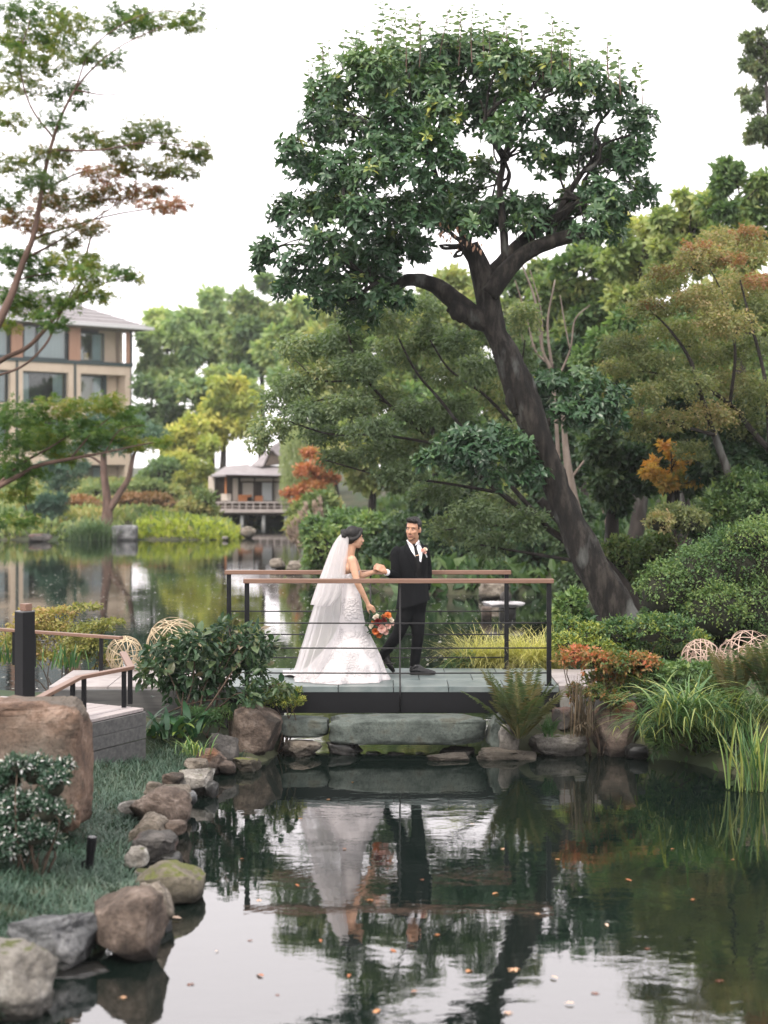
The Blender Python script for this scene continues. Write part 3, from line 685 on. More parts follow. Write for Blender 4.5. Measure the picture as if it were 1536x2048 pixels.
def hand_prims(w, d, up, r=.011, curl=.9, spread=.009, flip=1, k=1.0):
    """hand at wrist w pointing along d; up: back-of-hand normal; fingers curl away from up; thumb at the side"""
    w = np.array(w); d = unit(d); up = unit(np.array(up) - d*np.dot(up, d)); s = np.cross(d, up)*flip
    out = []
    pc = w + d*.045*k
    out.append(('chain', [(tuple(w), .024*k), (tuple(w+d*.03*k), .026*k)]))
    for j, ln in zip((-1.5, -.5, .5, 1.5), (.062, .074, .078, .066)):
        b0 = w + d*.028*k + s*j*.012*k; b1 = w + d*.082*k + s*j*.0185*k
        out.append(('c', tuple(b0), tuple(b1), .016*k, .0125*k))
        a, p, segs = 0.0, b1, []
        segs.append((tuple(p), .0105*k))
        for q, fr_ in zip((.45, .32, .23), (.55, .75, .6)):
            a += curl*fr_; v = d*math.cos(a) - up*math.sin(a); p = p + v*ln*q*k*1.05 + s*j*.002*k; segs.append((tuple(p), (.0098-.0012*len(segs)*.5)*k))
        out.append(('chain', segs))
    t0 = w + d*.03*k + s*.02*k; t1 = w + d*.055*k + s*.046*k - up*.012*k; t2 = w + d*.082*k + s*.046*k - up*.03*k; t3 = t2 + d*.02*k - up*.012*k - s*.006*k
    out.append(('chain', [(tuple(t0), .015*k), (tuple(t1), .0125*k), (tuple(t2), .0105*k), (tuple(t3), .009*k)]))
    return out
handG_d = np.array((-.75, -.15, .5))
bodyG = head_prims(hc, 1.0)
bodyG += [('c', H(hc, 0, -.02, -.07), tuple(sh_c+np.array((0, .03, .0))), .055, .06),
          ('chain', [(tuple(sh_c+np.array((0, .04, -.02))), .07), (tuple(spine+np.array((0, .02, 0))), .09), (tuple(gp(1095, 620, .06)), .10), (tuple(gp(1095, 740, .06)), .09), (tuple(gp(1092, 800, .06)), .075)]),
          ('c', tuple(shG+np.array((0, 0, -.03))), tuple(shL+np.array((0, 0, -.03))), .04, .04),
          ('chain', [(tuple(shG), .045), (tuple(elG), .034), (tuple(wrG), .024)]),
          ('chain', [(tuple(shL), .045), (tuple(elL), .034), (tuple(wrL), .024)]),
          ('chain', [(tuple(hipF), .06), (tuple(knF), .05), (tuple(anF), .035)]),
          ('chain', [(tuple(hipB), .06), (tuple(knB), .05), (tuple(anB), .035)])]
bodyG += hand_prims(wrG, handG_d, (-.1, -.8, .5), curl=.75, flip=1, k=1.05)
bodyG += hand_prims(wrL, gp(1190, 760, .04)-wrL, (.8, -.3, 0), curl=.5, k=.95)
link('body', blob('body', bodyG, .0075, 2), M_skinG, groom)
# face details
for sx in (-1, 1):
    e = link('eye', blob('eye', [('e', H(hc, sx*.031, .0795, .012), (.0098, .006, .0042), hr)], .0016, 1), M_eye, groom)
    link('iris', blob('iris', [('e', H(hc, sx*.031-.002, .0825, .012), (.0058, .0045, .0042), hr)], .0016, 1), M_iris, e)
    link('eyebrow', blob('eyebrow', [('chain', [(H(hc, sx*.015, .083, .027), .0035), (H(hc, sx*.033, .082, .033), .0042), (H(hc, sx*.05, .071, .028), .0025)])], .002, 1), M_brow, groom)
link('lips', blob('lips', [('chain', [(H(hc, -.024, .084, -.056), .003), (H(hc, 0, .094, -.064), .0052), (H(hc, .024, .084, -.056), .003)])], .002, 1), M_lip, groom)
link('teeth', blob('teeth', [('chain', [(H(hc, -.014, .089, -.0575), .0012), (H(hc, 0, .0945, -.0605), .0018), (H(hc, .014, .089, -.0575), .0012)])], .0014, 1), M_teeth, groom)
bd = [('chain', [(H(hc, sx*.058, .012, -.035), .004), (H(hc, sx*.05, .04, -.075), .005), (H(hc, sx*.022, .073, -.102), .0065), (H(hc, 0, .080, -.106), .008)]) for sx in (-1, 1)]
bd += [('chain', [(H(hc, sx*.03, .078, -.055), .0022), (H(hc, sx*.017, .090, -.046), .0026), (H(hc, 0, .096, -.045), .0024)]) for sx in (-1, 1)]
bd += [('chain', [(H(hc, sx*.031, .078, -.06), .0018), (H(hc, sx*.027, .076, -.085), .0025)]) for sx in (-1, 1)]
link('beard', blob('beard', bd, .003, 2), M_beard, groom)
hairG = [('e', H(hc, 0, -.03, .052), (.080, .092, .093), hr), ('e', H(hc, 0, -.05, .0), (.077, .066, .085), hr), ('e', H(hc, 0, .035, .103), (.058, .048, .032), hr),
         ('e', H(hc, -.025, .05, .106), (.034, .036, .026), hr), ('e', H(hc, .03, .045, .100), (.034, .034, .028), hr),
         ('c', H(hc, .07, .012, .06), H(hc, .074, .014, .012), .012, .007), ('c', H(hc, -.07, .012, .06), H(hc, -.074, .014, .012), .012, .007)]
rr = random.Random(5)
for k in range(14): hairG.append(('c', H(hc, rr.uniform(-.05, .05), rr.uniform(-.02, .06), .115), H(hc, rr.uniform(-.06, .06), rr.uniform(-.01, .085), rr.uniform(.122, .132)), .010, .004))
link('hair', blob('hair', hairG, .0045, 2), M_hair, groom)
# --- clothes (lofted rings)
def loft(name, rings, mat, parent, n=40, closed=True, fold=None, cap0=False, cap1=False, a0=0, a1=2*math.pi, smooth=True):
    """rings: (centre xyz, rx, ry[, tilt dz/dx[, dz/dy]]) ; superellipse-free ellipse rings"""
    V = []
    m_ = n if closed else n+1
    for i, r in enumerate(rings):
        c, rx, ry = np.array(r[0]), r[1], r[2]; tx = r[3] if len(r) > 3 else 0; ty = r[4] if len(r) > 4 else 0
        for j in range(m_):
            a = a0+(a1-a0)*j/n; k = 1 + (fold(i/(len(rings)-1), a) if fold else 0)
            x, y = rx*k*math.cos(a), ry*k*math.sin(a); V.append((c[0]+x, c[1]+y, c[2]+tx*x+ty*y))
    Fs = []
    for i in range(len(rings)-1):
        for j in range(n):
            j2 = (j+1) % m_
            Fs.append([i*m_+j, i*m_+j2, (i+1)*m_+j2, (i+1)*m_+j])
    if cap0: Fs.append(list(range(m_))[::-1])
    if cap1: Fs.append([(len(rings)-1)*m_+j for j in range(m_)])
    return link(name, mesh_py(name, V, Fs, smooth), mat, parent)
def cr(cyp, L, R, y=0.0, d=DG):
    a, b_ = P(540+L/3.84, 1000+cyp/3.84, d+y), P(540+R/3.84, 1000+cyp/3.84, d+y)
    return (a+b_)/2, (b_[0]-a[0])/2
jk = []
for cyp, L, R, ry, y, tx in ((345, 1040, 1150, .06, .05, 0), (365, 985, 1195, .095, .05, 0), (395, 958, 1210, .125, .05, 0), (450, 955, 1212, .145, .05, 0), (520, 965, 1210, .15, .05, 0), (580, 980, 1206, .145, .05, 0),
                           (640, 985, 1208, .14, .05, .0), (700, 980, 1216, .15, .05, .1), (760, 974, 1222, .16, .05, .2), (800, 966, 1228, .17, .05, .28)):
    c, rx = cr(cyp, L, R, y); jk.append((c, rx, ry, tx))
jk = [(r[0], r[1], r[2], r[3]) for r in jk]
def jfold(t, a): return .02*math.sin(9*a+3*t)*t + .012*math.sin(17*a-8*t)
JK = loft('jacket', jk, M_suit, groom, n=56, fold=jfold)
def sleeve(name, pts, mat, parent=None, cuff=None):
    pr = bez([(*p, r) for p, r in pts], 6)
    mb = MB(); mb.tube(pr[:, :3], pr[:, 3]*(1+.03*np.sin(np.arange(len(pr))*2.1)), 20); o = mb.build(name, mat, parent, smooth=True); return o
sl = sleeve('sleeve', [(shG+np.array((.05, 0, .005)), .058), (shG+np.array((.008, -.0, -.02)), .064), ((shG+elG)/2+np.array((-.008, -.01, .0)), .061), (elG+np.array((-.02, 0, 0)), .06), ((elG+wrG)/2, .051), (wrG*.9+elG*.1, .042)], M_suit, JK)
sl2 = sleeve('sleeve', [(shL+np.array((-.05, -.0, .0)), .058), (shL+np.array((0, 0, -.02)), .064), ((shL+elL)/2, .064), (elL, .058), ((elL+wrL)/2, .05), (wrL*.9+elL*.1, .044)], M_suit, JK)
sleeve('cuff', [(wrG*.86+elG*.14, .036), (wrG*1.02-elG*.02, .036)], M_shirt, groom)
# shirt front, waistcoat, tie, lapels: patches laid on the jacket's front
def front(cx, cyp, lift=.006):
    """point on the jacket surface under close-up crop pixel, lifted towards the camera"""
    k = np.array([r[0][2] for r in jk]); z = gp(cx, cyp)[2]
    order = np.argsort(k); c = np.array([np.interp(z, k[order], np.array([r[0][q] for r in jk])[order]) for q in (0, 1)])
    rx = np.interp(z, k[order], np.array([r[1] for r in jk])[order]); ry = np.interp(z, k[order], np.array([r[2] for r in jk])[order])
    x = gp(cx, cyp)[0]; t = np.clip((x-c[0])/rx, -.999, .999)
    y = c[1]-ry*math.sqrt(1-t*t)-lift
    D = y; return P(540+cx/3.84, 1000+cyp/3.84, D)
def patch(name, outline, mat, parent, lift=.006, thick=.004):
    """closed crop-pixel outline laid on the chest with thickness; filled row by row between its left and right edges"""
    ys = np.linspace(min(p[1] for p in outline), max(p[1] for p in outline), 16); V = []; n = 6
    def span(y):
        xs = []
        for (ax, ay), (bx, by) in zip(outline, outline[1:]+outline[:1]):
            if (ay-y)*(by-y) <= 0 and ay != by: xs.append(ax+(bx-ax)*(y-ay)/(by-ay))
        return (min(xs), max(xs)) if xs else (outline[0][0],)*2
    rows = [[front(x, y, lift) for x in np.linspace(*span(y), n)] for y in ys]
    V = np.array([p for r in rows for p in r]); V2 = V + np.array((0, thick+lift, 0)); m_ = len(V)
    Fs = []
    for i in range(len(rows)-1):
        for j in range(n-1):
            a = i*n+j; Fs.append([a, a+n, a+n+1, a+1]); Fs.append([m_+a, m_+a+1, m_+a+n+1, m_+a+n])
    edge = [i*n for i in range(len(rows))] + [(len(rows)-1)*n+j for j in range(1, n)] + [i*n+n-1 for i in range(len(rows)-2, -1, -1)] + [j for j in range(n-2, 0, -1)]
    for a, b_ in zip(edge, edge[1:]+edge[:1]): Fs.append([a, b_, m_+b_, m_+a])
    return link(name, mesh_py(name, V, Fs if False else Fs, True) if False else mesh_py(name, np.vstack([V, V2]), Fs, True), mat, parent)
patch('waistcoat', [(1092, 400), (1172, 400), (1185, 500), (1190, 600), (1150, 640), (1118, 560), (1104, 480)], M_tie, groom, .003)
patch('shirt', [(1050, 322), (1100, 340), (1148, 314), (1172, 400), (1160, 478), (1140, 462), (1122, 446), (1084, 390)], M_shirt, groom, .008)
patch('tie', [(1095, 335), (1132, 335), (1126, 362), (1146, 430), (1150, 520), (1136, 535), (1118, 440), (1104, 362)], M_tie, groom, .014)
patch('tie_clip', [(1117, 424), (1147, 418), (1147, 424), (1117, 430)], plain('tie_clip_gold', (.6, .42, .3), rough=.25, metal=1), groom, .019)
patch('lapel', [(1045, 318), (1062, 345), (1088, 400), (1112, 480), (1130, 560), (1100, 540), (1068, 470), (1052, 440), (1066, 425), (1030, 400)], M_suit, groom, .011)
patch('lapel', [(1150, 310), (1172, 360), (1176, 420), (1168, 500), (1160, 590), (1184, 520), (1200, 450), (1190, 430), (1204, 410), (1190, 360)], M_suit, groom, .011)
link('collar', blob('collar', [('chain', [(tuple(gp(1052, 312, .02)), .006), (tuple(gp(1066, 326, -.035)), .008), (tuple(gp(1094, 348, -.072)), .005)]), ('chain', [(tuple(gp(1142, 312, .02)), .006), (tuple(gp(1134, 326, -.035)), .008), (tuple(gp(1118, 347, -.072)), .005)]),
                             ('chain', [(tuple(gp(1052, 310, .02)), .007), (tuple(gp(1095, 302, .09)), .007), (tuple(gp(1142, 310, .02)), .007)])], .0035, 2), M_shirt, groom)
bt = empty('boutonniere', tuple(front(1185, 400, .02)), 'blush rose boutonniere with wrapped stem pinned to the black lapel', 'flower')
M_blush = plain('blush_petal', (.72, .46, .40), rough=.6); M_cream = plain('cream_petal', (.78, .70, .58), rough=.6); M_rust = plain('rust_petal', (.55, .16, .05), rough=.6)
M_wine = plain('wine_petal', (.16, .012, .015), rough=.6); M_orange = plain('orange_petal', (.72, .24, .06), rough=.6); M_bq = leaf_mat('bouquet_leaf', [(.03, .07, .035), (.06, .12, .06)])
def flower_mesh(name, r, seed, layers=3):
    rg_ = np.random.default_rng(seed); pos, dr, nr, sz = [], [], [], []
    for L in range(layers):
        k = 5+L*2; op = .25+.55*L/max(1, layers-1)
        for j in range(k):
            a = 2*math.pi*(j+.5*(L % 2))/k + rg_.normal()*.1; d = np.array((math.cos(a)*math.sin(op*1.5), math.sin(a)*math.sin(op*1.5), math.cos(op*1.5)))
            pos.append(d*r*.12); dr.append(d); nr.append(np.array((-math.cos(a)*math.cos(op), -math.sin(a)*math.cos(op), math.sin(op)))); sz.append(r*(.95+.1*rg_.normal()))
    T, Fs = TEMPL['petal']; return leaf_mesh(name, np.array(pos), np.array(dr), np.array(nr), np.array(sz), 'petal', np.zeros(len(pos)))
TEMPL['petal'] = (np.array([(0,0,0),(.4,-.36,.10),(.8,-.38,.06),(1.0,-.15,.0),(1.0,.15,.0),(.8,.38,.06),(.4,.36,.10),(.55,0,-.05)]), [(0,1,7),(1,2,7),(2,3,7),(3,4,7),(4,5,7),(5,6,7),(6,0,7)])
def flower(parent, p, r, mat, d, seed):
    q = Vector(d).to_track_quat('Z', 'Y'); o = link('flower', flower_mesh('flower', r, seed), mat, parent); o.matrix_world = Matrix.Translation(tuple(p)) @ q.to_matrix().to_4x4()
    o.parent = parent; o.matrix_parent_inverse = parent.matrix_basis.inverted(); o.location = tuple(p); o.rotation_mode = 'QUATERNION'; o.rotation_quaternion = q
    return o
flower(bt, front(1175, 388, .03), .024, M_blush, (-.2, -1, .2), 1); flower(bt, front(1192, 378, .025), .022, M_cream, (.2, -1, .4), 2); flower(bt, front(1190, 402, .025), .018, M_blush, (.2, -1, -.2), 3)
MB().tube([front(1190, 405, .02), front(1205, 440, .02)], .006, 8).build('stem_wrap', M_shirt, bt)
# trousers and shoes
def leg(pts):
    pr = bez([(*p, r) for p, r in pts], 7); pr[:, 3] *= 1+.02*np.sin(np.arange(len(pr))*1.7)
    return pr
mbt = []
tr_prims = []
for pts in ([(gp(1140, 760, .05), .105), (hipF, .10), ((hipF+knF)/2, .085), (knF, .068), ((knF+anF)/2, .061), (anF+np.array((0, 0, -.0)), .054)],
            [(gp(1050, 760, .05), .105), (hipB, .10), ((hipB+knB)/2, .086), (knB, .07), ((knB+anB)/2, .062), (anB, .055)]):
    pr = leg(pts); tr_prims.append(('chain', [(tuple(q[:3]), q[3]) for q in pr]))
tr_prims.append(('e', tuple(gp(1095, 790, .05)), (.145, .12, .10)))
link('trousers', blob('trousers', tr_prims, .011, 3), M_trou, groom)
def shoe(heel, toe, up=(0, 0, 1)):
    heel = np.array(heel); toe = np.array(toe); d = unit(toe-heel); L = np.linalg.norm(toe-heel); up = unit(np.array(up)-d*np.dot(up, d))
    p = lambda t, h: tuple(heel+d*L*t+up*h)
    s = link('shoe', blob('shoe', [('chain', [(p(.12, .05), .038), (p(.3, .052), .04), (p(.55, .04), .037), (p(.8, .03), .03), (p(.96, .024), .022)]), ('c', p(.12, .07), p(.25, .09), .036, .038),
                                   ('c', p(.5, .063), p(.34, .085), .026, .03)], .005, 3), M_shoe, groom)
    link('sole', blob('sole', [('e', p(.5, .008), (L*.5, .042, .009), (0, 0, math.atan2(d[1], d[0]))), ('e', p(.13, .012), (.04, .036, .014), (0, 0, math.atan2(d[1], d[0])))], .005, 1), M_sole, s)
    link('laces', blob('laces', [('c', tuple(np.array(p(.42+.08*k, .085-.012*k))+np.array((0, -.02, 0))), tuple(np.array(p(.42+.08*k, .085-.012*k))+np.array((0, .02, 0))), .004, .004) for k in range(3)], .003, 1), M_tie, s)
hl = np.array(gp(1072, 1345, .03)); hl[2] = ZD
te = np.array(gp(1268, 1345, .0)); te[2] = ZD
shoe(hl, te)
hb = anB + np.array((-.04, .02, -.02)); shoe(hb+np.array((-.03, 0, .02)), np.array((hb[0]+.14, hb[1], ZD+.015)), (-.6, 0, .8))

# ------------------------------------------------------------------ bride
DB = 17.15
def bp_(cx, cy_, y=0.0): return P(540+cx/3.84, 1000+cy_/3.84, DB+y)
bride = empty('person', ((712-U0)/F*DB, DB, ZD), 'woman in white strapless lace gown and long veil holding a bouquet on the bridge', 'person')
hcb = bp_(654, 292, 0)
fd = unit(np.array((.93, .30, -.12))); tp = unit(np.array((.12, 0, 1.)) - fd*np.dot((.12, 0, 1.), fd)); sd = np.cross(tp, fd); hr = tuple(Matrix((sd, fd, tp)).transposed().to_euler())
shR, elR, wrR = bp_(628, 462, -.15), bp_(672, 640, -.20), bp_(752, 795, -.16)
shLb, elLb, wrLb = bp_(640, 470, .14), bp_(690, 588, .2), bp_(815, 548, .2)
K = .92
pb = head_prims(hcb, K)
pb += [('c', H(hcb, 0, -.02, -.06), tuple(bp_(612, 425, 0)), .043, .05),
       ('chain', [(tuple(bp_(615, 470, 0)), .075), (tuple(bp_(620, 540, 0)), .09), (tuple(bp_(615, 640, 0)), .075), (tuple(bp_(622, 740, 0)), .07)]),
       ('c', tuple(shR), tuple(shLb), .045, .045), ('c', tuple(bp_(606, 520, -.09)), tuple(bp_(606, 520, .09)), .06, .06),
       ('chain', [(tuple(shR), .047), ((shR+elR)/2, .041), (tuple(elR), .034), ((elR*.6+wrR*.4), .033), (tuple(wrR), .022)]),
       ('chain', [(tuple(shLb), .047), (tuple(elLb), .034), ((elLb*.6+wrLb*.4), .032), (tuple(wrLb), .022)]),
       ('chain', [(tuple(bp_(625, 800, -.03)), .07), (tuple(bp_(650, 1050, -.05)), .055), (tuple(bp_(640, 1350, -.05)), .035), (tuple(bp_(680, 1372, -.05)), .03)]),
       ('chain', [(tuple(bp_(625, 800, .05)), .07), (tuple(bp_(680, 1050, .08)), .055), (tuple(bp_(740, 1340, .08)), .035), (tuple(bp_(780, 1355, .08)), .03)])]
pb += hand_prims(wrR, bp_(778, 872, -.16)-wrR, (-.5, -.9, .2), curl=.75, flip=-1, k=.9)
pb += hand_prims(wrLb, gp(858, 512, -.1)-wrLb, (.0, -.2, 1), curl=.95, flip=1, k=.88)
link('body', blob('body', pb, .0075, 2), M_skinB, bride)
for sx in (-1, 1):
    e = link('eye', blob('eye', [('e', H(hcb, sx*.029, .071, .010), (.011, .006, .005), hr)], .002, 1), M_eye, bride)
    link('iris', blob('iris', [('e', H(hcb, sx*.029, .0745, .010), (.0055, .004, .005), hr)], .0016, 1), M_iris, e)
    link('eyebrow', blob('eyebrow', [('chain', [(H(hcb, sx*.014, .076, .026), .0028), (H(hcb, sx*.032, .074, .031), .003), (H(hcb, sx*.046, .064, .026), .002)])], .002, 1), M_brow, bride)
link('lips', blob('lips', [('chain', [(H(hcb, -.02, .080, -.054), .003), (H(hcb, 0, .090, -.056), .0058), (H(hcb, .02, .080, -.054), .003)])], .002, 1), M_lip, bride)
link('earring', blob('earring', [('c', H(hcb, .077*1, -.012, -.045), H(hcb, .077, -.012, -.062), .0055, .007)], .002, 1), M_shirt, bride)
hb_ = [('e', H(hcb, 0, -.035, .042), (.078, .087, .088), hr), ('e', H(hcb, 0, -.055, -.005), (.072, .06, .07), hr), ('e', H(hcb, 0, .03, .09), (.055, .045, .03), hr),
       ('e', H(hcb, 0, -.115, .03), (.058, .045, .052), hr), ('e', H(hcb, .02, -.135, .045), (.035, .03, .035), hr), ('e', H(hcb, -.02, -.13, .01), (.035, .03, .035), hr)]
for sx in (-1, 1): hb_ += [('chain', [(H(hcb, sx*.04, .045, .08), .02), (H(hcb, sx*.066, .025, .035), .016), (H(hcb, sx*.073, -.012, .0), .02), (H(hcb, sx*.06, -.06, -.02), .025)])]
link('hair', blob('hair', hb_, .0045, 2), M_hair, bride)
# gown
m, n, l, b = mat_new('lace_white')
tc = n.new('ShaderNodeTexCoord'); vo = n.new('ShaderNodeTexVoronoi'); vo.inputs['Scale'].default_value = 42; l.new(tc.outputs['Object'], vo.inputs['Vector'])
nz = n.new('ShaderNodeTexNoise'); nz.inputs['Scale'].default_value = 7; nz.inputs['Detail'].default_value = 6; l.new(tc.outputs['Object'], nz.inputs['Vector'])
ma = n.new('ShaderNodeMath'); ma.operation = 'MULTIPLY'; l.new(vo.outputs['Distance'], ma.inputs[0]); rz = ramp(n, [(.42, (0, 0, 0)), (.56, (1, 1, 1))]); l.new(nz.outputs[0], rz.inputs[0]); l.new(rz.outputs[0], ma.inputs[1])
bq = n.new('ShaderNodeBump'); bq.inputs['Strength'].default_value = .9; bq.inputs['Distance'].default_value = .012; l.new(ma.outputs[0], bq.inputs['Height']); l.new(bq.outputs[0], b.inputs['Normal'])
rc = ramp(n, [(0, (.55, .525, .535)), (.5, (.43, .41, .42)), (1, (.60, .58, .59))]); l.new(ma.outputs[0], rc.inputs[0]); l.new(rc.outputs[0], b.inputs['Base Color']); b.inputs['Roughness'].default_value = .75; b.inputs['Sheen Weight'].default_value = .15
M_lace = m
def dr_(cyp, L, R, ry, y=0.0, tx=0, ty=0):
    a, b_ = bp_(L, cyp, y), bp_(R, cyp, y); return ((a+b_)/2, (b_[0]-a[0])/2, ry, tx, ty)
gown = [dr_(556, 560, 690, .118, 0, .25), dr_(590, 556, 684, .116), dr_(640, 556, 672, .105), dr_(700, 552, 688, .118), dr_(780, 547, 703, .145), dr_(860, 543, 713, .158), dr_(930, 535, 728, .155), dr_(1000, 512, 755, .165),
        dr_(1060, 480, 783, .19), dr_(1130, 425, 817, .24), dr_(1200, 365, 848, .29), dr_(1270, 300, 872, .34), dr_(1330, 235, 893, .385), (bp_(550, 1374, 0)*np.array((1, 1, 0))+np.array((0, 0, ZD+.03)), .50, .42, 0), (bp_(545, 1380, 0)*np.array((1, 1, 0))+np.array((0, 0, ZD+.004)), .515, .43, 0)]
def gfold(t, a):
    s = max(0, (t-.55)/.45); return s*(.045*math.sin(7*a+1.2)+.03*math.sin(13*a+4*t)+.018*math.sin(23*a)) + .012*math.sin(31*a)*(t > .93)
GW = loft('gown', gown, M_lace, bride, n=96, fold=gfold)
# train lying on the deck behind her
tv = []; nu, nv = 22, 16
for i in range(nu):
    t = i/(nu-1); cx = 420-t*335
    for j in range(nv):
        s = j/(nv-1)*2-1; w = .40*(1-.75*t**1.8)
        x = bp_(cx, 1390, 0)[0]; y = DB+.12+.20*t+s*w; z = ZD+.012+.05*(1-t)**2*(1-s*s)+ .03*abs(math.sin(s*7+t*5))*(1-abs(s))*.9+.012*math.sin(t*14+s*3)+.012
        tv.append((x, min(y, 18.03), z))
link('train', mesh_py('train', tv, [[i*nv+j, i*nv+j+1, (i+1)*nv+j+1, (i+1)*nv+j] for i in range(nu-1) for j in range(nv-1)], True), M_lace, GW)
# veil: two tiers
m, n, l, b = mat_new('tulle_veil')
b.inputs['Base Color'].default_value = (.74, .72, .73, 1); b.inputs['Roughness'].default_value = .9
tl = n.new('ShaderNodeBsdfTranslucent'); tl.inputs[0].default_value = (.74, .72, .73, 1); tt = n.new('ShaderNodeBsdfTransparent')
m1 = n.new('ShaderNodeMixShader'); m1.inputs[0].default_value = .4; m2 = n.new('ShaderNodeMixShader'); m2.inputs[0].default_value = .58
l.new(b.outputs[0], m1.inputs[1]); l.new(tl.outputs[0], m1.inputs[2]); l.new(m1.outputs[0], m2.inputs[1]); l.new(tt.outputs[0], m2.inputs[2]); l.new(m2.outputs[0], n['Material Output'].inputs[0])
M_veil = m
def veil(name, rows, parent, n=54, ph=0.0):
    rings = []
    pr = bez(rows, 5); V = []
    for k, (cyp, L, R, ry) in enumerate(pr):
        a, b_ = bp_(L, cyp), bp_(R, cyp); t = k/(len(pr)-1)
        w = b_[0]-a[0]
        for j in range(n+1):
            s = j/n*2-1; an = s*math.radians(112)
            rr_ = 1+(.02+.07*t)*math.sin(15*an+ph+2*t)+(.01+.035*t)*math.sin(29*an-3*t+ph)
            x = b_[0]-w*((math.cos(an)+.3746)/1.3746)*rr_
            V.append((x, DB+.0+ry*math.sin(an)*rr_*(1.0), a[2]+ .004*math.sin(9*an)))
    return link(name, mesh_py(name, V, [[i*(n+1)+j, i*(n+1)+j+1, (i+1)*(n+1)+j+1, (i+1)*(n+1)+j] for i in range(len(pr)-1) for j in range(n)], True), M_veil, parent)
VL = veil('veil', [(248, 566, 600, .045), (300, 522, 600, .085), (400, 478, 592, .12), (600, 405, 572, .17), (800, 352, 545, .21), (1000, 292, 532, .25), (1150, 246, 480, .28), (1270, 214, 420, .30), (1330, 190, 400, .32)], bride)
veil('upper_tier', [(246, 562, 602, .05), (300, 514, 606, .095), (400, 462, 600, .14), (600, 388, 575, .19), (720, 350, 540, .22), (800, 325, 480, .23)], VL, ph=1.3)
link('comb', blob('comb', [('c', tuple(bp_(582, 246, -.03)), tuple(bp_(582, 246, .03)), .008, .008)], .003, 1), M_shirt, VL)

# bouquet
bc = bp_(838, 960, -.14)
bqt = empty('bouquet', tuple(bp_(775, 875, -.16)), 'round bouquet of rust, wine, cream and orange flowers with greenery in her lowered hand', 'bouquet')
MB().tube([bp_(768, 842, -.16), bp_(790, 900, -.15), bc], .014, 8).build('stem', M_bq, bqt)
for i, (cx, cyp, r, mt, dy) in enumerate([(818, 902, .036, M_cream, -.19), (902, 890, .042, M_orange, -.17), (832, 940, .045, M_wine, -.21), (925, 925, .032, M_cream, -.16), (858, 985, .045, M_blush, -.22), (815, 1005, .042, M_rust, -.2), (905, 965, .036, M_blush, -.2),
                                       (780, 968, .03, M_cream, -.17), (840, 1030, .036, M_rust, -.16), (885, 1010, .034, M_blush, -.18), (875, 925, .03, M_wine, -.2), (800, 940, .028, M_rust, -.19), (935, 950, .026, M_blush, -.14), (870, 900, .026, M_rust, -.15)]):
    p_ = bp_(cx, cyp, dy); flower(bqt, p_, r, mt, tuple(unit(p_-bc+np.array((0, -.09, .02)))), i+10)
rg = np.random.default_rng(9)
pp = bc + rsph(rg, 110)*np.array((.10, .06, .10))*rg.uniform(.6, 1.15, 110)[:, None]
link('greenery', leaf_mesh('greenery', pp, pp-bc, rsph(rg, 110)+np.array((0, -.5, .3)), .055*rg.uniform(.6, 1.2, 110), 'oval', rg.uniform(0, 1, 110)), M_bq, bqt)
# ---------------------------------------------------------------- trees
M_bark = surf_mat('dark_bark', [(.008, .007, .006), (.02, .016, .014), (.04, .034, .03)], scale=7, rough=.95, bump=1, bdist=.03, stretch=(1, 1, .25), second=((.08, .08, .075), 3.4, .1))
M_bark_moss = surf_mat('mossy_bark', [(.003, .0026, .0022), (.011, .009, .0075), (.038, .033, .028)], fine=22, scale=9, rough=.95, bump=1, bdist=.035, stretch=(1, 1, .3), second=((.10, .105, .10), 3.0, .12), moss=((.04, .05, .018), .2), lo=.38, hi=.62)
M_bark_pale = surf_mat('pale_bark', [(.09, .072, .06), (.15, .12, .10), (.21, .175, .15)], scale=6, rough=.9, bump=.6, bdist=.02, stretch=(1, 1, .3))
M_bark_red = surf_mat('reddish_bark', [(.05, .03, .025), (.11, .07, .055), (.17, .11, .09)], scale=6, rough=.9, bump=.6, bdist=.02, stretch=(1, 1, .3))
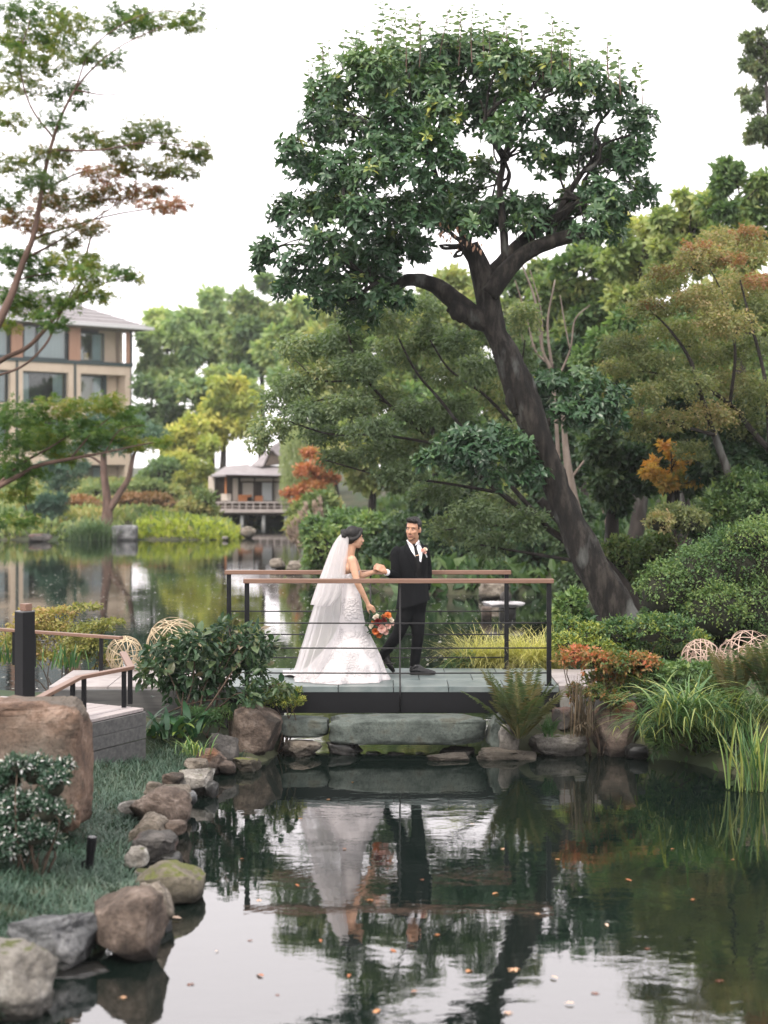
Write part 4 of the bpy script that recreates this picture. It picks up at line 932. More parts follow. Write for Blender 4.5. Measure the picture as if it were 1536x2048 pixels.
LM = {
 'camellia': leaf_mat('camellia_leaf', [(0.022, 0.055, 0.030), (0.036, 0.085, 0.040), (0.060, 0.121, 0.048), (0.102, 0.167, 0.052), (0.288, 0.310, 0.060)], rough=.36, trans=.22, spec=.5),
 'shoot': leaf_mat('young_shoot_leaf', [(0.072, 0.123, 0.058), (0.131, 0.189, 0.072)], rough=.45, trans=.35),
 'maple_up': leaf_mat('maple_olive_leaf', [(0.046, 0.091, 0.034), (0.078, 0.128, 0.040), (0.130, 0.159, 0.046), (0.221, 0.159, 0.057)], rough=.5, trans=.45),
 'maple_red': leaf_mat('maple_rosy_leaf', [(0.072, 0.115, 0.040), (0.120, 0.132, 0.052), (0.228, 0.138, 0.069), (0.360, 0.149, 0.098)], rough=.5, trans=.45),
 'maple_green': leaf_mat('maple_green_leaf', [(0.042, 0.098, 0.029), (0.075, 0.150, 0.040), (0.142, 0.212, 0.047), (0.264, 0.248, 0.056)], rough=.5, trans=.45),
 'far_hazy': leaf_mat('far_hazy_leaf', [(0.126, 0.208, 0.112), (0.219, 0.313, 0.145), (0.328, 0.420, 0.196), (0.498, 0.530, 0.235)], rough=.6, trans=.4),  # distance haze is mixed into these pale greens
 'far_mid': leaf_mat('far_green_leaf', [(0.080, 0.146, 0.077), (0.138, 0.220, 0.109), (0.220, 0.305, 0.133), (0.362, 0.397, 0.160)], rough=.6, trans=.4),
 'lime': leaf_mat('lime_leaf', [(0.179, 0.240, 0.067), (0.292, 0.341, 0.095), (0.430, 0.430, 0.121), (0.539, 0.490, 0.144)], rough=.6, trans=.45),
 'yellowgreen': leaf_mat('yellow_green_leaf', [(0.127, 0.191, 0.079), (0.212, 0.276, 0.113), (0.310, 0.352, 0.139), (0.446, 0.417, 0.179)], rough=.55, trans=.42),
 'willow': leaf_mat('willow_leaf', [(0.217, 0.275, 0.131), (0.304, 0.362, 0.174), (0.406, 0.450, 0.232)], rough=.6, trans=.4),
 'orange': leaf_mat('orange_maple_leaf', [(0.317, 0.115, 0.064), (0.476, 0.178, 0.095), (0.490, 0.247, 0.119), (0.497, 0.329, 0.158)], rough=.55, trans=.45),
 'zelkova': leaf_mat('grey_green_leaf', [(0.083, 0.127, 0.070), (0.131, 0.182, 0.101), (0.187, 0.238, 0.129), (0.289, 0.291, 0.144)], rough=.5, trans=.42),
 'hill': leaf_mat('hill_leaf', [(0.055, 0.109, 0.047), (0.104, 0.177, 0.070), (0.176, 0.256, 0.095), (0.329, 0.352, 0.129)], rough=.5, trans=.4),
 'hilldark': leaf_mat('hill_dark_leaf', [(0.021, 0.052, 0.031), (0.041, 0.085, 0.044), (0.074, 0.124, 0.061), (0.113, 0.160, 0.075)], rough=.45, trans=.35),
 'olive': leaf_mat('olive_maple_leaf', [(0.096, 0.136, 0.064), (0.166, 0.198, 0.094), (0.246, 0.253, 0.116), (0.364, 0.273, 0.155)], rough=.5, trans=.45),
 'amber': leaf_mat('amber_leaf', [(0.173, 0.186, 0.062), (0.386, 0.250, 0.078), (0.548, 0.327, 0.092), (0.579, 0.274, 0.089)], rough=.5, trans=.45),
 'pine': leaf_mat('pine_needle', [(0.043, 0.109, 0.080), (0.072, 0.145, 0.102), (0.116, 0.196, 0.123)], rough=.55, trans=.15),
 'dead': leaf_mat('dead_leaf', [(0.435, 0.246, 0.174), (0.609, 0.392, 0.290)], rough=.8, trans=.2),
}
def px_clumps(rows, D, dd, rg, depth=1.0):
    out = []
    for r in rows:
        u, v, ru, rv = r[:4]; d = D + (r[5] if len(r) > 5 else rg.uniform(-dd, dd))
        c = P(u, v, d); k = d/F
        out.append((*c, ru*k, max(ru, rv)*k*depth, rv*k, r[4] if len(r) > 4 and r[4] is not None else rg.uniform(0, 1)))
    return out
def limb(mb, a, b_, r0, r1, rg, sag=.12, n=7, sides=5):
    a = np.array(a); b_ = np.array(b_); L = np.linalg.norm(b_-a)
    t = np.linspace(0, 1, n)[:, None]; w = rg.normal(size=(3,))*L*sag; w2 = rg.normal(size=(3,))*L*sag*.5
    pts = a*(1-t)+b_*t + np.sin(t*math.pi)*w + np.sin(t*2*math.pi)*w2 + np.sin(t*math.pi)*np.array((0, 0, L*.06))
    mb.tube(pts, r0+(r1-r0)*t[:, 0], sides)
    return pts
def px_tube(mb, rows, D, sides=10, n=6, dys=None):
    """rows (u, v, width_px[, depth offset])"""
    R = np.array([(*P(r[0], r[1], D+(r[3] if len(r) > 3 else 0)), r[2]/2*D/F) for r in rows]); pr = bez(R, n)
    mb.tube(pr[:, :3], np.maximum(pr[:, 3], .002), sides); return pr
def auto_env(u, v, ru, rv, n, rg, k=.36, rmin=.6):
    rows = []
    a = rg.uniform(0, 2*math.pi, n); q = np.sqrt((np.arange(n)+.5)/n)
    a = np.arange(n)*2.399+rg.uniform(0, 6)
    for i in range(n):
        s = k*rg.uniform(rmin, 1.2)
        rows.append((u+ru*.82*q[i]*math.cos(a[i])+rg.normal()*ru*.08, v+rv*.82*q[i]*math.sin(a[i])+rg.normal()*rv*.08, ru*s, min(rv, ru)*s*.85))
    return rows
def tree(name, label, cat_, base, rows, D, dd, mat, leaf, twigs, per, tmpl='rhomb', seed=1, trunk_w=.12, bark=None, group=None, droop=.3, flat=0, depth=1.0, trunk=None, limbs=True, updir=.25, fork=.45):
    rg = np.random.default_rng(seed)
    cl = px_clumps(rows, D, dd, rg, depth)
    C = np.array([c[:3] for c in cl])
    bx, by = base if base else (C[:, 0].mean(), D)
    bz = max(hz(bx, by), 0)-.1
    root = empty(name, (bx, by, bz), label, cat_, group)
    mb = MB()
    if trunk is not None:
        tp_ = px_tube(mb, trunk, D, 9)
    else:
        top = np.array((C[:, 0].mean()*.6+bx*.4, C[:, 1].mean(), C[:, 2].mean())); t = np.linspace(0, 1, 9)[:, None]
        pts = np.array((bx, by, bz))*(1-t)+top*t + np.sin(t*math.pi)*rg.normal(size=3)*np.array((.05, .05, 0))*abs(top[2]-bz)
        tp_ = np.hstack([pts, trunk_w*(1-.65*t)]); mb.tube(tp_[:, :3], tp_[:, 3], 8)
    if limbs:
        lo = int(len(tp_)*fork)
        for c in C:
            d = np.linalg.norm(tp_[lo:, :3]-c, axis=1) + np.maximum(0, tp_[lo:, 2]-c[2])*1.5; k = lo+int(np.argmin(d))
            limb(mb, tp_[k, :3], c, tp_[k, 3]*.5, tp_[k, 3]*.12+.004, rg)
    mb.build('trunk', bark or M_bark, root, smooth=True)
    if twigs:
        a = spray(cl, rg, twigs, per, leaf, droop, flat, updir)
        o = link('crown', leaf_mesh('crown', *a[:4], tmpl, a[4]), mat, root); o['kind'] = 'stuff'
    return root, cl

# ---- the big leaning tree over the bridge -------------------------------------------------
DT = 23.4
MR = [(665,190,60,55),(745,150,62,55),(715,118,40,34),(830,150,68,55),(930,125,72,62),(985,98,42,34),(1070,150,62,55),(1150,165,62,52),(1222,200,52,55),(1275,262,42,55),(1252,320,58,46),
      (640,250,50,46),(705,262,58,46),(790,240,60,45),(880,235,58,46),(960,222,56,48),(1050,225,48,38),(1130,250,54,42),(1190,305,58,42),
      (612,330,42,46),(582,300,30,32),(672,345,60,48),(742,350,58,48),(820,345,46,40),(900,320,36,36),(1110,330,42,34),(1190,375,38,28),
      (572,425,38,42),(640,420,58,48),(722,430,62,52),(800,425,54,48),(880,425,52,42),(985,435,48,34),(1065,420,44,36),(1150,412,48,40),(1232,405,54,46),(1285,380,28,46),(1225,455,36,24),
      (535,500,32,26),(598,530,48,38),(645,490,48,44),(702,520,62,50),(772,500,58,52),(838,492,36,36),(940,455,34,26),(520,520,22,20),
      (640,565,52,38),(702,592,56,42),(722,640,42,26),(655,602,36,32),(572,572,28,24),(760,590,34,32),(800,300,40,40),(1010,190,50,40),(870,170,50,40),(775,200,50,40),(860,290,50,40),(1000,260,40,34),(960,340,40,30),(930,390,44,34),(1060,300,44,34),(1010,130,50,44),(790,120,44,36),(880,110,50,40),(1110,130,46,36),(690,400,50,40),(760,300,50,40),(840,430,44,40),(930,436,50,34),(1000,412,50,34),(1060,448,50,28),(1115,446,40,22),(1200,432,50,32),(1180,462,40,18),(870,380,44,36),(772,560,40,36),(800,598,28,22)]
SIDE = [(1100,765,42,28),(1165,770,56,36),(1222,795,42,36),(1150,830,62,30),(1240,840,26,20),(1195,820,50,34),(900,905,54,36),(960,905,56,42),(1030,900,46,36),(1062,945,34,28),(1000,955,46,24),(850,925,28,22),(920,870,40,24),(985,870,44,24)]
rg = np.random.default_rng(11)
cl = []
for r in MR:
    e = 1 - min(1, abs((r[0]-910)/420)**2 + abs((r[1]-360)/340)**2)
    for k in range(1):
        cl += px_clumps([r], DT+rg.uniform(-1, 1)*(.4+1.3*max(e, 0)), .0, rg, .9)
for r in SIDE[:6]: cl += px_clumps([r], DT+.45, .2, rg)
for r in SIDE[6:]: cl += px_clumps([r], DT-.35, .2, rg)
base = P(1238, 1262, DT)
mt = empty('leaning_tree', (base[0], DT, hz(base[0], DT)), 'big leaning tree with dark glossy leaves and thick mossy trunk arching over the bridge', 'tree')
mb = MB()
trk = px_tube(mb, [(1262,1330,112),(1240,1255,88),(1222,1200,76),(1180,1124,66),(1140,1040,58),(1108,965,54),(1084,898,54),(1060,830,62),(1037,769,62),(1012,710,52),(993,672,46),(984,640,50),(974,585,48),(958,530,42),(940,490,34)], DT, 30, 9)
px_tube(mb, [(1285,1320,34),(1266,1245,36),(1240,1190,30),(1206,1124,16)], DT-.14, 14, 9)
px_tube(mb, [(1222,1325,40),(1216,1245,34),(1196,1180,26),(1160,1100,14)], DT-.12, 14, 9)
px_tube(mb, [(1032,830,18),(1022,800,26),(1026,760,14)], DT-.1, 12, 6)
limbs_px = [
 ([(985,648,56),(940,628,54),(905,596,46),(860,566,38),(815,560,30),(785,575,22),(740,560,16),(690,520,12),(640,500,8)], 0),
 ([(930,640,30),(915,622,44),(900,610,30)], -.1),
 ([(978,590,50),(1010,545,44),(1050,508,38),(1100,484,36),(1150,470,34),(1168,466,30)], -.1),
 ([(975,560,40),(1010,520,36),(1060,470,32),(1110,440,26),(1160,400,16),(1220,370,9)], .15),
 ([(950,520,36),(935,495,34),(925,470,18),(905,430,14),(880,380,14),(858,310,20),(838,250,18),(815,215,12),(760,190,7)], 0),
 ([(850,290,16),(810,270,12),(760,262,14),(715,235,12),(680,225,6)], .2),
 ([(838,250,14),(850,215,12),(880,195,8),(930,160,5)], -.1),
 ([(1010,540,20),(1008,470,20),(1000,380,18),(1005,320,14),(985,270,9),(960,200,6)], .1),
 ([(1008,380,12),(1020,350,10),(1012,300,7),(1080,205,8),(1110,185,5)], .2),
 ([(1100,470,22),(1130,400,16),(1165,345,13),(1200,300,13),(1190,260,8),(1220,220,5)], .2),
 ([(1165,345,10),(1195,325,12),(1205,290,9),(1260,270,5)], -.2),
 ([(940,490,24),(915,494,14),(890,497,10),(880,490,6)], -.25),
 ([(930,485,14),(905,470,9),(893,450,5)], -.25),
 ([(960,250,10),(1000,205,10),(1050,195,9),(1100,178,6)], -.3),
 ([(760,560,14),(700,600,9),(660,600,5)], -.2), ([(690,430,12),(640,430,8),(580,430,5)], .2), ([(800,540,18),(760,470,14),(720,400,10),(690,330,6)], .2),
 ([(1085,860,18),(1120,820,12),(1170,800,7),(1220,800,4)], .3), ([(1075,890,14),(1030,910,8),(960,915,5),(900,910,3)], -.3),
]
for rows, dy in limbs_px: px_tube(mb, [(r[0], r[1], r[2]*.86) for r in rows], DT+dy, 9)
for c in cl[:len(MR)]:
    q = [p for p in [trk[-1, :3], P(858, 310, DT), P(1005, 320, DT), P(740, 560, DT), P(1160, 400, DT), P(690, 430, DT), P(640, 500, DT)]]
    k = min(q, key=lambda p: np.linalg.norm(p-np.array(c[:3])))
    limb(mb, k, c[:3], .03, .008, rg)
tko = mb.build('trunk', M_bark_moss, mt, smooth=True)
_n = len(tko.data.vertices); _co = np.empty(_n*3, np.float32); tko.data.vertices.foreach_get('co', _co); _co = _co.reshape(-1, 3); _no = np.empty(_n*3, np.float32); tko.data.vertices.foreach_get('normal', _no); _no = _no.reshape(-1, 3)
for i in range(_n):
    p = Vector(_co[i]); q = Vector((p.x*5, p.y*5, p.z*1.6)); _co[i] += _no[i]*(mnoise.fractal(q, .8, 2.1, 4)*.030 - abs(mnoise.noise(q*1.9))*.022)*(1 if p.z < 5.2 else .45)
tko.data.vertices.foreach_set('co', _co.ravel()); tko.data.update()
def rosettes(cl, rg, n, leaves=7, size=.125, shell=.25):
    C = np.asarray(cl); w = C[:, 3]*C[:, 5]; w /= w.sum(); idx = rg.choice(len(C), n, p=w)
    d = rsph(rg, n); d[:, 2] += .25; d = unit(d); R = C[idx, 3:6]
    p = C[idx, :3] + d*R*rg.uniform(.35, 1.05, n)[:, None]
    ax = unit(d*.8 + np.array((0, 0, .35)) + rg.normal(size=(n, 3))*.35)
    ref = unit(np.cross(ax, rsph(rg, n))); bi = np.cross(ax, ref)
    ph = (np.arange(leaves)*2*math.pi/leaves)[None] + rg.uniform(0, 6, n)[:, None] + rg.normal(size=(n, leaves))*.25
    op = rg.uniform(.85, 1.45, (n, leaves))
    rad = np.cos(ph)[..., None]*ref[:, None] + np.sin(ph)[..., None]*bi[:, None]
    dr = np.cos(op)[..., None]*ax[:, None] + np.sin(op)[..., None]*rad; dr[..., 2] -= .30
    nr = ax[:, None]*1.0 + rad*.25 + rg.normal(size=(n, leaves, 3))*.2
    pos = p[:, None] + ax[:, None]*rg.uniform(-.05, .02, (n, leaves))[..., None] + rad*.008
    tone = C[idx, 6] if C.shape[1] > 6 else np.full(n, .5)
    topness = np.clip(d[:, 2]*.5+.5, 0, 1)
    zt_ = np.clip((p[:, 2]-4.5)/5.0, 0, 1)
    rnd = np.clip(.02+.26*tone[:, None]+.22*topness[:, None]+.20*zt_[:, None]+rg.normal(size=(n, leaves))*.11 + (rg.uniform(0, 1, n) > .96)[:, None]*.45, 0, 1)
    return pos.reshape(-1, 3), dr.reshape(-1, 3), nr.reshape(-1, 3), (size*rg.uniform(.7, 1.2, (n, leaves))).ravel(), rnd.ravel()
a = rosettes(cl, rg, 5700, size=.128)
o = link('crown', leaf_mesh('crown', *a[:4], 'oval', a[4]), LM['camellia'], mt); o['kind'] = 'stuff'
# upright young shoots above the crown
mb = MB(); sp, sdr, snr, ssz, srn = [], [], [], [], []
tops = [(757,3,95),(785,8,100),(812,14,95),(645,85,75),(690,55,60),(720,48,60),(840,20,80),(868,35,70),(900,10,95),(922,12,85),(948,5,85),(968,25,70),(1004,8,80),(1045,35,75),(1100,25,90),(1130,40,75),(1150,50,60),(1215,70,55),(1160,75,45),(1236,95,60),(1275,110,55),(620,115,55),(655,75,60),(870,60,50),(1090,65,60),(1185,110,40),(830,45,60),(980,60,50),(1120,55,70)]
tops += [(u_+rg.uniform(-14, 14), v_+rg.uniform(0, 22), L_*.9) for u_, v_, L_ in tops]
for u, v, L in tops:
    dd_ = rg.uniform(-.9, .9); a0 = P(u+rg.normal()*8, v+L+35, DT+dd_); a1 = P(u, v, DT+dd_)
    t = np.linspace(0, 1, 6)[:, None]; pts = a0*(1-t)+a1*t + np.sin(t*3)*np.array((rg.normal()*.02, 0, 0)); mb.tube(pts, .009*(1-.6*t[:, 0]), 4)
    k = int(L/5)
    for j in range(k):
        f = .3+.7*(j+.5)/k; q = a0*(1-f)+a1*f; an = j*2.4+rg.uniform(0, 1); d = np.array((math.cos(an), math.sin(an), .35-.3*f))
        sp.append(q); sdr.append(d); snr.append(np.array((0, -.7, .5))+rg.normal(size=3)*.5); ssz.append(.165*(1.1-.5*f)*rg.uniform(.8, 1.2)); srn.append(rg.uniform(0, 1))
mb.build('shoot_stems', M_bark_red, mt)['kind'] = 'stuff'; o = link('young_shoots', leaf_mesh('young_shoots', np.array(sp), np.array(sdr), np.array(snr), np.array(ssz), 'oval', srn), LM['shoot'], mt); o['kind'] = 'stuff'
n_ = 26; uu = np.array([(905, 455), (893, 470), (935, 452), (955, 490), (915, 480), (880, 465)])
pp = np.array([P(*(uu[i % 6]+rg.normal(size=2)*9), DT-.35) for i in range(n_*2)])
link('withered_leaves', leaf_mesh('withered_leaves', pp, np.column_stack([rg.normal(size=n_*2)*.4, rg.normal(size=n_*2)*.4, -np.ones(n_*2)]), rsph(rg, n_*2), .085*rg.uniform(.6, 1.2, n_*2), 'oval', rg.uniform(0, 1, n_*2)), LM['dead'], mt)

# ---- maple leaning in from the left -----------------------------------------------------
DM = 11.0
mpt = empty('maple_tree', (-3.6, DM, hz(-3.6, DM)), 'maple leaning in from the left edge with rosy and green star-shaped leaves', 'tree')
mb = MB()
for rows in ([(-330,1500,60),(-260,1150,52),(-160,900,44),(-70,760,30),(10,620,17),(48,520,13),(70,460,11),(100,300,8),(150,180,5),(230,100,3),(330,50,2)],
             [(-100,800,26),(0,722,11),(60,690,9),(130,610,8),(160,570,6),(180,480,4),(210,420,2)], [(-40,760,6),(40,735,5),(90,690,5),(115,640,4),(150,570,3)],
             [(60,480,7),(150,450,4),(250,425,3),(390,408,1.5)], [(45,520,7),(120,480,4),(200,430,3),(270,385,1.5)], [(100,300,6),(200,300,4),(300,285,3),(420,300,1.5)], [(85,380,5),(180,340,3),(300,345,2)],
             [(150,180,4),(220,190,2.5),(280,170,1.5)], [(110,280,5),(60,210,4),(40,120,3),(60,40,2)], [(150,180,4),(190,90,3),(300,25,2),(420,30,1.2)], [(130,610,5),(200,570,3),(280,545,1.5)], [(20,600,6),(40,560,4),(110,545,2)],
             [(-160,1080,30),(-30,990,13),(40,950,10),(80,930,9),(140,918,7),(210,905,4),(280,890,3),(340,880,1.5)], [(-20,985,8),(40,930,6),(100,895,4),(170,850,2)], [(140,918,4),(190,860,3),(240,820,2)], [(60,940,4),(50,1000,3),(60,1040,1.5)], [(210,905,3),(240,860,2),(290,850,1)]):
    px_tube(mb, rows, DM+rg.uniform(-.25, .25), 7, 5)
mb.build('trunk', M_bark_red, mpt, smooth=True)
UP = [(50,70,70,24),(150,45,60,20),(250,50,60,16),(320,40,60,14),(385,48,45,12),(100,120,66,22),(200,112,56,16),(35,165,55,26),(140,190,56,20),(60,20,70,22),(20,110,40,24),(250,20,40,14),(120,80,60,18),(30,240,40,18),(110,240,36,14),(400,20,25,8)]
MID = [(300,262,66,20),(372,298,54,18),(240,292,50,16),(180,275,46,16),(100,312,56,20),(330,336,56,14),(400,310,34,12),(140,400,84,18),(230,385,66,16),(330,412,56,9),(60,438,64,22),(170,452,56,13),(30,330,40,20),(260,335,50,14),(20,400,36,20),(90,360,56,16),(200,345,50,14),(300,380,40,10),(120,480,50,12),(370,345,30,10)]
LOW = [(70,535,76,24),(180,548,60,20),(245,545,42,13),(35,590,52,24),(120,595,56,20),(190,588,48,15),(100,640,44,16),(20,505,36,18),(150,520,60,16),(60,620,40,16),(20,650,26,16),(270,560,24,10)]
LOWB = [(40,830,64,24),(120,815,56,20),(195,806,56,16),(25,895,46,28),(95,875,56,24),(240,860,54,24),(280,885,50,16),(195,880,50,18),(35,985,38,22),(50,945,54,22),(335,885,26,9),(48,1040,38,11),(160,855,50,18),(60,865,50,20),(130,910,40,14),(20,1040,24,14),(10,940,30,22),(255,825,36,12)]
for nm, rows, mk, sd_ in (('crown', UP, 'maple_green', 1), ('crown', MID[:7]+MID[12:16], 'maple_up', 5), ('crown', MID[7:12]+MID[16:], 'maple_red', 2), ('crown', LOW, 'maple_green', 3), ('crown', LOWB, 'maple_green', 4)):
    rg2 = np.random.default_rng(40+sd_); c_ = px_clumps([(r[0], r[1], r[2], r[3]*1.25) for r in rows], DM, .35, rg2, 1.2)
    a = spray(c_, rg2, int(40*len(rows)), 8, .054, droop=.22, flat=.35, updir=0)
    o = link(nm, leaf_mesh(nm, *a[:4], 'maple', a[4]), LM[mk], mpt); o['kind'] = 'stuff'

# ---- fine-leaved tree reaching over the lake in the middle ---------------------------------
ZR = [(600,700,55,26),(680,690,60,28),(640,755,60,26),(720,740,60,28),(800,700,60,30),(780,640,55,28),(860,680,55,30),(900,750,60,28),(960,740,50,28),(560,800,50,22),(540,860,50,24),(620,830,60,22),(700,815,60,24),(760,795,60,24),(830,830,60,24),(900,820,60,24),
      (680,915,50,18),(760,905,60,20),(800,950,60,20),(880,985,60,22),(950,1030,60,26),(1000,1000,50,24),(720,640,50,26),(850,620,40,26),(920,690,50,26),(990,790,50,28),(1040,720,40,30),(590,770,50,20),(650,870,60,16),(740,860,60,18),(510,890,30,14),(840,890,50,18),(930,900,50,22),(1010,870,50,24),(900,1060,50,24),(1050,1050,50,30),(980,1090,50,24),(1050,640,40,30),(960,640,40,30)]
zt, zc = tree('spreading_tree', 'fine-leaved grey-green tree spreading its branches over the lake behind the couple', 'tree', (4.2, 25.6), [(r[0], r[1], r[2], r[3]*1.35) for r in ZR], 25.6, 1.2, LM['zelkova'], .082, 6000, 8, 'rhomb', 21, droop=.35, flat=.35, bark=M_bark,
     trunk=[(1290,1230,30),(1230,1150,26),(1150,1070,22),(1080,1000,18)], limbs=False)
mb = MB()
for rows in ([(1230,1150,20),(1100,1060,15),(1000,985,12),(880,890,8),(800,830,7),(720,740,6),(690,640,4)], [(890,890,7),(760,870,6),(660,868,5),(570,840,3)], [(1100,1060,12),(960,900,9),(880,800,7),(830,740,5),(780,640,4)], [(720,760,5),(640,760,4),(590,720,2)],
             [(1000,985,9),(880,965,6),(760,950,5),(650,920,3)], [(1150,1070,14),(1060,900,9),(980,800,7),(900,740,5),(860,680,3)], [(880,890,6),(760,800,4),(640,800,3),(540,850,2)], [(1080,1050,9),(980,1050,6),(890,1060,3)], [(1060,900,7),(1040,780,5),(1050,680,3)], [(1200,1130,10),(1080,1110,7),(960,1090,4)]):
    px_tube(mb, rows, 25.6+rg.uniform(-.5, .5), 6, 6)
mb.build('branches', M_bark, zt, smooth=True)

# ---- background trees ---------------------------------------------------------------------
def bgtree(label, u, v, ru, rv, D, mk, leaf, twigs, seed, n=14, dd=None, name='tree', cat_='tree', group=None, per=7, tmpl='rhomb', droop=.3, flat=0, tw=.16, bark=None, k=.36, base=None):
    rg_ = np.random.default_rng(seed); rows = auto_env(u, v, ru, rv, n, rg_, k)
    return tree(name, label, cat_, base, rows, D, dd if dd else ru/F*D*.6, LM[mk], leaf, twigs, per, tmpl, seed, tw, bark or M_bark, group, droop, flat)
FL = 'trees beyond the lake'; RH = 'trees on the right hillside'
bgtree('pale green tree rising right beside the building', 335, 705, 66, 85, 112, 'far_hazy', .62, 620, 201, group=FL, tw=.3)
bgtree('tall pale tree with a rounded top behind the lime bamboo', 425, 670, 80, 100, 118, 'far_hazy', .65, 760, 202, group=FL, tw=.3)
bgtree('tall soft green tree behind the tea house roof', 520, 660, 80, 120, 108, 'far_mid', .6, 900, 203, group=FL, tw=.3)
bgtree('darker green tree between the building corner and the lime bamboo', 315, 820, 56, 80, 104, 'far_mid', .5, 560, 204, group=FL, tw=.25)
bgtree('dark green tree low behind the lime bamboo', 440, 790, 90, 60, 103, 'far_mid', .5, 620, 213, group=FL, tw=.25)
bgtree('bright lime-yellow bamboo grove behind the tea house', 450, 825, 66, 74, 96, 'lime', .42, 700, 205, name='bamboo_grove', group=FL, droop=.7, tw=.1)
bgtree('lime-yellow bushy tree left of the tea house roof', 375, 890, 56, 56, 92, 'lime', .4, 520, 206, group=FL, tw=.12)
bgtree('feathery yellow young tree at the left end of the tea house', 395, 960, 48, 52, 84, 'lime', .3, 420, 207, name='young_tree', group=FL, tw=.08)
bgtree('green tree above the tea house, left of the big tree crown', 600, 690, 74, 110, 92, 'far_mid', .5, 800, 208, group=FL, tw=.25)
bgtree('yellow-green tree behind the lowest leaves of the big crown', 680, 700, 90, 110, 74, 'yellowgreen', .42, 900, 209, group=FL, tw=.25)
bgtree('mid green tree behind the fine-leaved spreading branches', 800, 680, 100, 120, 66, 'hill', .38, 1000, 210, group=FL, tw=.25)
bgtree('yellow-tinged tree behind the fork of the leaning trunk', 920, 640, 100, 110, 60, 'yellowgreen', .36, 1000, 211, group=FL, tw=.25)
bgtree('green tree behind the tea house and the orange maple', 650, 850, 80, 90, 84, 'far_mid', .42, 800, 212, group=FL, tw=.2)
bgtree('round green tree between the orange maple and the spreading tree', 740, 900, 90, 100, 56, 'yellowgreen', .30, 900, 214, group=FL, tw=.18)
bgtree('dark green tree behind the spreading tree, above the bride', 860, 860, 110, 110, 52, 'hill', .28, 1100, 215, group=FL, tw=.18)
# willow: hanging strands
rg = np.random.default_rng(66)
wt = empty('willow_tree', (-3.2, 72, 0.5), 'pale weeping willow hanging beside the tea house roof', 'tree', FL)
mb = MB().tube(bez([(*P(640, 1040, 72),), (*P(625, 940, 72),), (*P(610, 850, 72),)], 5), .12, 7)
pos, drr = [], []
for k in range(260):
    u = rg.uniform(560, 668); v0 = 838+abs(u-612)*.55+rg.uniform(-8, 30); v1 = v0+rg.uniform(60, 150)
    d_ = 72+rg.uniform(-1, 1)
    for v in np.arange(v0, v1, 5): pos.append(P(u+rg.normal()*1.5, v, d_)); drr.append((rg.normal()*.25, rg.normal()*.25, -1))
mb.build('trunk', M_bark, wt, smooth=True)
pos = np.array(pos); o = link('crown', leaf_mesh('crown', pos, np.array(drr), rsph(rg, len(pos)), .24*rg.uniform(.7, 1.3, len(pos)), 'frond', rg.uniform(0, 1, len(pos))), LM['willow'], wt); o['kind'] = 'stuff'
tree('orange_maple', 'orange autumn maple leaning beside the tea house veranda', 'tree', (-2.4, 61), [(622,905,24,12),(655,920,24,12),(612,940,28,14),(588,985,26,12),(622,975,30,16),(650,950,28,14),(600,1003,22,10),(637,1000,24,12),(665,955,20,12)], 60, .6, LM['orange'], .16, 620, 7, 'rhomb', 77, trunk_w=.07, droop=.2, flat=.3, group=FL)
# hillside
HS = [('tall green tree behind the right limb of the leaning trunk', 1085, 640, 90, 130, 52, 'hill'), ('rounded green tree beneath the right side of the big crown', 1180, 590, 95, 130, 54, 'hill'), ('yellow-green treetop against the sky right of the big crown', 1285, 530, 90, 120, 52, 'yellowgreen'),
      ('light green treetop on the skyline right of centre hill', 1375, 485, 80, 110, 50, 'yellowgreen'), ('tall light green tree at the right end of the skyline', 1480, 440, 90, 125, 47, 'hill'), ('mid green tree behind the bare pale stems', 1120, 780, 90, 110, 43, 'hilldark'),
      ('green tree above the dark side shoots of the leaning trunk', 1250, 720, 95, 105, 43, 'hill'), ('leafy green tree behind the olive maple', 1370, 690, 95, 110, 44, 'hill'), ('tall tree with orange tints at the right edge', 1490, 620, 90, 110, 42, 'yellowgreen'),
      ('dark evergreen at the right edge behind the maple trunks', 1480, 900, 95, 110, 33, 'hilldark'), ('dark evergreen behind the amber leaves', 1350, 880, 95, 110, 35, 'hilldark'), ('shady tree between the leaning trunk and the amber leaves', 1235, 930, 80, 110, 36, 'hilldark'),
      ('shady tree behind the pale twin stems', 1130, 950, 80, 110, 37.5, 'hilldark'), ('deep green tree behind the groom, above the dark shore', 1010, 960, 100, 110, 40, 'hilldark'), ('dark round tree above the shore between bride and groom', 900, 1010, 90, 85, 41, 'hilldark'), ('leafy dark tree low behind the leaning trunk', 1080, 830, 90, 90, 46, 'hill')]
for i, (lb, u, v, ru, rv, D, mk) in enumerate(HS):
    D = D*.8 if u >= 1170 else D
    bgtree(lb, u, v, ru, rv, D, mk, .0055*D, 1000, 300+i, n=15, group=RH, tw=.2)
for i, (lb, u, v, ru, rv, D, mk) in enumerate([('far yellow-green tree filling the gap behind the olive maple', 1430, 700, 110, 130, 62, 'yellowgreen'), ('far green tree behind the bare pale stems', 1180, 760, 110, 120, 62, 'hill'), ('far green tree behind the amber-leaved tree', 1310, 830, 110, 110, 58, 'hill'),
      ('far tree at the right edge behind the dark evergreen', 1530, 800, 90, 130, 56, 'hill'), ('far tree behind the spreading tree and groom', 980, 800, 100, 110, 64, 'hill'), ('far tree low behind the shady shore', 1080, 980, 110, 80, 55, 'hilldark'), ('far tree low behind the pale twin stems', 1200, 1000, 100, 80, 52, 'hilldark'), ('far tree low behind the clipped shrub', 1400, 960, 110, 90, 50, 'hilldark')]):
    bgtree(lb, u, v, ru, rv, D, mk, .0062*D, 760, 380+i, n=14, group=RH, tw=.2)
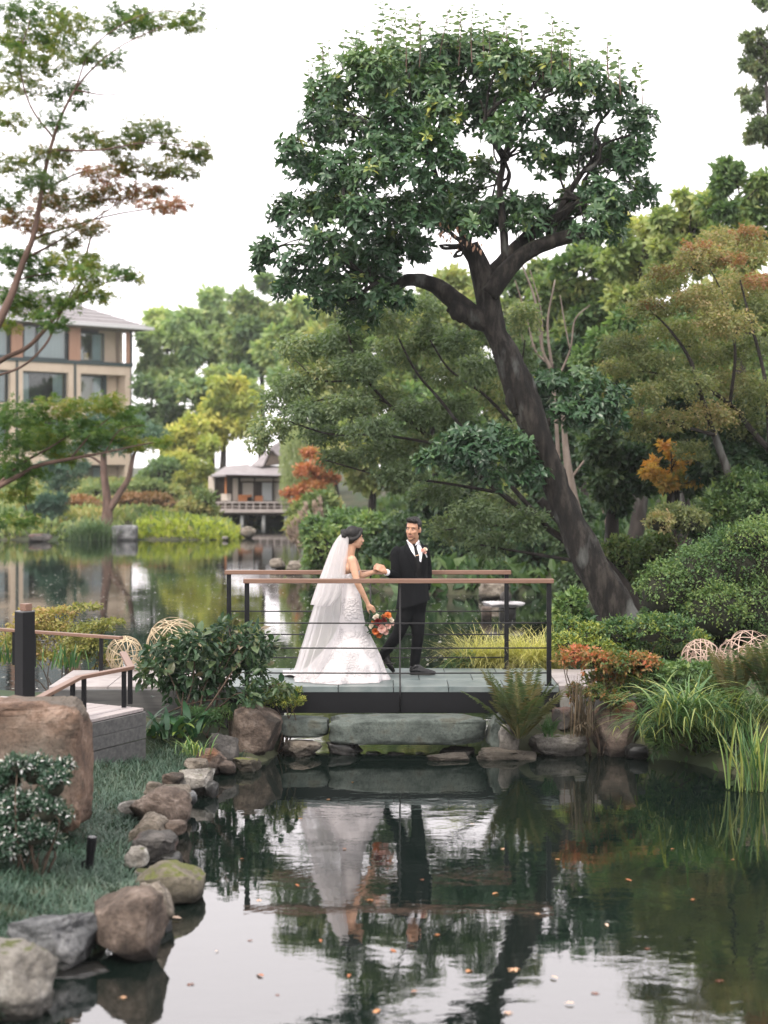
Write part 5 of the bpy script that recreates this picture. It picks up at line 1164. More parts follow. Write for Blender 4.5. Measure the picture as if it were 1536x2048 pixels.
bgtree('feathery pale tree in the top right corner', 1532, 150, 60, 190, 42, 'zelkova', .15, 1100, 340, n=30, group=RH, tw=.12, k=.30)
# olive maple in front of the hill
OM = [(1400,520,60,18),(1330,560,60,18),(1480,575,70,20),(1400,600,70,18),(1300,620,60,16),(1450,650,70,20),(1350,665,70,18),(1250,690,60,16),(1500,700,60,20),(1420,715,70,18),(1310,725,60,16),(1230,740,50,14),(1370,770,70,20),(1460,770,70,20),(1520,790,50,22),(1290,790,50,16),(1420,830,60,20),(1340,840,50,16),(1500,500,50,18),(1520,620,40,20),(1290,860,44,14),(1380,900,44,14),(1440,480,44,16),(1215,800,34,12),(1260,840,44,14),(1490,850,50,20)]
ot, oc = tree('olive_maple', 'olive maple with rust-tinged layered foliage at the right edge', 'tree', (6.3, 25.5), [(r[0], r[1], r[2], r[3]*1.7) for r in OM], 25.5, 1.2, LM['olive'], .062, 4600, 9, 'rhomb', 91, flat=.3, droop=.2, bark=M_bark, trunk=[(1500,1090,24),(1480,1010,20),(1440,900,16),(1405,800,12)], limbs=False)
mb = MB()
for rows in ([(1405,800,11),(1380,720,8),(1340,660,5),(1300,620,3)], [(1600,960,18),(1520,880,13),(1460,810,10),(1380,760,7),(1270,740,3)], [(1430,870,9),(1350,850,6),(1260,840,3)], [(1460,810,8),(1470,700,6),(1450,600,4),(1410,520,2)], [(1540,900,10),(1530,760,8),(1500,640,6),(1480,560,3)]):
    px_tube(mb, rows, 25.5+rg.uniform(-.5, .5), 6, 6)
mb.build('branches', M_bark, ot, smooth=True)
rg2 = np.random.default_rng(19); a = spray(px_clumps([(1400,500,46,20),(1330,545,40,16),(1460,520,40,18),(1500,470,40,20),(1520,560,36,18),(1260,680,34,12),(1300,610,34,12)], 25.3, .8, rg2), rg2, 420, 8, .06, .2, .3)
o = link('rusty_sprays', leaf_mesh('rusty_sprays', *a[:4], 'rhomb', a[4]*.5+.4), LM['maple_red'], ot); o['kind'] = 'stuff'
bgtree('small tree with amber and gold leaves in the shade of the hill', 1345, 935, 62, 56, 27, 'amber', .11, 260, 350, n=10, name='amber_tree', group=RH, tw=.05, k=.3)
# bare pale stems
bs = empty('bare_shrub', (*P(1110, 940, 33)[:2], 1.2), 'bare pale-stemmed shrub right behind the leaning trunk', 'shrub'); mb = MB()
for rows in ([(1120,960,9),(1105,760,8),(1085,700,7),(1070,600,5),(1040,520,3)], [(1105,740,7),(1095,650,5),(1110,560,3)], [(1100,730,6),(1070,700,5),(1055,640,4),(1030,560,2)], [(1110,770,6),(1140,700,4),(1150,640,4),(1180,610,2)], [(1140,700,3),(1130,650,3),(1120,590,2)], [(1085,700,4),(1082,620,3),(1060,540,2)], [(1070,690,3),(1048,690,2),(1035,610,2)]):
    px_tube(mb, rows, 33+rg.uniform(-.3, .3), 6, 6)
mb.build('stems', M_bark_pale, bs, smooth=True)
for k, (lb, rows) in enumerate([('slim pale trunk just right of the leaning trunk, nearer the water', [(1185,1150,22),(1160,1050,20),(1140,960,18),(1130,880,12),(1125,800,8)]), ('slim pale trunk with a crook, second right of the leaning trunk', [(1225,1130,16),(1215,1040,13),(1200,980,14),(1190,900,10),(1185,860,6)])]):
    s_ = empty('slim_tree', (*P(rows[0][0], rows[0][1], 32)[:2], .6), lb, 'tree', 'slim pale trunks'); mb = MB(); px_tube(mb, rows, 32, 8); px_tube(mb, [(rows[2][0], rows[2][1], 7), (rows[2][0]+30, rows[2][1]-40, 4), (rows[2][0]+55, rows[2][1]-60, 2)], 32, 6); mb.build('trunk', M_bark_pale, s_, smooth=True)
# far pine on the left shore
pt = empty('pine_tree', tuple(G(212, 1082)), 'forked pine with reddish trunk on the far left shore', 'tree')
mb = MB()
px_tube(mb, [(212,1084,26),(214,1040,24),(214,1000,18),(208,950,15),(206,900,12),(200,850,8)], 63, 9); px_tube(mb, [(218,1020,16),(240,985,13),(258,955,11),(264,925,9),(272,900,6),(292,880,4)], 63, 8); px_tube(mb, [(206,930,6),(185,915,5),(160,905,3)], 63, 6)
mb.build('trunk', M_bark_red, pt, smooth=True)
rg2 = np.random.default_rng(5); pc_ = px_clumps([(165,900,40,12),(200,870,50,16),(235,895,40,12),(275,880,40,14),(300,865,36,12),(190,840,40,14),(250,845,44,14),(145,935,30,10)], 63, .6, rg2, 1)
a = spray(pc_, rg2, 420, 9, .26, droop=-.2); o = link('crown', leaf_mesh('crown', *a[:4], 'frond', a[4]), LM['pine'], pt); o['kind'] = 'stuff'
bgtree('low blue-green cloud-pruned pine at the far left shore', 100, 1015, 46, 26, 64, 'pine', .24, 360, 361, n=9, name='low_pine', tmpl='frond', droop=-.1, tw=.08)
bgtree('blue-green pine with flat tiers in front of the building', 120, 945, 60, 50, 74, 'pine', .28, 420, 362, n=10, name='tiered_pine', tmpl='frond', droop=-.1, flat=.4, tw=.1)
# ---------------------------------------------------------------- guest building
M_stucco = surf_mat('beige_stucco', [(.52, .42, .32), (.60, .50, .39)], scale=1.5, rough=.9, bump=.1); M_wood = surf_mat('cedar_panel', [(.33, .18, .12), (.42, .25, .17)], scale=2, rough=.7, stretch=(6, 6, .4), bump=.1)
M_frame = plain('dark_green_metal', (.02, .04, .042), rough=.5); M_roof = surf_mat('grey_roof', [(.17, .16, .165), (.23, .22, .225)], scale=2, rough=.7, stretch=(1, 1, 8), bump=.2); M_trim = plain('pale_eave_trim', (.5, .5, .51), rough=.5)
M_curtain = plain('white_curtain', (.62, .66, .68), rough=.8); M_dark = plain('dark_room', (.03, .04, .038), rough=.7); M_soffit = plain('grey_soffit', (.30, .25, .22), rough=.8); M_yellow = plain('yellow_chair', (.5, .30, .05), rough=.7); M_white = plain('white_chair', (.5, .5, .5), rough=.7)
m, n, l, b = mat_new('window_glass'); b.inputs['Base Color'].default_value = (.5, .55, .55, 1); b.inputs['Roughness'].default_value = .04
tt = n.new('ShaderNodeBsdfTransparent'); tt.inputs[0].default_value = (.8, .86, .86, 1); gl = n.new('ShaderNodeBsdfGlossy'); gl.inputs['Roughness'].default_value = .03; mx = n.new('ShaderNodeMixShader'); fr = n.new('ShaderNodeFresnel'); fr.inputs[0].default_value = 1.5
l.new(fr.outputs[0], mx.inputs[0]); l.new(tt.outputs[0], mx.inputs[1]); l.new(gl.outputs[0], mx.inputs[2]); l.new(mx.outputs[0], n['Material Output'].inputs[0]); M_glass = m
RC = P(263, 929, 110.0); LC = P(0, 929, 102.8)
tvec = unit((LC-RC)[:2]); nvec = np.array((tvec[1], -tvec[0]))      # t: along facade to the left; n: into the building
if nvec[1] < 0: nvec = -nvec
BM = Matrix(((tvec[0], nvec[0], 0, RC[0]), (tvec[1], nvec[1], 0, RC[1]), (0, 0, 1, 0), (0, 0, 0, 1)))
bl = empty('guest_building', (RC[0], RC[1], 0.8), 'beige three-storey guest building with cedar panels, big windows and grey hipped roof', 'building')
def fx(u):
    """distance along the facade from its right corner for photo column u"""
    k = (u-U0)/F; return (k*RC[1]-RC[0])/(tvec[0]-k*tvec[1])
def bb(name, s0, s1, d0, d1, z0, z1, mat, parent=bl, bevel=0): return box(name, (min(s0, s1), d0, z0), (max(s0, s1), d1, z1), mat, parent, M=BM, bevel=bevel)
def ww(name, s0, s1, z0, z1, curt, parent=bl, deep=.35, mull=True):
    """window in a recess: dark room, curtains, frame, glass"""
    f = MB(); w = .09
    for a_ in ((s0, s1, z0, z0+w), (s0, s1, z1-w, z1), (s0, s0+w, z0+w, z1-w), (s1-w, s1, z0+w, z1-w)): f.box((a_[0], deep, a_[2]), (a_[1], deep+.1, a_[3]), BM)
    if mull: q = s0+(s1-s0)*.68; f.box((q-.05, deep, z0+w), (q+.05, deep+.1, z1-w), BM)
    o = f.build(name, M_frame, parent)
    bb('pane', s0+w, s1-w, deep+.04, deep+.05, z0+w, z1-w, M_glass, o)
    bb('room', s0+.02, s1-.02, deep+1.6, deep+1.7, z0, z1, M_dark, o)
    for c0, c1 in curt:
        V = []; k = 26
        for i in range(k+1):
            s = s0+(s1-s0)*(c0+(c1-c0)*i/k); d = deep+.25+.05*math.sin(i*1.9); V += [tuple(BM @ Vector((s, d, z0+.08))), tuple(BM @ Vector((s, d, z1-.1)))]
        link('curtain', mesh_py('curtain', V, [[2*i, 2*i+2, 2*i+3, 2*i+1] for i in range(k)], True), M_curtain, o)
    return o
ZE, ZB1, ZS = 12.3, 9.75, (9.02, 5.96, 2.90)
bay = [fx(263), fx(150), fx(34), fx(-85), fx(-210), fx(-340)]
full = bay[-1]
# storeys 0..2: stucco frame with recessed bays
for bi in range(5):
    r0, r1 = bay[bi], bay[bi+1]; W = r1-r0
    bb('pilaster', r0-.07+(.07 if bi == 0 else 0), r0+.09, -.06, .5, .5, ZB1-.12, M_frame)
    for zs, zf in ((ZS[0], ZS[0]-2.12), (ZS[1], ZS[1]-2.12), (ZS[2], .75)):
        o0, o1 = r0+.11*W, r0+.90*W
        bb('wall_pier', r0+.09, o0, 0, .9, zf, zs, M_stucco); bb('wall_pier', o1, r1-.072, 0, .9, zf, zs, M_stucco)
        bb('recess_wall', o0, o1, 1.0, 1.12, zf, zs, M_stucco) if bi == 0 else None
        if bi == 0:
            ww('window', o0+.37*(o1-o0), o1-.005, zf+.02, zs-.08, ((.05, .34),) , deep=.55, mull=False)
            bb('side_wall', o0+.34*(o1-o0), o0+.37*(o1-o0)-.004, .45, .99, zf, zs, M_frame)
        else: ww('window', o0+.005, o1-.005, zf+.02, zs-.03, ((.04, .26), (.78, .97)) if zs > 5 else ((.03, .5),), deep=.3, mull=False)
        zt_ = {ZS[0]: ZB1-.13, ZS[1]: ZS[0]-2.125, ZS[2]: ZS[1]-2.125}[zs]
        bb('spandrel', r0+.09, r1-.072, -.002, .9, zs+.002, zt_, M_stucco)
bb('floor_beam', -.08, full, -.10, .6, ZB1-.12, ZB1+.12, M_frame)
# top storey: loggias, panels and windows
for bi in range(5):
    r0, r1 = bay[bi], bay[bi+1]; W = r1-r0
    if bi == 0:
        bb('corner_post', r0-.06, r0+.10, -.05, .12, ZB1+.12, ZE, M_frame); bb('cedar_panel', r0+.12, r0+.42, .0, .1, ZB1+.12, ZE-.3, M_wood)
        bb('recess_wall', r0+.43, r0+.40*W, 1.2, 1.3, ZB1+.12, ZE-.1, M_stucco)
        ww('window', r0+.40*W, r0+.90*W, ZB1+.14, ZE-.45, ((.04, .36),), deep=.6, mull=False)
        c = bb('armchair', r0+.62*W, r0+.70*W, .95, 1.3, ZB1+.14, ZB1+.75, M_yellow); bb('white_seat', r0+.73*W, r0+.86*W, .9, 1.4, ZB1+.14, ZB1+.95, M_white)
    else:
        ww('window', r0+.10*W, r0+.86*W, ZB1+.14, ZE-.25, ((.02, .62), (.70, .98)), deep=.25)
    bb('cedar_panel', r0+.90*W, r1+.09*W, .02, .14, ZB1+.125, ZE-.22, M_wood)
bb('soffit', -.1, full, -.3, 2.0, ZE-.20, ZE-.12, M_soffit)
bb('end_wall', .02, .24, 1.0, 9, .5, ZE-.15, M_stucco)
bb('core_wall', .3, full, 2.6, 9, .5, ZE-.3, M_stucco)
# hipped roof
ov = 1.05; V = [(-ov, -ov, ZE), (full, -ov, ZE), (full, 10+ov, ZE), (-ov, 10+ov, ZE), (5.2, 5.0, ZE+2.7), (full, 5.0, ZE+2.7)]
V = [tuple(BM @ Vector(q)) for q in V]; Vb = [(q[0], q[1], q[2]-.12) for q in V[:4]]
rf = link('roof', mesh_py('roof', V+Vb, [(0, 1, 5, 4), (3, 4, 5, 2), (0, 4, 3), (1, 2, 5), (6, 9, 8, 7), (0, 3, 9, 6), (0, 6, 7, 1), (2, 8, 9, 3), (1, 7, 8, 2)]), M_roof, bl)
bb('eave_trim', -ov-.06, full, -ov-.06, -ov-.005, ZE-.16, ZE+.06, M_trim, rf); bb('eave_trim', -ov-.06, -ov-.005, -ov, 10+ov, ZE-.16, ZE+.06, M_trim, rf)
for k in range(1, 9):
    t = k/9; a0 = np.array(V[0])*(1-t)+np.array(V[4])*t; a1 = np.array(V[1])*(1-t)+np.array(V[5])*t
    MB().tube([a0+(0, 0, .02), a1+(0, 0, .02)], .035, 4).build('roof_seam', M_roof, rf)

# ---------------------------------------------------------------- tea house
DTH = 78.0
def tp3(u, v, dy=0.0): return P(u, v, DTH+dy)
M_tile = surf_mat('slate_roof', [(.16, .145, .15), (.22, .20, .205), (.27, .25, .255)], scale=3, rough=.65, stretch=(1, 1, 6), bump=.3); M_darkwood = surf_mat('dark_timber', [(.05, .038, .03), (.09, .07, .055)], scale=4, rough=.8); M_shoji = plain('shoji_paper', (.62, .58, .53), rough=.8)
M_plaster = surf_mat('pale_plaster', [(.52, .46, .40), (.60, .54, .48)], scale=3, rough=.9); M_verand = surf_mat('grey_veranda', [(.30, .26, .25), (.40, .36, .34)], scale=3, rough=.8); M_ochre = plain('ochre_screen', (.42, .16, .06), rough=.7); M_pile = surf_mat('pile_stone', [(.24, .25, .25), (.34, .35, .35)], scale=4, rough=.8)
th = empty('tea_house', tuple(tp3(540, 1065)), 'small timber tea house with grey gabled roof and veranda on piles over the lake', 'tea house')
def tb(name, u0, u1, v0, v1, y0, y1, mat, parent=th, bevel=0):
    a = tp3(u0, v1); c = tp3(u1, v0); return box(name, (a[0], DTH+y0, a[2]), (c[0], DTH+y1, c[2]), mat, parent, bevel=bevel)
tb('veranda_floor', 436, 650, 1019, 1025, -.2, 4.2, M_verand); tb('floor_beam', 444, 650, 1026, 1031, .1, .3, M_darkwood); tb('floor_beam', 444, 650, 1026, 1031, 2.4, 2.6, M_darkwood)
for u, y in ((484, .1), (527, .1), (572, .1), (612, .1), (484, 2.4), (572, 2.4), (648, .1)): a = tp3(u, 1031); MB().tube([(a[0], DTH+y, -.6), (a[0], DTH+y, a[2])], .10, 8).build('pile', M_pile, th)
rl = tb('veranda_rail', 432, 590, 1003, 1006, -.15, -.08, M_verand)
for u in range(436, 592, 14): tb('baluster', u, u+2.2, 1006, 1019, -.14, -.09, M_verand, rl)
tb('lower_rail', 432, 590, 1012, 1013.5, -.135, -.095, M_verand, rl)
# walls
tb('side_room', 424, 478, 953, 1019, 1.6, 4.0, M_darkwood); tb('plaster_wall', 411, 423, 953, 1003, 1.3, 3.6, M_plaster); tb('main_wall', 476, 650, 953, 1019, 1.4, 4.2, M_darkwood)
for u0, u1, mt_ in ((480, 502, M_shoji), (520, 540, M_curtain), (544, 564, M_shoji), (568, 590, M_curtain), (594, 614, M_shoji), (618, 640, M_curtain)): tb('screen', u0, u1, 966, 1003, 1.32, 1.385, mt_)
tb('lintel', 476, 650, 957, 963, 1.25, 1.39, M_plaster)
for u in (474, 504, 542, 566, 592, 616): tb('timber_post', u, u+2.6, 952, 1019, 1.15, 1.31, M_darkwood)
tb('white_pillar', 462, 472, 957, 1003, .9, 1.14, M_plaster); tb('corner_post', 448.5, 452, 951, 988, .2, .35, M_ochre)
for u0, u1, v0, v1, mt_ in ((440, 460, 988, 1002, M_plaster), (474, 502, 990, 1003, M_ochre), (508, 524, 992, 1003, M_ochre), (493, 502, 994, 1003, M_shoji)): tb('screen_panel', u0, u1, v0, v1, .5, .62, mt_)
# roofs: lower hipped skirt and an upper gable
def rpoly(name, pts, mat, parent=th, th_=.08):
    V = [tuple(tp3(u, v, y)) for u, v, y in pts]; k = len(V); Vb = [(q[0], q[1], q[2]-th_) for q in V]
    return link(name, mesh_py(name, V+Vb, [list(range(k)), [k+i for i in range(k)][::-1]]+[[i, k+i, k+(i+1) % k, (i+1) % k] for i in range(k)]), mat, parent)
rf = rpoly('roof', [(452, 949, -.5), (660, 953, -.5), (660, 932, 1.6), (500, 931, 1.6)], M_tile)
rpoly('roof_side', [(421, 951, 1.0), (451.5, 949.5, -.49), (499.5, 931.3, 1.6), (497, 928, 4.2), (452, 932, 4.2)], M_tile, rf)
rpoly('upper_roof', [(502, 931, 1.5), (526, 930.5, .8), (541.5, 895, 1.1), (566, 880, 2.6), (548, 888, 3.6)], M_tile, rf)
rpoly('upper_roof', [(542, 895, 1.05), (566, 879.5, 2.65), (600, 893, 3.4), (571, 925, 1.3)], M_tile, rf)
rpoly('gable', [(530, 929, .95), (568, 925, 1.2), (544, 899, 1.25)], M_darkwood, rf)
rpoly('ridge', [(539, 896, .98), (566, 878, 2.5), (569, 880, 2.5), (543, 899, .98)], M_tile, rf)
rpoly('eave_board', [(452, 949.5, -.52), (660, 953.5, -.52), (660, 955.5, -.52), (452, 952, -.52)], M_ochre, rf, .02)
# ---------------------------------------------------------------- shrubs, grasses, ferns
LM.update({
 'shrub': leaf_mat('shrub_leaf', [(0.025, 0.059, 0.031), (0.042, 0.087, 0.042), (0.070, 0.119, 0.050), (0.119, 0.119, 0.063), (0.224, 0.154, 0.112)], rough=.42, trans=.25),
 'aspid': leaf_mat('broad_leaf', [(0.021, 0.063, 0.031), (0.039, 0.098, 0.042), (0.084, 0.168, 0.042), (0.350, 0.378, 0.084)], rough=.4, trans=.25),
 'glinted': leaf_mat('glint_painted_leaf', [(0.022, 0.059, 0.036), (0.039, 0.087, 0.053), (0.084, 0.140, 0.098), (0.620, 0.620, 0.620), (0.620, 0.620, 0.620)], rough=.45, trans=.2),  # white end of the ramp paints light reflections on dark green leaves
 'mondo': leaf_mat('mondo_grass_blade', [(.020, .052, .034), (.040, .088, .060), (.08, .14, .098), (.17, .225, .175)], rough=.45, trans=.15),
 'azalea': leaf_mat('azalea_leaf', [(0.031, 0.077, 0.031), (0.063, 0.126, 0.045), (0.105, 0.175, 0.056), (0.182, 0.238, 0.070)], rough=.5, trans=.3),
 'privet': leaf_mat('glossy_hedge_leaf', [(0.031, 0.077, 0.031), (0.063, 0.126, 0.042), (0.168, 0.210, 0.042), (0.392, 0.378, 0.070)], rough=.4, trans=.3),
 'nandina': leaf_mat('nandina_leaf', [(.05, .10, .03), (.08, .12, .035), (.22, .14, .05), (.38, .13, .06), (.42, .12, .08)], rough=.5, trans=.35),
 'blade': leaf_mat('green_blade', [(0.042, 0.105, 0.042), (0.077, 0.161, 0.056), (0.140, 0.231, 0.077), (0.308, 0.336, 0.098)], rough=.45, trans=.3),
 'sedge': leaf_mat('golden_sedge_blade', [(0.252, 0.266, 0.084), (0.420, 0.406, 0.140), (0.588, 0.532, 0.210), (0.620, 0.616, 0.280)], rough=.5, trans=.35),
 'fern': leaf_mat('fern_leaflet', [(.045, .075, .028), (.08, .095, .034), (.12, .11, .045), (.15, .115, .055)], rough=.55, trans=.35),
 'ferngreen': leaf_mat('green_fern_leaflet', [(0.042, 0.105, 0.042), (0.077, 0.161, 0.056), (0.140, 0.210, 0.070)], rough=.5, trans=.35),
 'dryblade': leaf_mat('dry_blade', [(0.049, 0.042, 0.028), (0.098, 0.077, 0.049), (0.154, 0.112, 0.070)], rough=.7, trans=.1),
 'loose': leaf_mat('loose_shrub_leaf', [(0.140, 0.168, 0.049), (0.238, 0.252, 0.070), (0.364, 0.322, 0.098), (0.420, 0.280, 0.126)], rough=.5, trans=.35),
 'limegrass': leaf_mat('lime_grass', [(0.196, 0.266, 0.042), (0.308, 0.364, 0.056), (0.420, 0.434, 0.084)], rough=.6, trans=.35),
 'reed': leaf_mat('reed_blade', [(0.070, 0.140, 0.070), (0.112, 0.196, 0.098), (0.182, 0.252, 0.126)], rough=.6, trans=.3),
 'plume': leaf_mat('pampas_plume', [(.26, .20, .17), (.36, .28, .24)], rough=.8, trans=.3),
 'litter': leaf_mat('floating_leaf', [(0.168, 0.056, 0.028), (0.350, 0.126, 0.042), (0.504, 0.252, 0.112), (0.620, 0.462, 0.350)], rough=.6, trans=.1),
 'speck': leaf_mat('water_speck', [(0.420, 0.420, 0.364), (0.620, 0.620, 0.588)], rough=.7, trans=.0),
 'under': leaf_mat('undergrowth_leaf', [(0.025, 0.063, 0.025), (0.049, 0.098, 0.035), (0.084, 0.140, 0.042), (0.140, 0.168, 0.049)], rough=.5, trans=.3),
 'farbank': leaf_mat('far_bank_leaf', [(0.084, 0.140, 0.056), (0.140, 0.196, 0.070), (0.224, 0.252, 0.084), (0.336, 0.280, 0.112)], rough=.6, trans=.3),
 'rustshrub': leaf_mat('rusty_azalea_leaf', [(.16, .13, .06), (.26, .15, .075), (.34, .18, .09)], rough=.6, trans=.3),
})
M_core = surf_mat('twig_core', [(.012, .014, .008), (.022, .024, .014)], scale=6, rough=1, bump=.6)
M_stem = surf_mat('shrub_stem', [(.05, .035, .026), (.10, .07, .05)], scale=10, rough=.9)
def shrub(name, label, rows, D, dd, mk, leaf, twigs, per=8, tmpl='small', seed=1, core=.62, group=None, stems=6, cat_='shrub', droop=.15, flat=0, depth=1.0, base_v=None, updir=.5, glints=0):
    rg = np.random.default_rng(seed); cl = px_clumps(rows, D, dd, rg, depth); C = np.array(cl)
    x0, y0 = C[:, 0].mean(), C[:, 1].mean(); z0 = max(hz(x0, y0), 0)
    root = empty(name, (x0, y0, z0), label, cat_, group)
    mb = MB(); mbc = MB()
    for c in C[:max(stems, len(C))]: limb(mb, (x0+(c[0]-x0)*.35+rg.normal()*.03, y0+(c[1]-y0)*.35, max(z0, 0)-.05), c[:3]-np.array((0, 0, c[5]*.2)), .009+.003*c[5], .004, rg, sides=5)
    mb.build('stems', M_stem, root, smooth=True)
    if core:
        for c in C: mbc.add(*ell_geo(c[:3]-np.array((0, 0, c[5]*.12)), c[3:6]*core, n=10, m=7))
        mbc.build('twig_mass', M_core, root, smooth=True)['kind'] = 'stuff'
    a = spray(cl, rg, twigs, per, leaf, droop, flat, updir, shell=core if core else .4)
    rn = a[4]
    if glints: rn = np.where(rg.uniform(0, 1, len(rn)) < glints, rg.uniform(.7, 1, len(rn)), rn*.5)  # this share of leaves is coloured pale, as painted glints
    o = link('foliage', leaf_mesh('foliage', *a[:4], tmpl, rn), LM[mk], root); o['kind'] = 'stuff'
    return root
def blades(name, pos, az, L, w, th0, th1, rnd, n=6, twist=None):
    """arching strips; th: angle from vertical at base and tip"""
    pos = np.asarray(pos, float); N = len(pos); L = np.broadcast_to(L, (N,)); w = np.broadcast_to(w, (N,)); th0 = np.broadcast_to(th0, (N,)); th1 = np.broadcast_to(th1, (N,))
    out = np.stack([np.cos(az), np.sin(az), np.zeros(N)], 1); side = np.stack([-np.sin(az), np.cos(az), np.zeros(N)], 1)
    p = pos.copy(); V = []
    for k in range(n+1):
        t = k/n; wk = (w*(.55+.45*math.sin(min(1, t*1.6)*math.pi/2))*(1-t**2.2)+.0006)[:, None]
        V += [p-side*wk/2, p+side*wk/2]
        th = th0+(th1-th0)*(t+.5/n)
        p = p + (L/n)[:, None]*(np.sin(th)[:, None]*out + np.cos(th)[:, None]*np.array((0, 0, 1.)))
    V = np.stack(V, 1)
    f = np.array([(2*k, 2*k+1, 2*k+3, 2*k+2) for k in range(n)])
    loops = (f.ravel()[None] + (np.arange(N)*2*(n+1))[:, None]).ravel()
    return mesh_np(name, V.reshape(-1, 3), np.arange(N*n)*4, loops, np.repeat(rnd, n), smooth=True)
def blade_clump(name, label, cat_, c, n, L, w, th0, th1, mk, seed, spread=.08, group=None, azr=None, part='blade', lo=.0, hi=1.0):
    """every blade is a part; mesh data shared between a dozen variants"""
    rg = np.random.default_rng(seed); root = empty(name, tuple(c), label, cat_, group)
    vs = [blades(part, np.zeros((1, 3)), np.zeros(1), 1.0, w/L*rg.uniform(.8, 1.2), rg.uniform(*th0), rg.uniform(*th1), np.array([lo+(hi-lo)*k/11]), 9) for k in range(12)]
    for k in range(n):
        a = rg.uniform(*(azr or (0, 6.283))); s = L*rg.uniform(.6, 1.15)
        o = link(part, vs[k % 12], LM[mk], root, loc=(c[0]+rg.normal()*spread, c[1]+rg.normal()*spread*.7, c[2]+rg.uniform(-.02, .01)), rot=(rg.normal()*.08, rg.normal()*.08, a), scale=(s, s, s))
    return root

# --- mondo grass on the left bank
rg = np.random.default_rng(71)
N = 5200; xs = rg.uniform(-4.2, -1.0, N*2); ys = rg.uniform(8.0, 15.6, N*2)
sdv = poly_sd(xs, ys, LEFT_POLY); k = sdv > .04
fr_l = np.array([B[0], B[1]]); dt = (xs-fr_l[0])*e2[0]+(ys-fr_l[1])*e2[1]
k &= ~((dt > -.02) & (xs < B[0]+.02)); xs, ys = xs[k], ys[k]; zs = height(xs, ys)
nb_ = 9; M_ = len(xs)*nb_
ps = np.repeat(np.stack([xs, ys, zs-.01], 1), nb_, 0) + rg.normal(size=(M_, 3))*np.array((.035, .035, .004))
hgt = np.repeat(rg.uniform(.7, 1.25, len(xs)), nb_); tone = np.repeat(np.clip(.28+.25*np.sin(xs*3.1+ys*1.3)*np.sin(ys*2.3-xs*1.7)+rg.uniform(-.2, .2, len(xs)), 0, .6), nb_)
me = blades('mondo_grass', ps, rg.uniform(0, 6.283, M_), .115*hgt*rg.uniform(.7, 1.2, M_), .0066, rg.uniform(.05, .5, M_), rg.uniform(1.1, 2.2, M_), np.clip(tone+rg.uniform(0, .45, M_), 0, 1), 3)
tag(link('mondo_grass', me, LM['mondo']), 'dark blue-green mondo grass carpeting the left bank', 'grass', kind='stuff')

# --- focal shrub by the bridge: leaves are parts
rg = np.random.default_rng(72)
rows = [(330,1310,46,36),(395,1290,52,36),(455,1268,44,32),(505,1290,32,34),(300,1350,30,28),(370,1345,56,40),(445,1335,56,38),(515,1350,28,30),(480,1310,40,32),(420,1380,50,24),(540,1300,20,20),(340,1380,36,26),(500,1395,36,20),(560,1375,24,18)]
cl = px_clumps(rows, 15.95, .22, rg, .9); C = np.array(cl)
fs = empty('leafy_shrub', (*P(400, 1425, 15.95)[:2], .42), 'leafy shrub with broad dull-green leaves and bronze young tips between terrace and bridge', 'shrub')
mb = MB(); b0 = P(400, 1430, 15.95)
for c in C:
    limb(mb, b0+rg.normal(size=3)*np.array((.12, .05, .01)), c[:3]+np.array((0, 0, c[5]*.5)), .010, .004, rg, .08)
mb.build('stems', M_stem, fs, smooth=True)
vs = []
for k in range(10):
    me = leaf_mesh('leaf', np.zeros((1, 3)), np.array([(1., 0, 0)]), np.array([(0, 0, 1.)]), 1.0, 'oval', [k/9]); me.transform(Matrix.Diagonal((1, 1.35, 1, 1))); vs.append(me)
def leaf_objs(root, cl, n, size, vs, mk, rg, tipbias=True, part='leaf', droop=.25):
    C = np.asarray(cl); w = C[:, 3]*C[:, 5]; w = w/w.sum()
    zlo, zhi = C[:, 2].min(), C[:, 2].max()
    for i in range(n):
        c = C[rg.choice(len(C), p=w)]; d = rsph(rg, 1)[0]; d[2] += .3; d = unit(d)
        p = c[:3]+d*c[3:6]*rg.uniform(.55, 1.1); x = unit(d*.6+rg.normal(size=3)*.5+np.array((0, 0, -droop))); z = np.array((0, 0, 1.))+rg.normal(size=3)*.35+d*.3; z = unit(z-x*np.dot(z, x)); y = np.cross(z, x)
        s = size*rg.uniform(.6, 1.2); t = np.clip((p[2]-zlo)/(zhi-zlo+1e-6)*.45+rg.normal()*.22+.12, 0, .999) if tipbias else rg.uniform(0, .999)
        o = link(part, vs[int(t*len(vs))], LM[mk], root); o.matrix_basis = Matrix(((x[0]*s, y[0]*s, z[0]*s, p[0]), (x[1]*s, y[1]*s, z[1]*s, p[1]), (x[2]*s, y[2]*s, z[2]*s, p[2]), (0, 0, 0, 1)))
leaf_objs(fs, cl, 300, .125, vs, 'shrub', rg)
a = spray(cl, rg, 420, 6, .085, .25, 0, .2); o = link('foliage', leaf_mesh('foliage', *a[:4], 'oval', a[4]*.6), LM['shrub'], fs); o['kind'] = 'stuff'
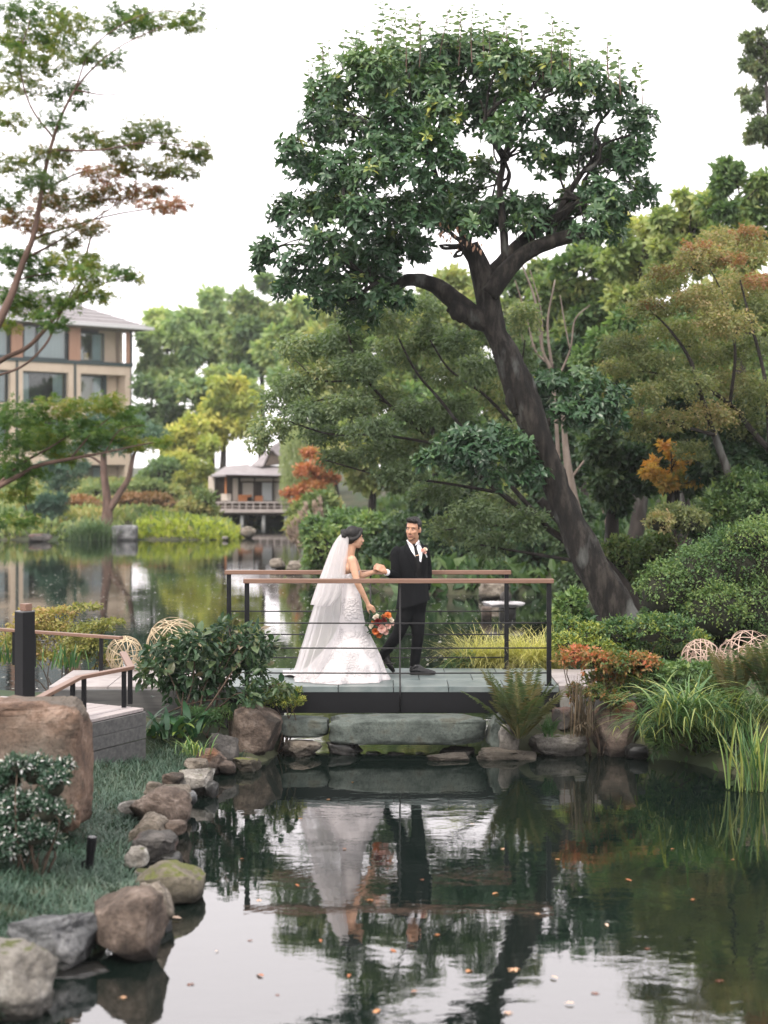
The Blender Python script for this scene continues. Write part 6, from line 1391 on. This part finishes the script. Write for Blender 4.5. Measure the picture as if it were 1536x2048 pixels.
# broad-leaved clump below it
asp = [(300,1420,30,30),(340,1410,40,40),(380,1430,30,30),(320,1390,30,24),(405,1450,26,20),(360,1470,24,14)]
ap = empty('broad_leaved_clump', (*P(345, 1470, 15.5)[:2], .35), 'clump of broad strap leaves, some yellow, beside the terrace corner', 'plant')
vb = []
for k in range(8):
    me = blades('leaf', np.zeros((1, 3)), np.zeros(1), 1.0, .24, .2+.05*k, 1.3+.12*k, np.array([k/9]), 8); vb.append(me)
for i in range(52):
    u = rg.uniform(285, 410); bse = P(u, 1474+rg.uniform(-14, 8), 15.55+rg.uniform(-.15, .25)); s = rg.uniform(.22, .40)
    link('leaf', vb[int(min(7, abs(rg.normal())*2.2))] if i % 9 else vb[7], LM['aspid'], ap, loc=bse, rot=(0, 0, rg.uniform(0, 6.28)), scale=(s, s, s))
blade_clump('striped_lily_tuft', 'small tuft of yellow-striped arching leaves at the grass edge', 'plant', P(385, 1508, 15.0), 44, .24, .016, (.1, .5), (1.2, 2.0), 'blade', 73, .07, lo=.35, hi=1.0)
shrub('low_shrub', 'low twiggy shrub with tiny yellow-green leaves at the left end of the bridge side', [(555,1378,30,16),(585,1385,24,14),(545,1398,34,18),(580,1405,28,14),(520,1405,30,18),(600,1400,14,10)], 16.2, .12, 'privet', .024, 420, 9, 'small', 74, core=0)
shrub('low_fern_patch', 'patch of small dark green foliage behind the tall brown boulder', [(400,1430,40,18),(430,1440,30,14),(372,1455,24,12),(450,1425,30,18)], 15.9, .1, 'ferngreen', .05, 200, 8, 'frond', 75, core=.4)
# behind the terrace
shrub('loose_shrub', 'loose yellow-green shrub behind the far terrace rail', [(40,1280,50,36),(110,1270,60,34),(160,1290,50,30),(70,1240,50,24),(140,1310,46,24),(195,1300,34,26),(20,1300,40,30),(180,1255,50,12),(220,1245,40,7),(120,1225,40,12),(60,1310,50,20),(210,1325,26,14),(165,1215,40,6)], 19.6, .3, 'loose', .05, 900, 8, 'small', 76, core=0)
blade_clump('iris_clump', 'dark green sword leaves at the foot of the loose shrub', 'plant', P(128, 1335, 18.9), 26, .30, .03, (.1, .4), (.3, 1.0), 'blade', 77, .12, lo=0, hi=.5)
blade_clump('iris_clump', 'dark sword leaves left of the square black post', 'plant', P(8, 1325, 19.0), 20, .32, .03, (.05, .3), (.2, .8), 'blade', 78, .10, lo=0, hi=.4)
# foreground dark green shrub; random white leaves stand in for light glints
shrub('glint_painted_shrub', 'dark shrub with light glints painted as white leaves in front of the huge boulder', [(20,1560,40,40),(70,1545,44,36),(110,1570,34,34),(40,1620,50,40),(95,1620,36,36),(10,1660,40,36),(70,1670,40,30),(130,1540,24,24),(-10,1600,30,50),(35,1530,30,22),(40,1700,50,28),(100,1685,34,26),(0,1700,40,30),(120,1640,28,30)], 10.55, .18, 'glinted', .034, 1500, 8, 'small', 79, core=.55, updir=.9, glints=.13)

# --- right side
def frond_mesh(seed, bend0=.2, bend1=1.3, pairs=22):
    rg = np.random.default_rng(seed); pos, dr, nr, sz = [], [], [], []
    p = np.zeros(3); n = pairs*2; V = []
    for k in range(n):
        t = k/n; th = bend0+(bend1-bend0)*t; d = np.array((math.sin(th), 0, math.cos(th))); p = p+d/n
        if t > .18 and k % 1 == 0:
            nrm = np.array((-math.cos(th), 0, math.sin(th)))
            for s in (-1, 1):
                pos.append(p.copy()); dr.append(np.array((0, s, 0))+d*.45+rg.normal(size=3)*.08-nrm*.15); nr.append(nrm); sz.append(.26*math.sin(min(1, (t-.12)*2.2)*math.pi/2)*(1-t)**.6+.02)
    pos.append(np.zeros(3)); dr.append((math.sin(bend0+.2), 0, math.cos(bend0+.2))); nr.append((-1, 0, .3)); sz.append(.4)
    return leaf_mesh('frond', np.array(pos), np.array(dr), np.array(nr), np.array(sz), 'frond', np.clip(rg.uniform(0, 1)+rg.normal(size=len(pos))*.1, 0, 1))
def fern(name, label, c, n, L, mk, seed, spread=(.0, 6.28), b0=(.1, .4), b1=(.6, 1.5), group=None):
    rg = np.random.default_rng(seed); root = empty(name, tuple(c), label, 'fern', group)
    vs = [frond_mesh(seed*10+k, rg.uniform(*b0), rg.uniform(*b1)) for k in range(6)]
    for k in range(n):
        s = L*rg.uniform(.7, 1.1); link('frond', vs[k % 6], LM[mk], root, loc=(c[0]+rg.normal()*.03, c[1]+rg.normal()*.03, c[2]), rot=(0, 0, spread[0]+(spread[1]-spread[0])*(k+rg.uniform(0, .8))/n), scale=(s, s, s))
    return root
fern('fern', 'tall bronze-green fern growing against the black bridge side', P(1040, 1478, 15.85), 22, .74, 'fern', 81, b0=(.1, .6), b1=(.5, 1.4))
fern('fern', 'small fresh green fern at the right foot of the bronze fern', P(1095, 1476, 15.95), 12, .26, 'ferngreen', 82)
fern('fern', 'bronze fern at the right edge below the woven ball', P(1470, 1410, 15.4), 14, .62, 'fern', 83, b0=(.05, .4), b1=(.4, 1.2))
fern('fern', 'bronze-olive fern cut by the right edge', P(1535, 1400, 15.2), 14, .66, 'fern', 84, b0=(.05, .4), b1=(.4, 1.2))
blade_clump('dry_rush_clump', 'upright clump of dry brown rushes with a drooping dead base', 'grass', P(1162, 1470, 15.88), 120, .56, .010, (.0, .10), (.05, .25), 'dryblade', 85, .055)
blade_clump('dead_leaf_skirt', 'drooping dead straw leaves under the dry rushes', 'plant', P(1165, 1452, 15.82), 40, .22, .010, (.6, 1.2), (1.8, 2.6), 'dryblade', 86, .03)
shrub('nandina', 'orange-red and green nandina shrub above the rust-stained boulder', [(1150,1310,34,18),(1190,1325,40,24),(1230,1330,40,26),(1280,1325,40,22),(1210,1360,44,26),(1250,1370,40,26),(1190,1390,26,20),(1290,1350,30,20),(1150,1385,14,18),(1125,1320,16,14),(1230,1400,26,18)], 16.15, .25, 'nandina', .052, 850, 8, 'rhomb', 87, core=.4)
shrub('green_filler_shrub', 'plain green leafy shrub between the orange shrub and the arching strap leaves', [(1310,1345,40,24),(1360,1350,44,26),(1412,1348,36,24),(1340,1385,44,24),(1300,1385,30,24),(1262,1352,24,18),(1450,1350,34,26)], 16.4, .15, 'azalea', .06, 620, 8, 'small', 188, core=.6)
shrub('glossy_hedge', 'low glossy yellow-green hedge between the leaning trunk and the orange shrub', [(1130,1290,36,26),(1180,1275,44,30),(1240,1265,50,30),(1300,1258,50,32),(1350,1260,40,32),(1200,1300,44,22),(1270,1300,50,24),(1340,1300,40,24),(1390,1290,34,30),(1140,1255,30,24)], 18.2, .3, 'privet', .042, 1700, 9, 'small', 88, core=.7)
shrub('leafy_bush', 'bright green leafy bush left of the leaning trunk foot', [(1135,1215,28,26),(1155,1245,30,28),(1125,1250,28,26),(1150,1195,20,18),(1120,1275,26,22)], 19.3, .2, 'azalea', .085, 330, 8, 'small', 89, core=.45)
shrub('azalea_mound', 'large rounded azalea mound filling the right edge beside the leaning trunk', [(1330,1180,60,60),(1400,1150,70,66),(1470,1120,80,70),(1530,1110,70,80),(1350,1240,60,46),(1430,1220,70,60),(1510,1210,70,70),(1312,1235,34,34),(1390,1265,50,36),(1470,1270,60,40),(1535,1265,50,46),(1500,1080,60,34)], 19.6, .45, 'azalea', .045, 3300, 9, 'small', 90, core=.78)
shrub('dark_shrub', 'dark glossy shrub between the leaning trunk and the azalea mound', [(1240,1110,40,36),(1290,1120,44,40),(1260,1160,46,36),(1320,1100,40,34),(1225,1160,30,30),(1300,1170,40,30)], 26, .4, 'under', .085, 1500, 8, 'rhomb', 91, core=.6)
shrub('clipped_shrub', 'clipped flat-topped shrub under the amber leaves', [(1345,1035,46,26),(1385,1040,34,22),(1320,1045,30,20)], 25, .4, 'olive', .065, 700, 8, 'rhomb', 92, core=.75)
shrub('dark_evergreen_bush', 'dark evergreen bush at the right edge above the azalea mound', [(1450,1030,60,46),(1520,1020,50,50),(1400,1060,40,30),(1480,980,50,40)], 25, .6, 'under', .09, 1100, 8, 'rhomb', 93, core=.6)
c = P(1375, 1500, 15.3); c[2] = .30
blade_clump('daylily_clump', 'large clump of long arching green strap leaves spilling over the right pond edge', 'plant', c+np.array((-.02, -.12, .16)), 230, .86, .019, (.05, .6), (1.6, 2.7), 'blade', 94, .17)
c = P(1320, 1490, 15.55); blade_clump('daylily_clump', 'arching strap leaves hanging to the water beside the rust-stained boulder', 'plant', c+np.array((.02, .0, .12)), 120, .66, .017, (.2, .8), (1.8, 2.7), 'blade', 194, .11, azr=(2.4, 7.0))
c = P(1440, 1450, 15.5); blade_clump('daylily_clump', 'upright strap-leaved clump behind the arching leaves at the right edge', 'plant', c+np.array((.1, -.1, -.05)), 110, .72, .017, (.05, .4), (.9, 2.0), 'blade', 95, .2)
c = P(1505, 1592, 14.3); c[2] = .02
blade_clump('water_iris', 'tall iris tuft with yellowing tips standing in the water at the right edge', 'plant', c+np.array((.02, 0, 0)), 95, .66, .020, (.0, .30), (.1, .95), 'blade', 96, .11, lo=.1, hi=1.0)
shrub('dwarf_bamboo', 'dark dwarf bamboo filling the bank at the right edge', [(1440,1420,50,34),(1500,1440,50,40),(1400,1470,40,30),(1480,1500,50,30),(1530,1480,40,40),(1360,1400,40,30),(1420,1380,40,26),(1340,1450,30,40),(1320,1480,24,30)], 15.75, .25, 'under', .11, 700, 8, 'frond', 97, core=.5)
# golden sedge behind the bridge: uncountable blades
rg = np.random.default_rng(98)
sg = empty('golden_sedge', tuple(P(1010, 1340, 18.35)), 'golden sedge tussocks arching behind the far handrail posts', 'grass')
for q, (u, n_) in enumerate(((950, 520), (1000, 700), (1055, 700), (1090, 380))):
    c = P(u, 1345, 18.45+.1*(q % 2)); ps = np.tile(c, (n_, 1))+rg.normal(size=(n_, 3))*np.array((.09, .06, .01))
    o = link('tussock', blades('tussock', ps, rg.uniform(0, 6.28, n_), .72*rg.uniform(.55, 1.15, n_), .0075, rg.uniform(.02, .75, n_), rg.uniform(1.2, 2.5, n_), rg.uniform(0, 1, n_), 7), LM['sedge'], sg); o['kind'] = 'stuff'
shrub('small_leafy_plant', 'small pale leafy plant at the left end of the golden sedge', [(915,1325,18,12),(935,1318,16,14),(900,1332,14,10)], 18.35, .05, 'reed', .08, 60, 7, 'frond', 99, core=0)

# --- far shores
for i, (lb, rows, D, mk, lf, tw) in enumerate([
    ('yellow-green feathery bush on the shore behind the bride', [(690,1060,50,40),(650,1090,46,40),(720,1100,50,40),(640,1130,40,26),(680,1130,46,26),(740,1060,40,34),(630,1060,30,30)], 40, 'hill', .15, 1300),
    ('dark green bush on the shore between bride and groom', [(780,1110,50,40),(810,1070,50,40),(770,1150,46,30),(840,1120,40,40)], 38.5, 'hilldark', .16, 800),
    ('deep green bush on the shore right behind the groom', [(890,1100,50,44),(940,1090,50,40),(900,1150,50,30),(960,1140,44,30),(860,1150,40,26)], 38, 'hilldark', .16, 900),
    ('shady bush on the shore left of the leaning trunk', [(1010,1110,50,44),(1070,1090,50,44),(1040,1150,46,26),(1100,1130,46,40),(1080,1160,40,24)], 37.2, 'hilldark', .16, 900),
    ('dark bush under the spreading branches right of the shore boulder', [(1140,1080,46,44),(1180,1120,44,40),(1150,1160,40,30)], 34.5, 'hilldark', .15, 600),
    ('pale reedy bush at the tip of the shore beside the tea house', [(610,1030,34,26),(640,1010,34,26),(600,1060,30,26),(660,1030,30,30)], 50, 'farbank', .2, 600)]):
    shrub('shore_bush', lb, rows, D, .7, mk, lf, tw, 8, 'rhomb', 120+i, core=.6, group='bushes along the dark shore')
# grassy banks
def bank(name, label, mk, n, x0, x1, y0, y1, size, seed, cond=None, up=.8):
    rg = np.random.default_rng(seed); x = rg.uniform(x0, x1, n); y = y0+(y1-y0)*rg.uniform(0, 1, n)**1.4; k = poly_sd(x, y, MAIN_POLY) > -.05
    if cond is not None: k &= cond(x, y)
    x, y = x[k], y[k]; z = height(x, y); N = len(x); d = rg.normal(size=(N, 3))*.6; d[:, 2] = up
    o = link(name, leaf_mesh(name, np.stack([x, y, z], 1), d, rsph(rg, N)+np.array((0, -.4, .5)), size*rg.uniform(.5, 1.4, N), 'rhomb', np.clip(.5+.3*np.sin(x*.9)*np.sin(y*.5)+rg.normal(size=N)*.2, 0, 1)), LM[mk])
    tag(o, label, 'vegetation', kind='stuff')
bank('undergrowth', 'dark undergrowth covering the hillside under the trees', 'under', 34000, -3, 26, 34, 74, .38, 131, lambda x, y: x > -2.5-(y-60)*.05)
bank('undergrowth', 'low leafy ground cover on the right bank around the leaning trunk', 'under', 16000, 1.6, 12, 13.2, 34, .13, 132, lambda x, y: (y > 18.05) | (x > 3.75) | ((y < 16.5) & (x > 2.15)))
bank('bank_vegetation', 'pale green grasses and low plants on the far left shore', 'farbank', 26000, -40, -5.6, 62, 104, .36, 133)
bank('lime_grass', 'bright lime-yellow grass strip along the far shore', 'limegrass', 7000, -9.7, -5.7, 61.9, 65.5, .26, 134)
for i, (lb, rows, D, mk, lf, tw, nm) in enumerate([
    ('rusty-red clipped azalea row beneath the building', [(265,1000,36,14),(310,1000,34,14),(240,1008,24,12),(335,1006,20,10)], 72, 'rustshrub', .17, 500, 'clipped_azalea'),
    ('pinkish-brown clipped azalea left of the pine trunk', [(160,1005,36,14),(190,1015,28,12),(130,1010,24,12)], 71, 'rustshrub', .17, 360, 'clipped_azalea'),
    ('round green clipped shrub right of the pine trunk', [(290,1030,40,16),(330,1035,34,16),(255,1030,24,14)], 67, 'farbank', .16, 420, 'clipped_azalea'),
    ('pale green shrub left of the tea house piles', [(390,1020,40,24),(420,1030,24,18),(360,1035,34,20),(410,1000,24,20)], 68, 'farbank', .18, 520, 'shore_shrub'),
    ('yellow-green shrub under the building wall', [(200,985,40,14),(240,980,34,12),(300,975,36,16),(340,985,30,14)], 80, 'yellowgreen', .2, 460, 'shore_shrub'),
    ('green shrub mass between the building and the tea house', [(330,940,40,24),(370,990,36,24),(300,960,30,20),(400,985,24,20)], 84, 'far_mid', .26, 520, 'shore_shrub')]):
    shrub(nm, lb, rows, D, .6, mk, lf, tw, 8, 'rhomb', 140+i, core=.65, group='shrubs on the far shore')
rg = np.random.default_rng(150)
c = G(180, 1082); n_ = 900; ps = np.tile(c+np.array((0, .5, 0)), (n_, 1))+rg.normal(size=(n_, 3))*np.array((.35, .3, .02))
tag(link('reed_tuft', blades('reed_tuft', ps, rg.uniform(0, 6.28, n_), 1.15*rg.uniform(.6, 1.1, n_), .03, rg.uniform(.02, .5, n_), rg.uniform(.9, 2.2, n_), rg.uniform(0, 1, n_), 5), LM['reed']), 'rounded tuft of green reeds left of the pine trunk at the lake', 'grass', kind='stuff')
# pampas plumes at the shore tip
pg = empty('pampas_grass', tuple(P(610, 1090, 46)), 'pampas grass with pinkish plumes on the shore beside the tea house', 'grass')
for k, (u0, v0, u1, v1) in enumerate([(612,1075,585,1048),(618,1070,596,1040),(625,1060,603,1028),(620,1090,580,1068),(632,1050,612,1012),(640,1060,628,1008),(600,1085,578,1058),(645,1050,640,1000)]):
    a0, a1 = P(u0, v0+25, 46), P(u1, v1, 46); n_ = 60; t = rg.uniform(.45, 1, n_)[:, None]; pos = a0*(1-t)+a1*t+rg.normal(size=(n_, 3))*.03
    s = MB().tube([a0, (a0+a1)/2+(0, 0, .05), a1], .012, 4).build('stalk', LM['plume'], pg); rnd_fill(s.data, .5)
    link('plume', leaf_mesh('plume', pos, np.tile(a1-a0, (n_, 1))+rg.normal(size=(n_, 3))*.2, rsph(rg, n_), .16, 'rhomb', rg.uniform(0, 1, n_)), LM['plume'], s)

# ---------------------------------------------------------------- woven bamboo balls, spotlight, floating leaves
M_bamboo = surf_mat('split_bamboo', [(.30, .23, .14), (.42, .34, .22), (.50, .41, .29)], scale=8, rough=.6, bump=.1); M_bamboo2 = surf_mat('pinkish_bamboo', [(.34, .24, .19), (.44, .33, .27)], scale=8, rough=.6, bump=.1)
def ring_mesh(r, w, t, seg=56):
    a = np.linspace(0, 2*math.pi, seg, endpoint=False); V, Fs = [], []
    for q in a:
        c, s = math.cos(q), math.sin(q)
        for rr_, zz in ((r-t, -w), (r+t, -w), (r+t, w), (r-t, w)): V.append((rr_*c, rr_*s, zz))
    for i in range(seg):
        j = (i+1) % seg
        for k in range(4): Fs.append([i*4+k, j*4+k, j*4+(k+1) % 4, i*4+(k+1) % 4])
    return mesh_py('band', V, Fs)
def ball(label, u, v, r_px, D, mat, seed, n=17):
    c = P(u, v, D); R = r_px*D/F; rg = np.random.default_rng(seed); root = empty('woven_ball', (c[0], c[1], c[2]-R), label, 'woven ball', 'woven bamboo balls')
    ms = [ring_mesh(R*k, .0042, .0025) for k in (1.0, .985, .97)]
    for k in range(n):
        d = rsph(rg, 1)[0]; o = link('band', ms[k % 3], mat, root, loc=c); o.rotation_mode = 'QUATERNION'; o.rotation_quaternion = Vector(d).to_track_quat('Z', 'Y')
ball('smaller pale woven bamboo ball behind the corner of the low railing', 250, 1310, 38, 17.9, M_bamboo, 1)
ball('larger pale woven bamboo ball behind the leafy shrub', 348, 1288, 54, 18.3, M_bamboo, 2)
ball('smaller pinkish woven bamboo ball in the hedge on the right', 1402, 1318, 40, 17.0, M_bamboo2, 3)
ball('larger pinkish woven bamboo ball near the right edge', 1497, 1322, 62, 17.2, M_bamboo2, 4)
c = P(178, 1672, 10.95); zg = hz(c[0], c[1])
sl_ = empty('garden_spotlight', (c[0], c[1], zg), 'black cylindrical garden spotlight on a stake in the mondo grass', 'lamp')
ax = unit(np.array((.12, -.1, 1.))); b0 = np.array((c[0], c[1], zg+.06))
MB().tube([b0, b0+ax*.10, b0+ax*.12, b0+ax*.121, b0+ax*.22], [.028, .028, .030, .033, .033], 18).build('housing', M_steel, sl_, smooth=False)
MB().tube([b0+ax*.215, b0+ax*.222], .026, 16).build('lens', M_glass, sl_)
MB().tube([(c[0]-.045, c[1], zg-.05), (c[0]-.045, c[1], zg+.10), b0+ax*.06], .009, 8).build('bracket', M_steel, sl_); MB().tube([(c[0]+.005, c[1], zg-.08), b0], [.006, .012], 8).build('stake', M_steel, sl_)
rg = np.random.default_rng(160)
def drift(me_name, k):
    me = leaf_mesh('fallen_leaf', np.zeros((1, 3)), np.array([(1., 0, 0)]), np.array([(0, 0, 1.)]), 1.0, 'oval' if k % 2 else 'maple', [k/5]); return me
dm = [drift('', k) for k in range(6)]
pts = [(385,1972,.075),(527,1955,.07),(750,1802,.09),(932,1946,.085),(1042,1942,.11),(430,1905,.03),(560,1990,.04),(640,1880,.05),(690,1700,.05),(705,1435+130,.05),(520,1800,.05),(1100,1955,.06),(1185,1990,.07),(700,1950,.05),(880,1870,.05),(985,1790,.06),(1070,1830,.06),(1210,1850,.05),(1300,1900,.06),(1250,1760,.06),(1380,1800,.05),(1120,1720,.05),(1010,1700,.05),(940,1650,.05),(850,1760,.05),(780,1900,.07),(820,1985,.06),(760,2020,.07),(1010,2030,.07),(1150,2010,.06),(1440,1960,.07),(480,1720,.04),(600,1640,.05),(660,1600,.05),(255,1995,.06),(340,1838,.08),(500,1880,.05),(590,1770,.05),(1340,1700,.05),(1470,1720,.05)]
_labs = {}
for i, (u, v, s) in enumerate(pts):
    p = G(u, v); o = link('fallen_leaf', dm[i % 6], LM['litter'], loc=(p[0], p[1], .004+.002*(i % 3)), rot=(rg.normal()*.08, rg.normal()*.08, rg.uniform(0, 6.28)), scale=(s,)*3)
    col_ = ('dark red-brown', 'rusty brown', 'rust-orange', 'orange-brown', 'tan', 'pale buff')[i % 6]; shp = 'oval' if i % 2 else 'star-shaped'; siz = 'tiny' if s < .05 else ('small' if s < .065 else 'larger')
    wh = ('in white sky reflection' if u < 560 else 'by the bride\'s reflection' if u < 760 else 'by the groom\'s reflection' if u < 960 else 'near the trunk\'s reflection' if u < 1160 else 'below the long grass') + (', near bottom edge' if v > 1930 else ', mid-pond' if v > 1780 else ', near the bridge')
    tag(o, f'{siz} {col_} {shp} leaf afloat {wh}', 'leaf', 'fallen leaves afloat on the near pond'); _labs.setdefault(o['label'], []).append((v, o))
for lb_, os_ in _labs.items():
    if len(os_) > 1:
        os_.sort(key=lambda q: q[0]); os_[0][1]['label'] = lb_ + ', the farther one'; os_[-1][1]['label'] = lb_ + ', the nearer one'
n_ = 2600; x = rg.uniform(-9, 4.4, n_); y = 19.2+26*rg.uniform(0, 1, n_)**1.3; k = (np.maximum(poly_sd(x, y, MAIN_POLY), poly_sd(x, y, LEFT_POLY)) < -.2); x, y = x[k], y[k]; N = len(x)
d = rg.normal(size=(N, 3)); d[:, 2] = 0
tag(link('floating_debris', leaf_mesh('floating_debris', np.stack([x, y, np.full(N, .006)], 1), d, np.tile((0, 0, 1.), (N, 1))+rg.normal(size=(N, 3))*.05, .055*rg.uniform(.4, 1.3, N), 'rhomb', rg.uniform(0, 1, N)), LM['speck']), 'tiny pale leaf specks drifting on the lake', 'debris', kind='stuff')
# ---------------------------------------------------------------- thin garden haze
m = bpy.data.materials.new('haze'); m.use_nodes = True
n, l = m.node_tree.nodes, m.node_tree.links
n.remove(n['Principled BSDF'])
pv = n.new('ShaderNodeVolumePrincipled'); pv.inputs['Color'].default_value = (.93, .96, .97, 1); pv.inputs['Density'].default_value = HAZE; pv.inputs['Anisotropy'].default_value = .2
l.new(pv.outputs[0], n['Material Output'].inputs['Volume'])
o = MB().box((-345, -70, -1.9), (345, 690, 19.5)).build('haze', m); tag(o, 'thin pale haze lying over the whole garden', 'haze', kind='stuff')
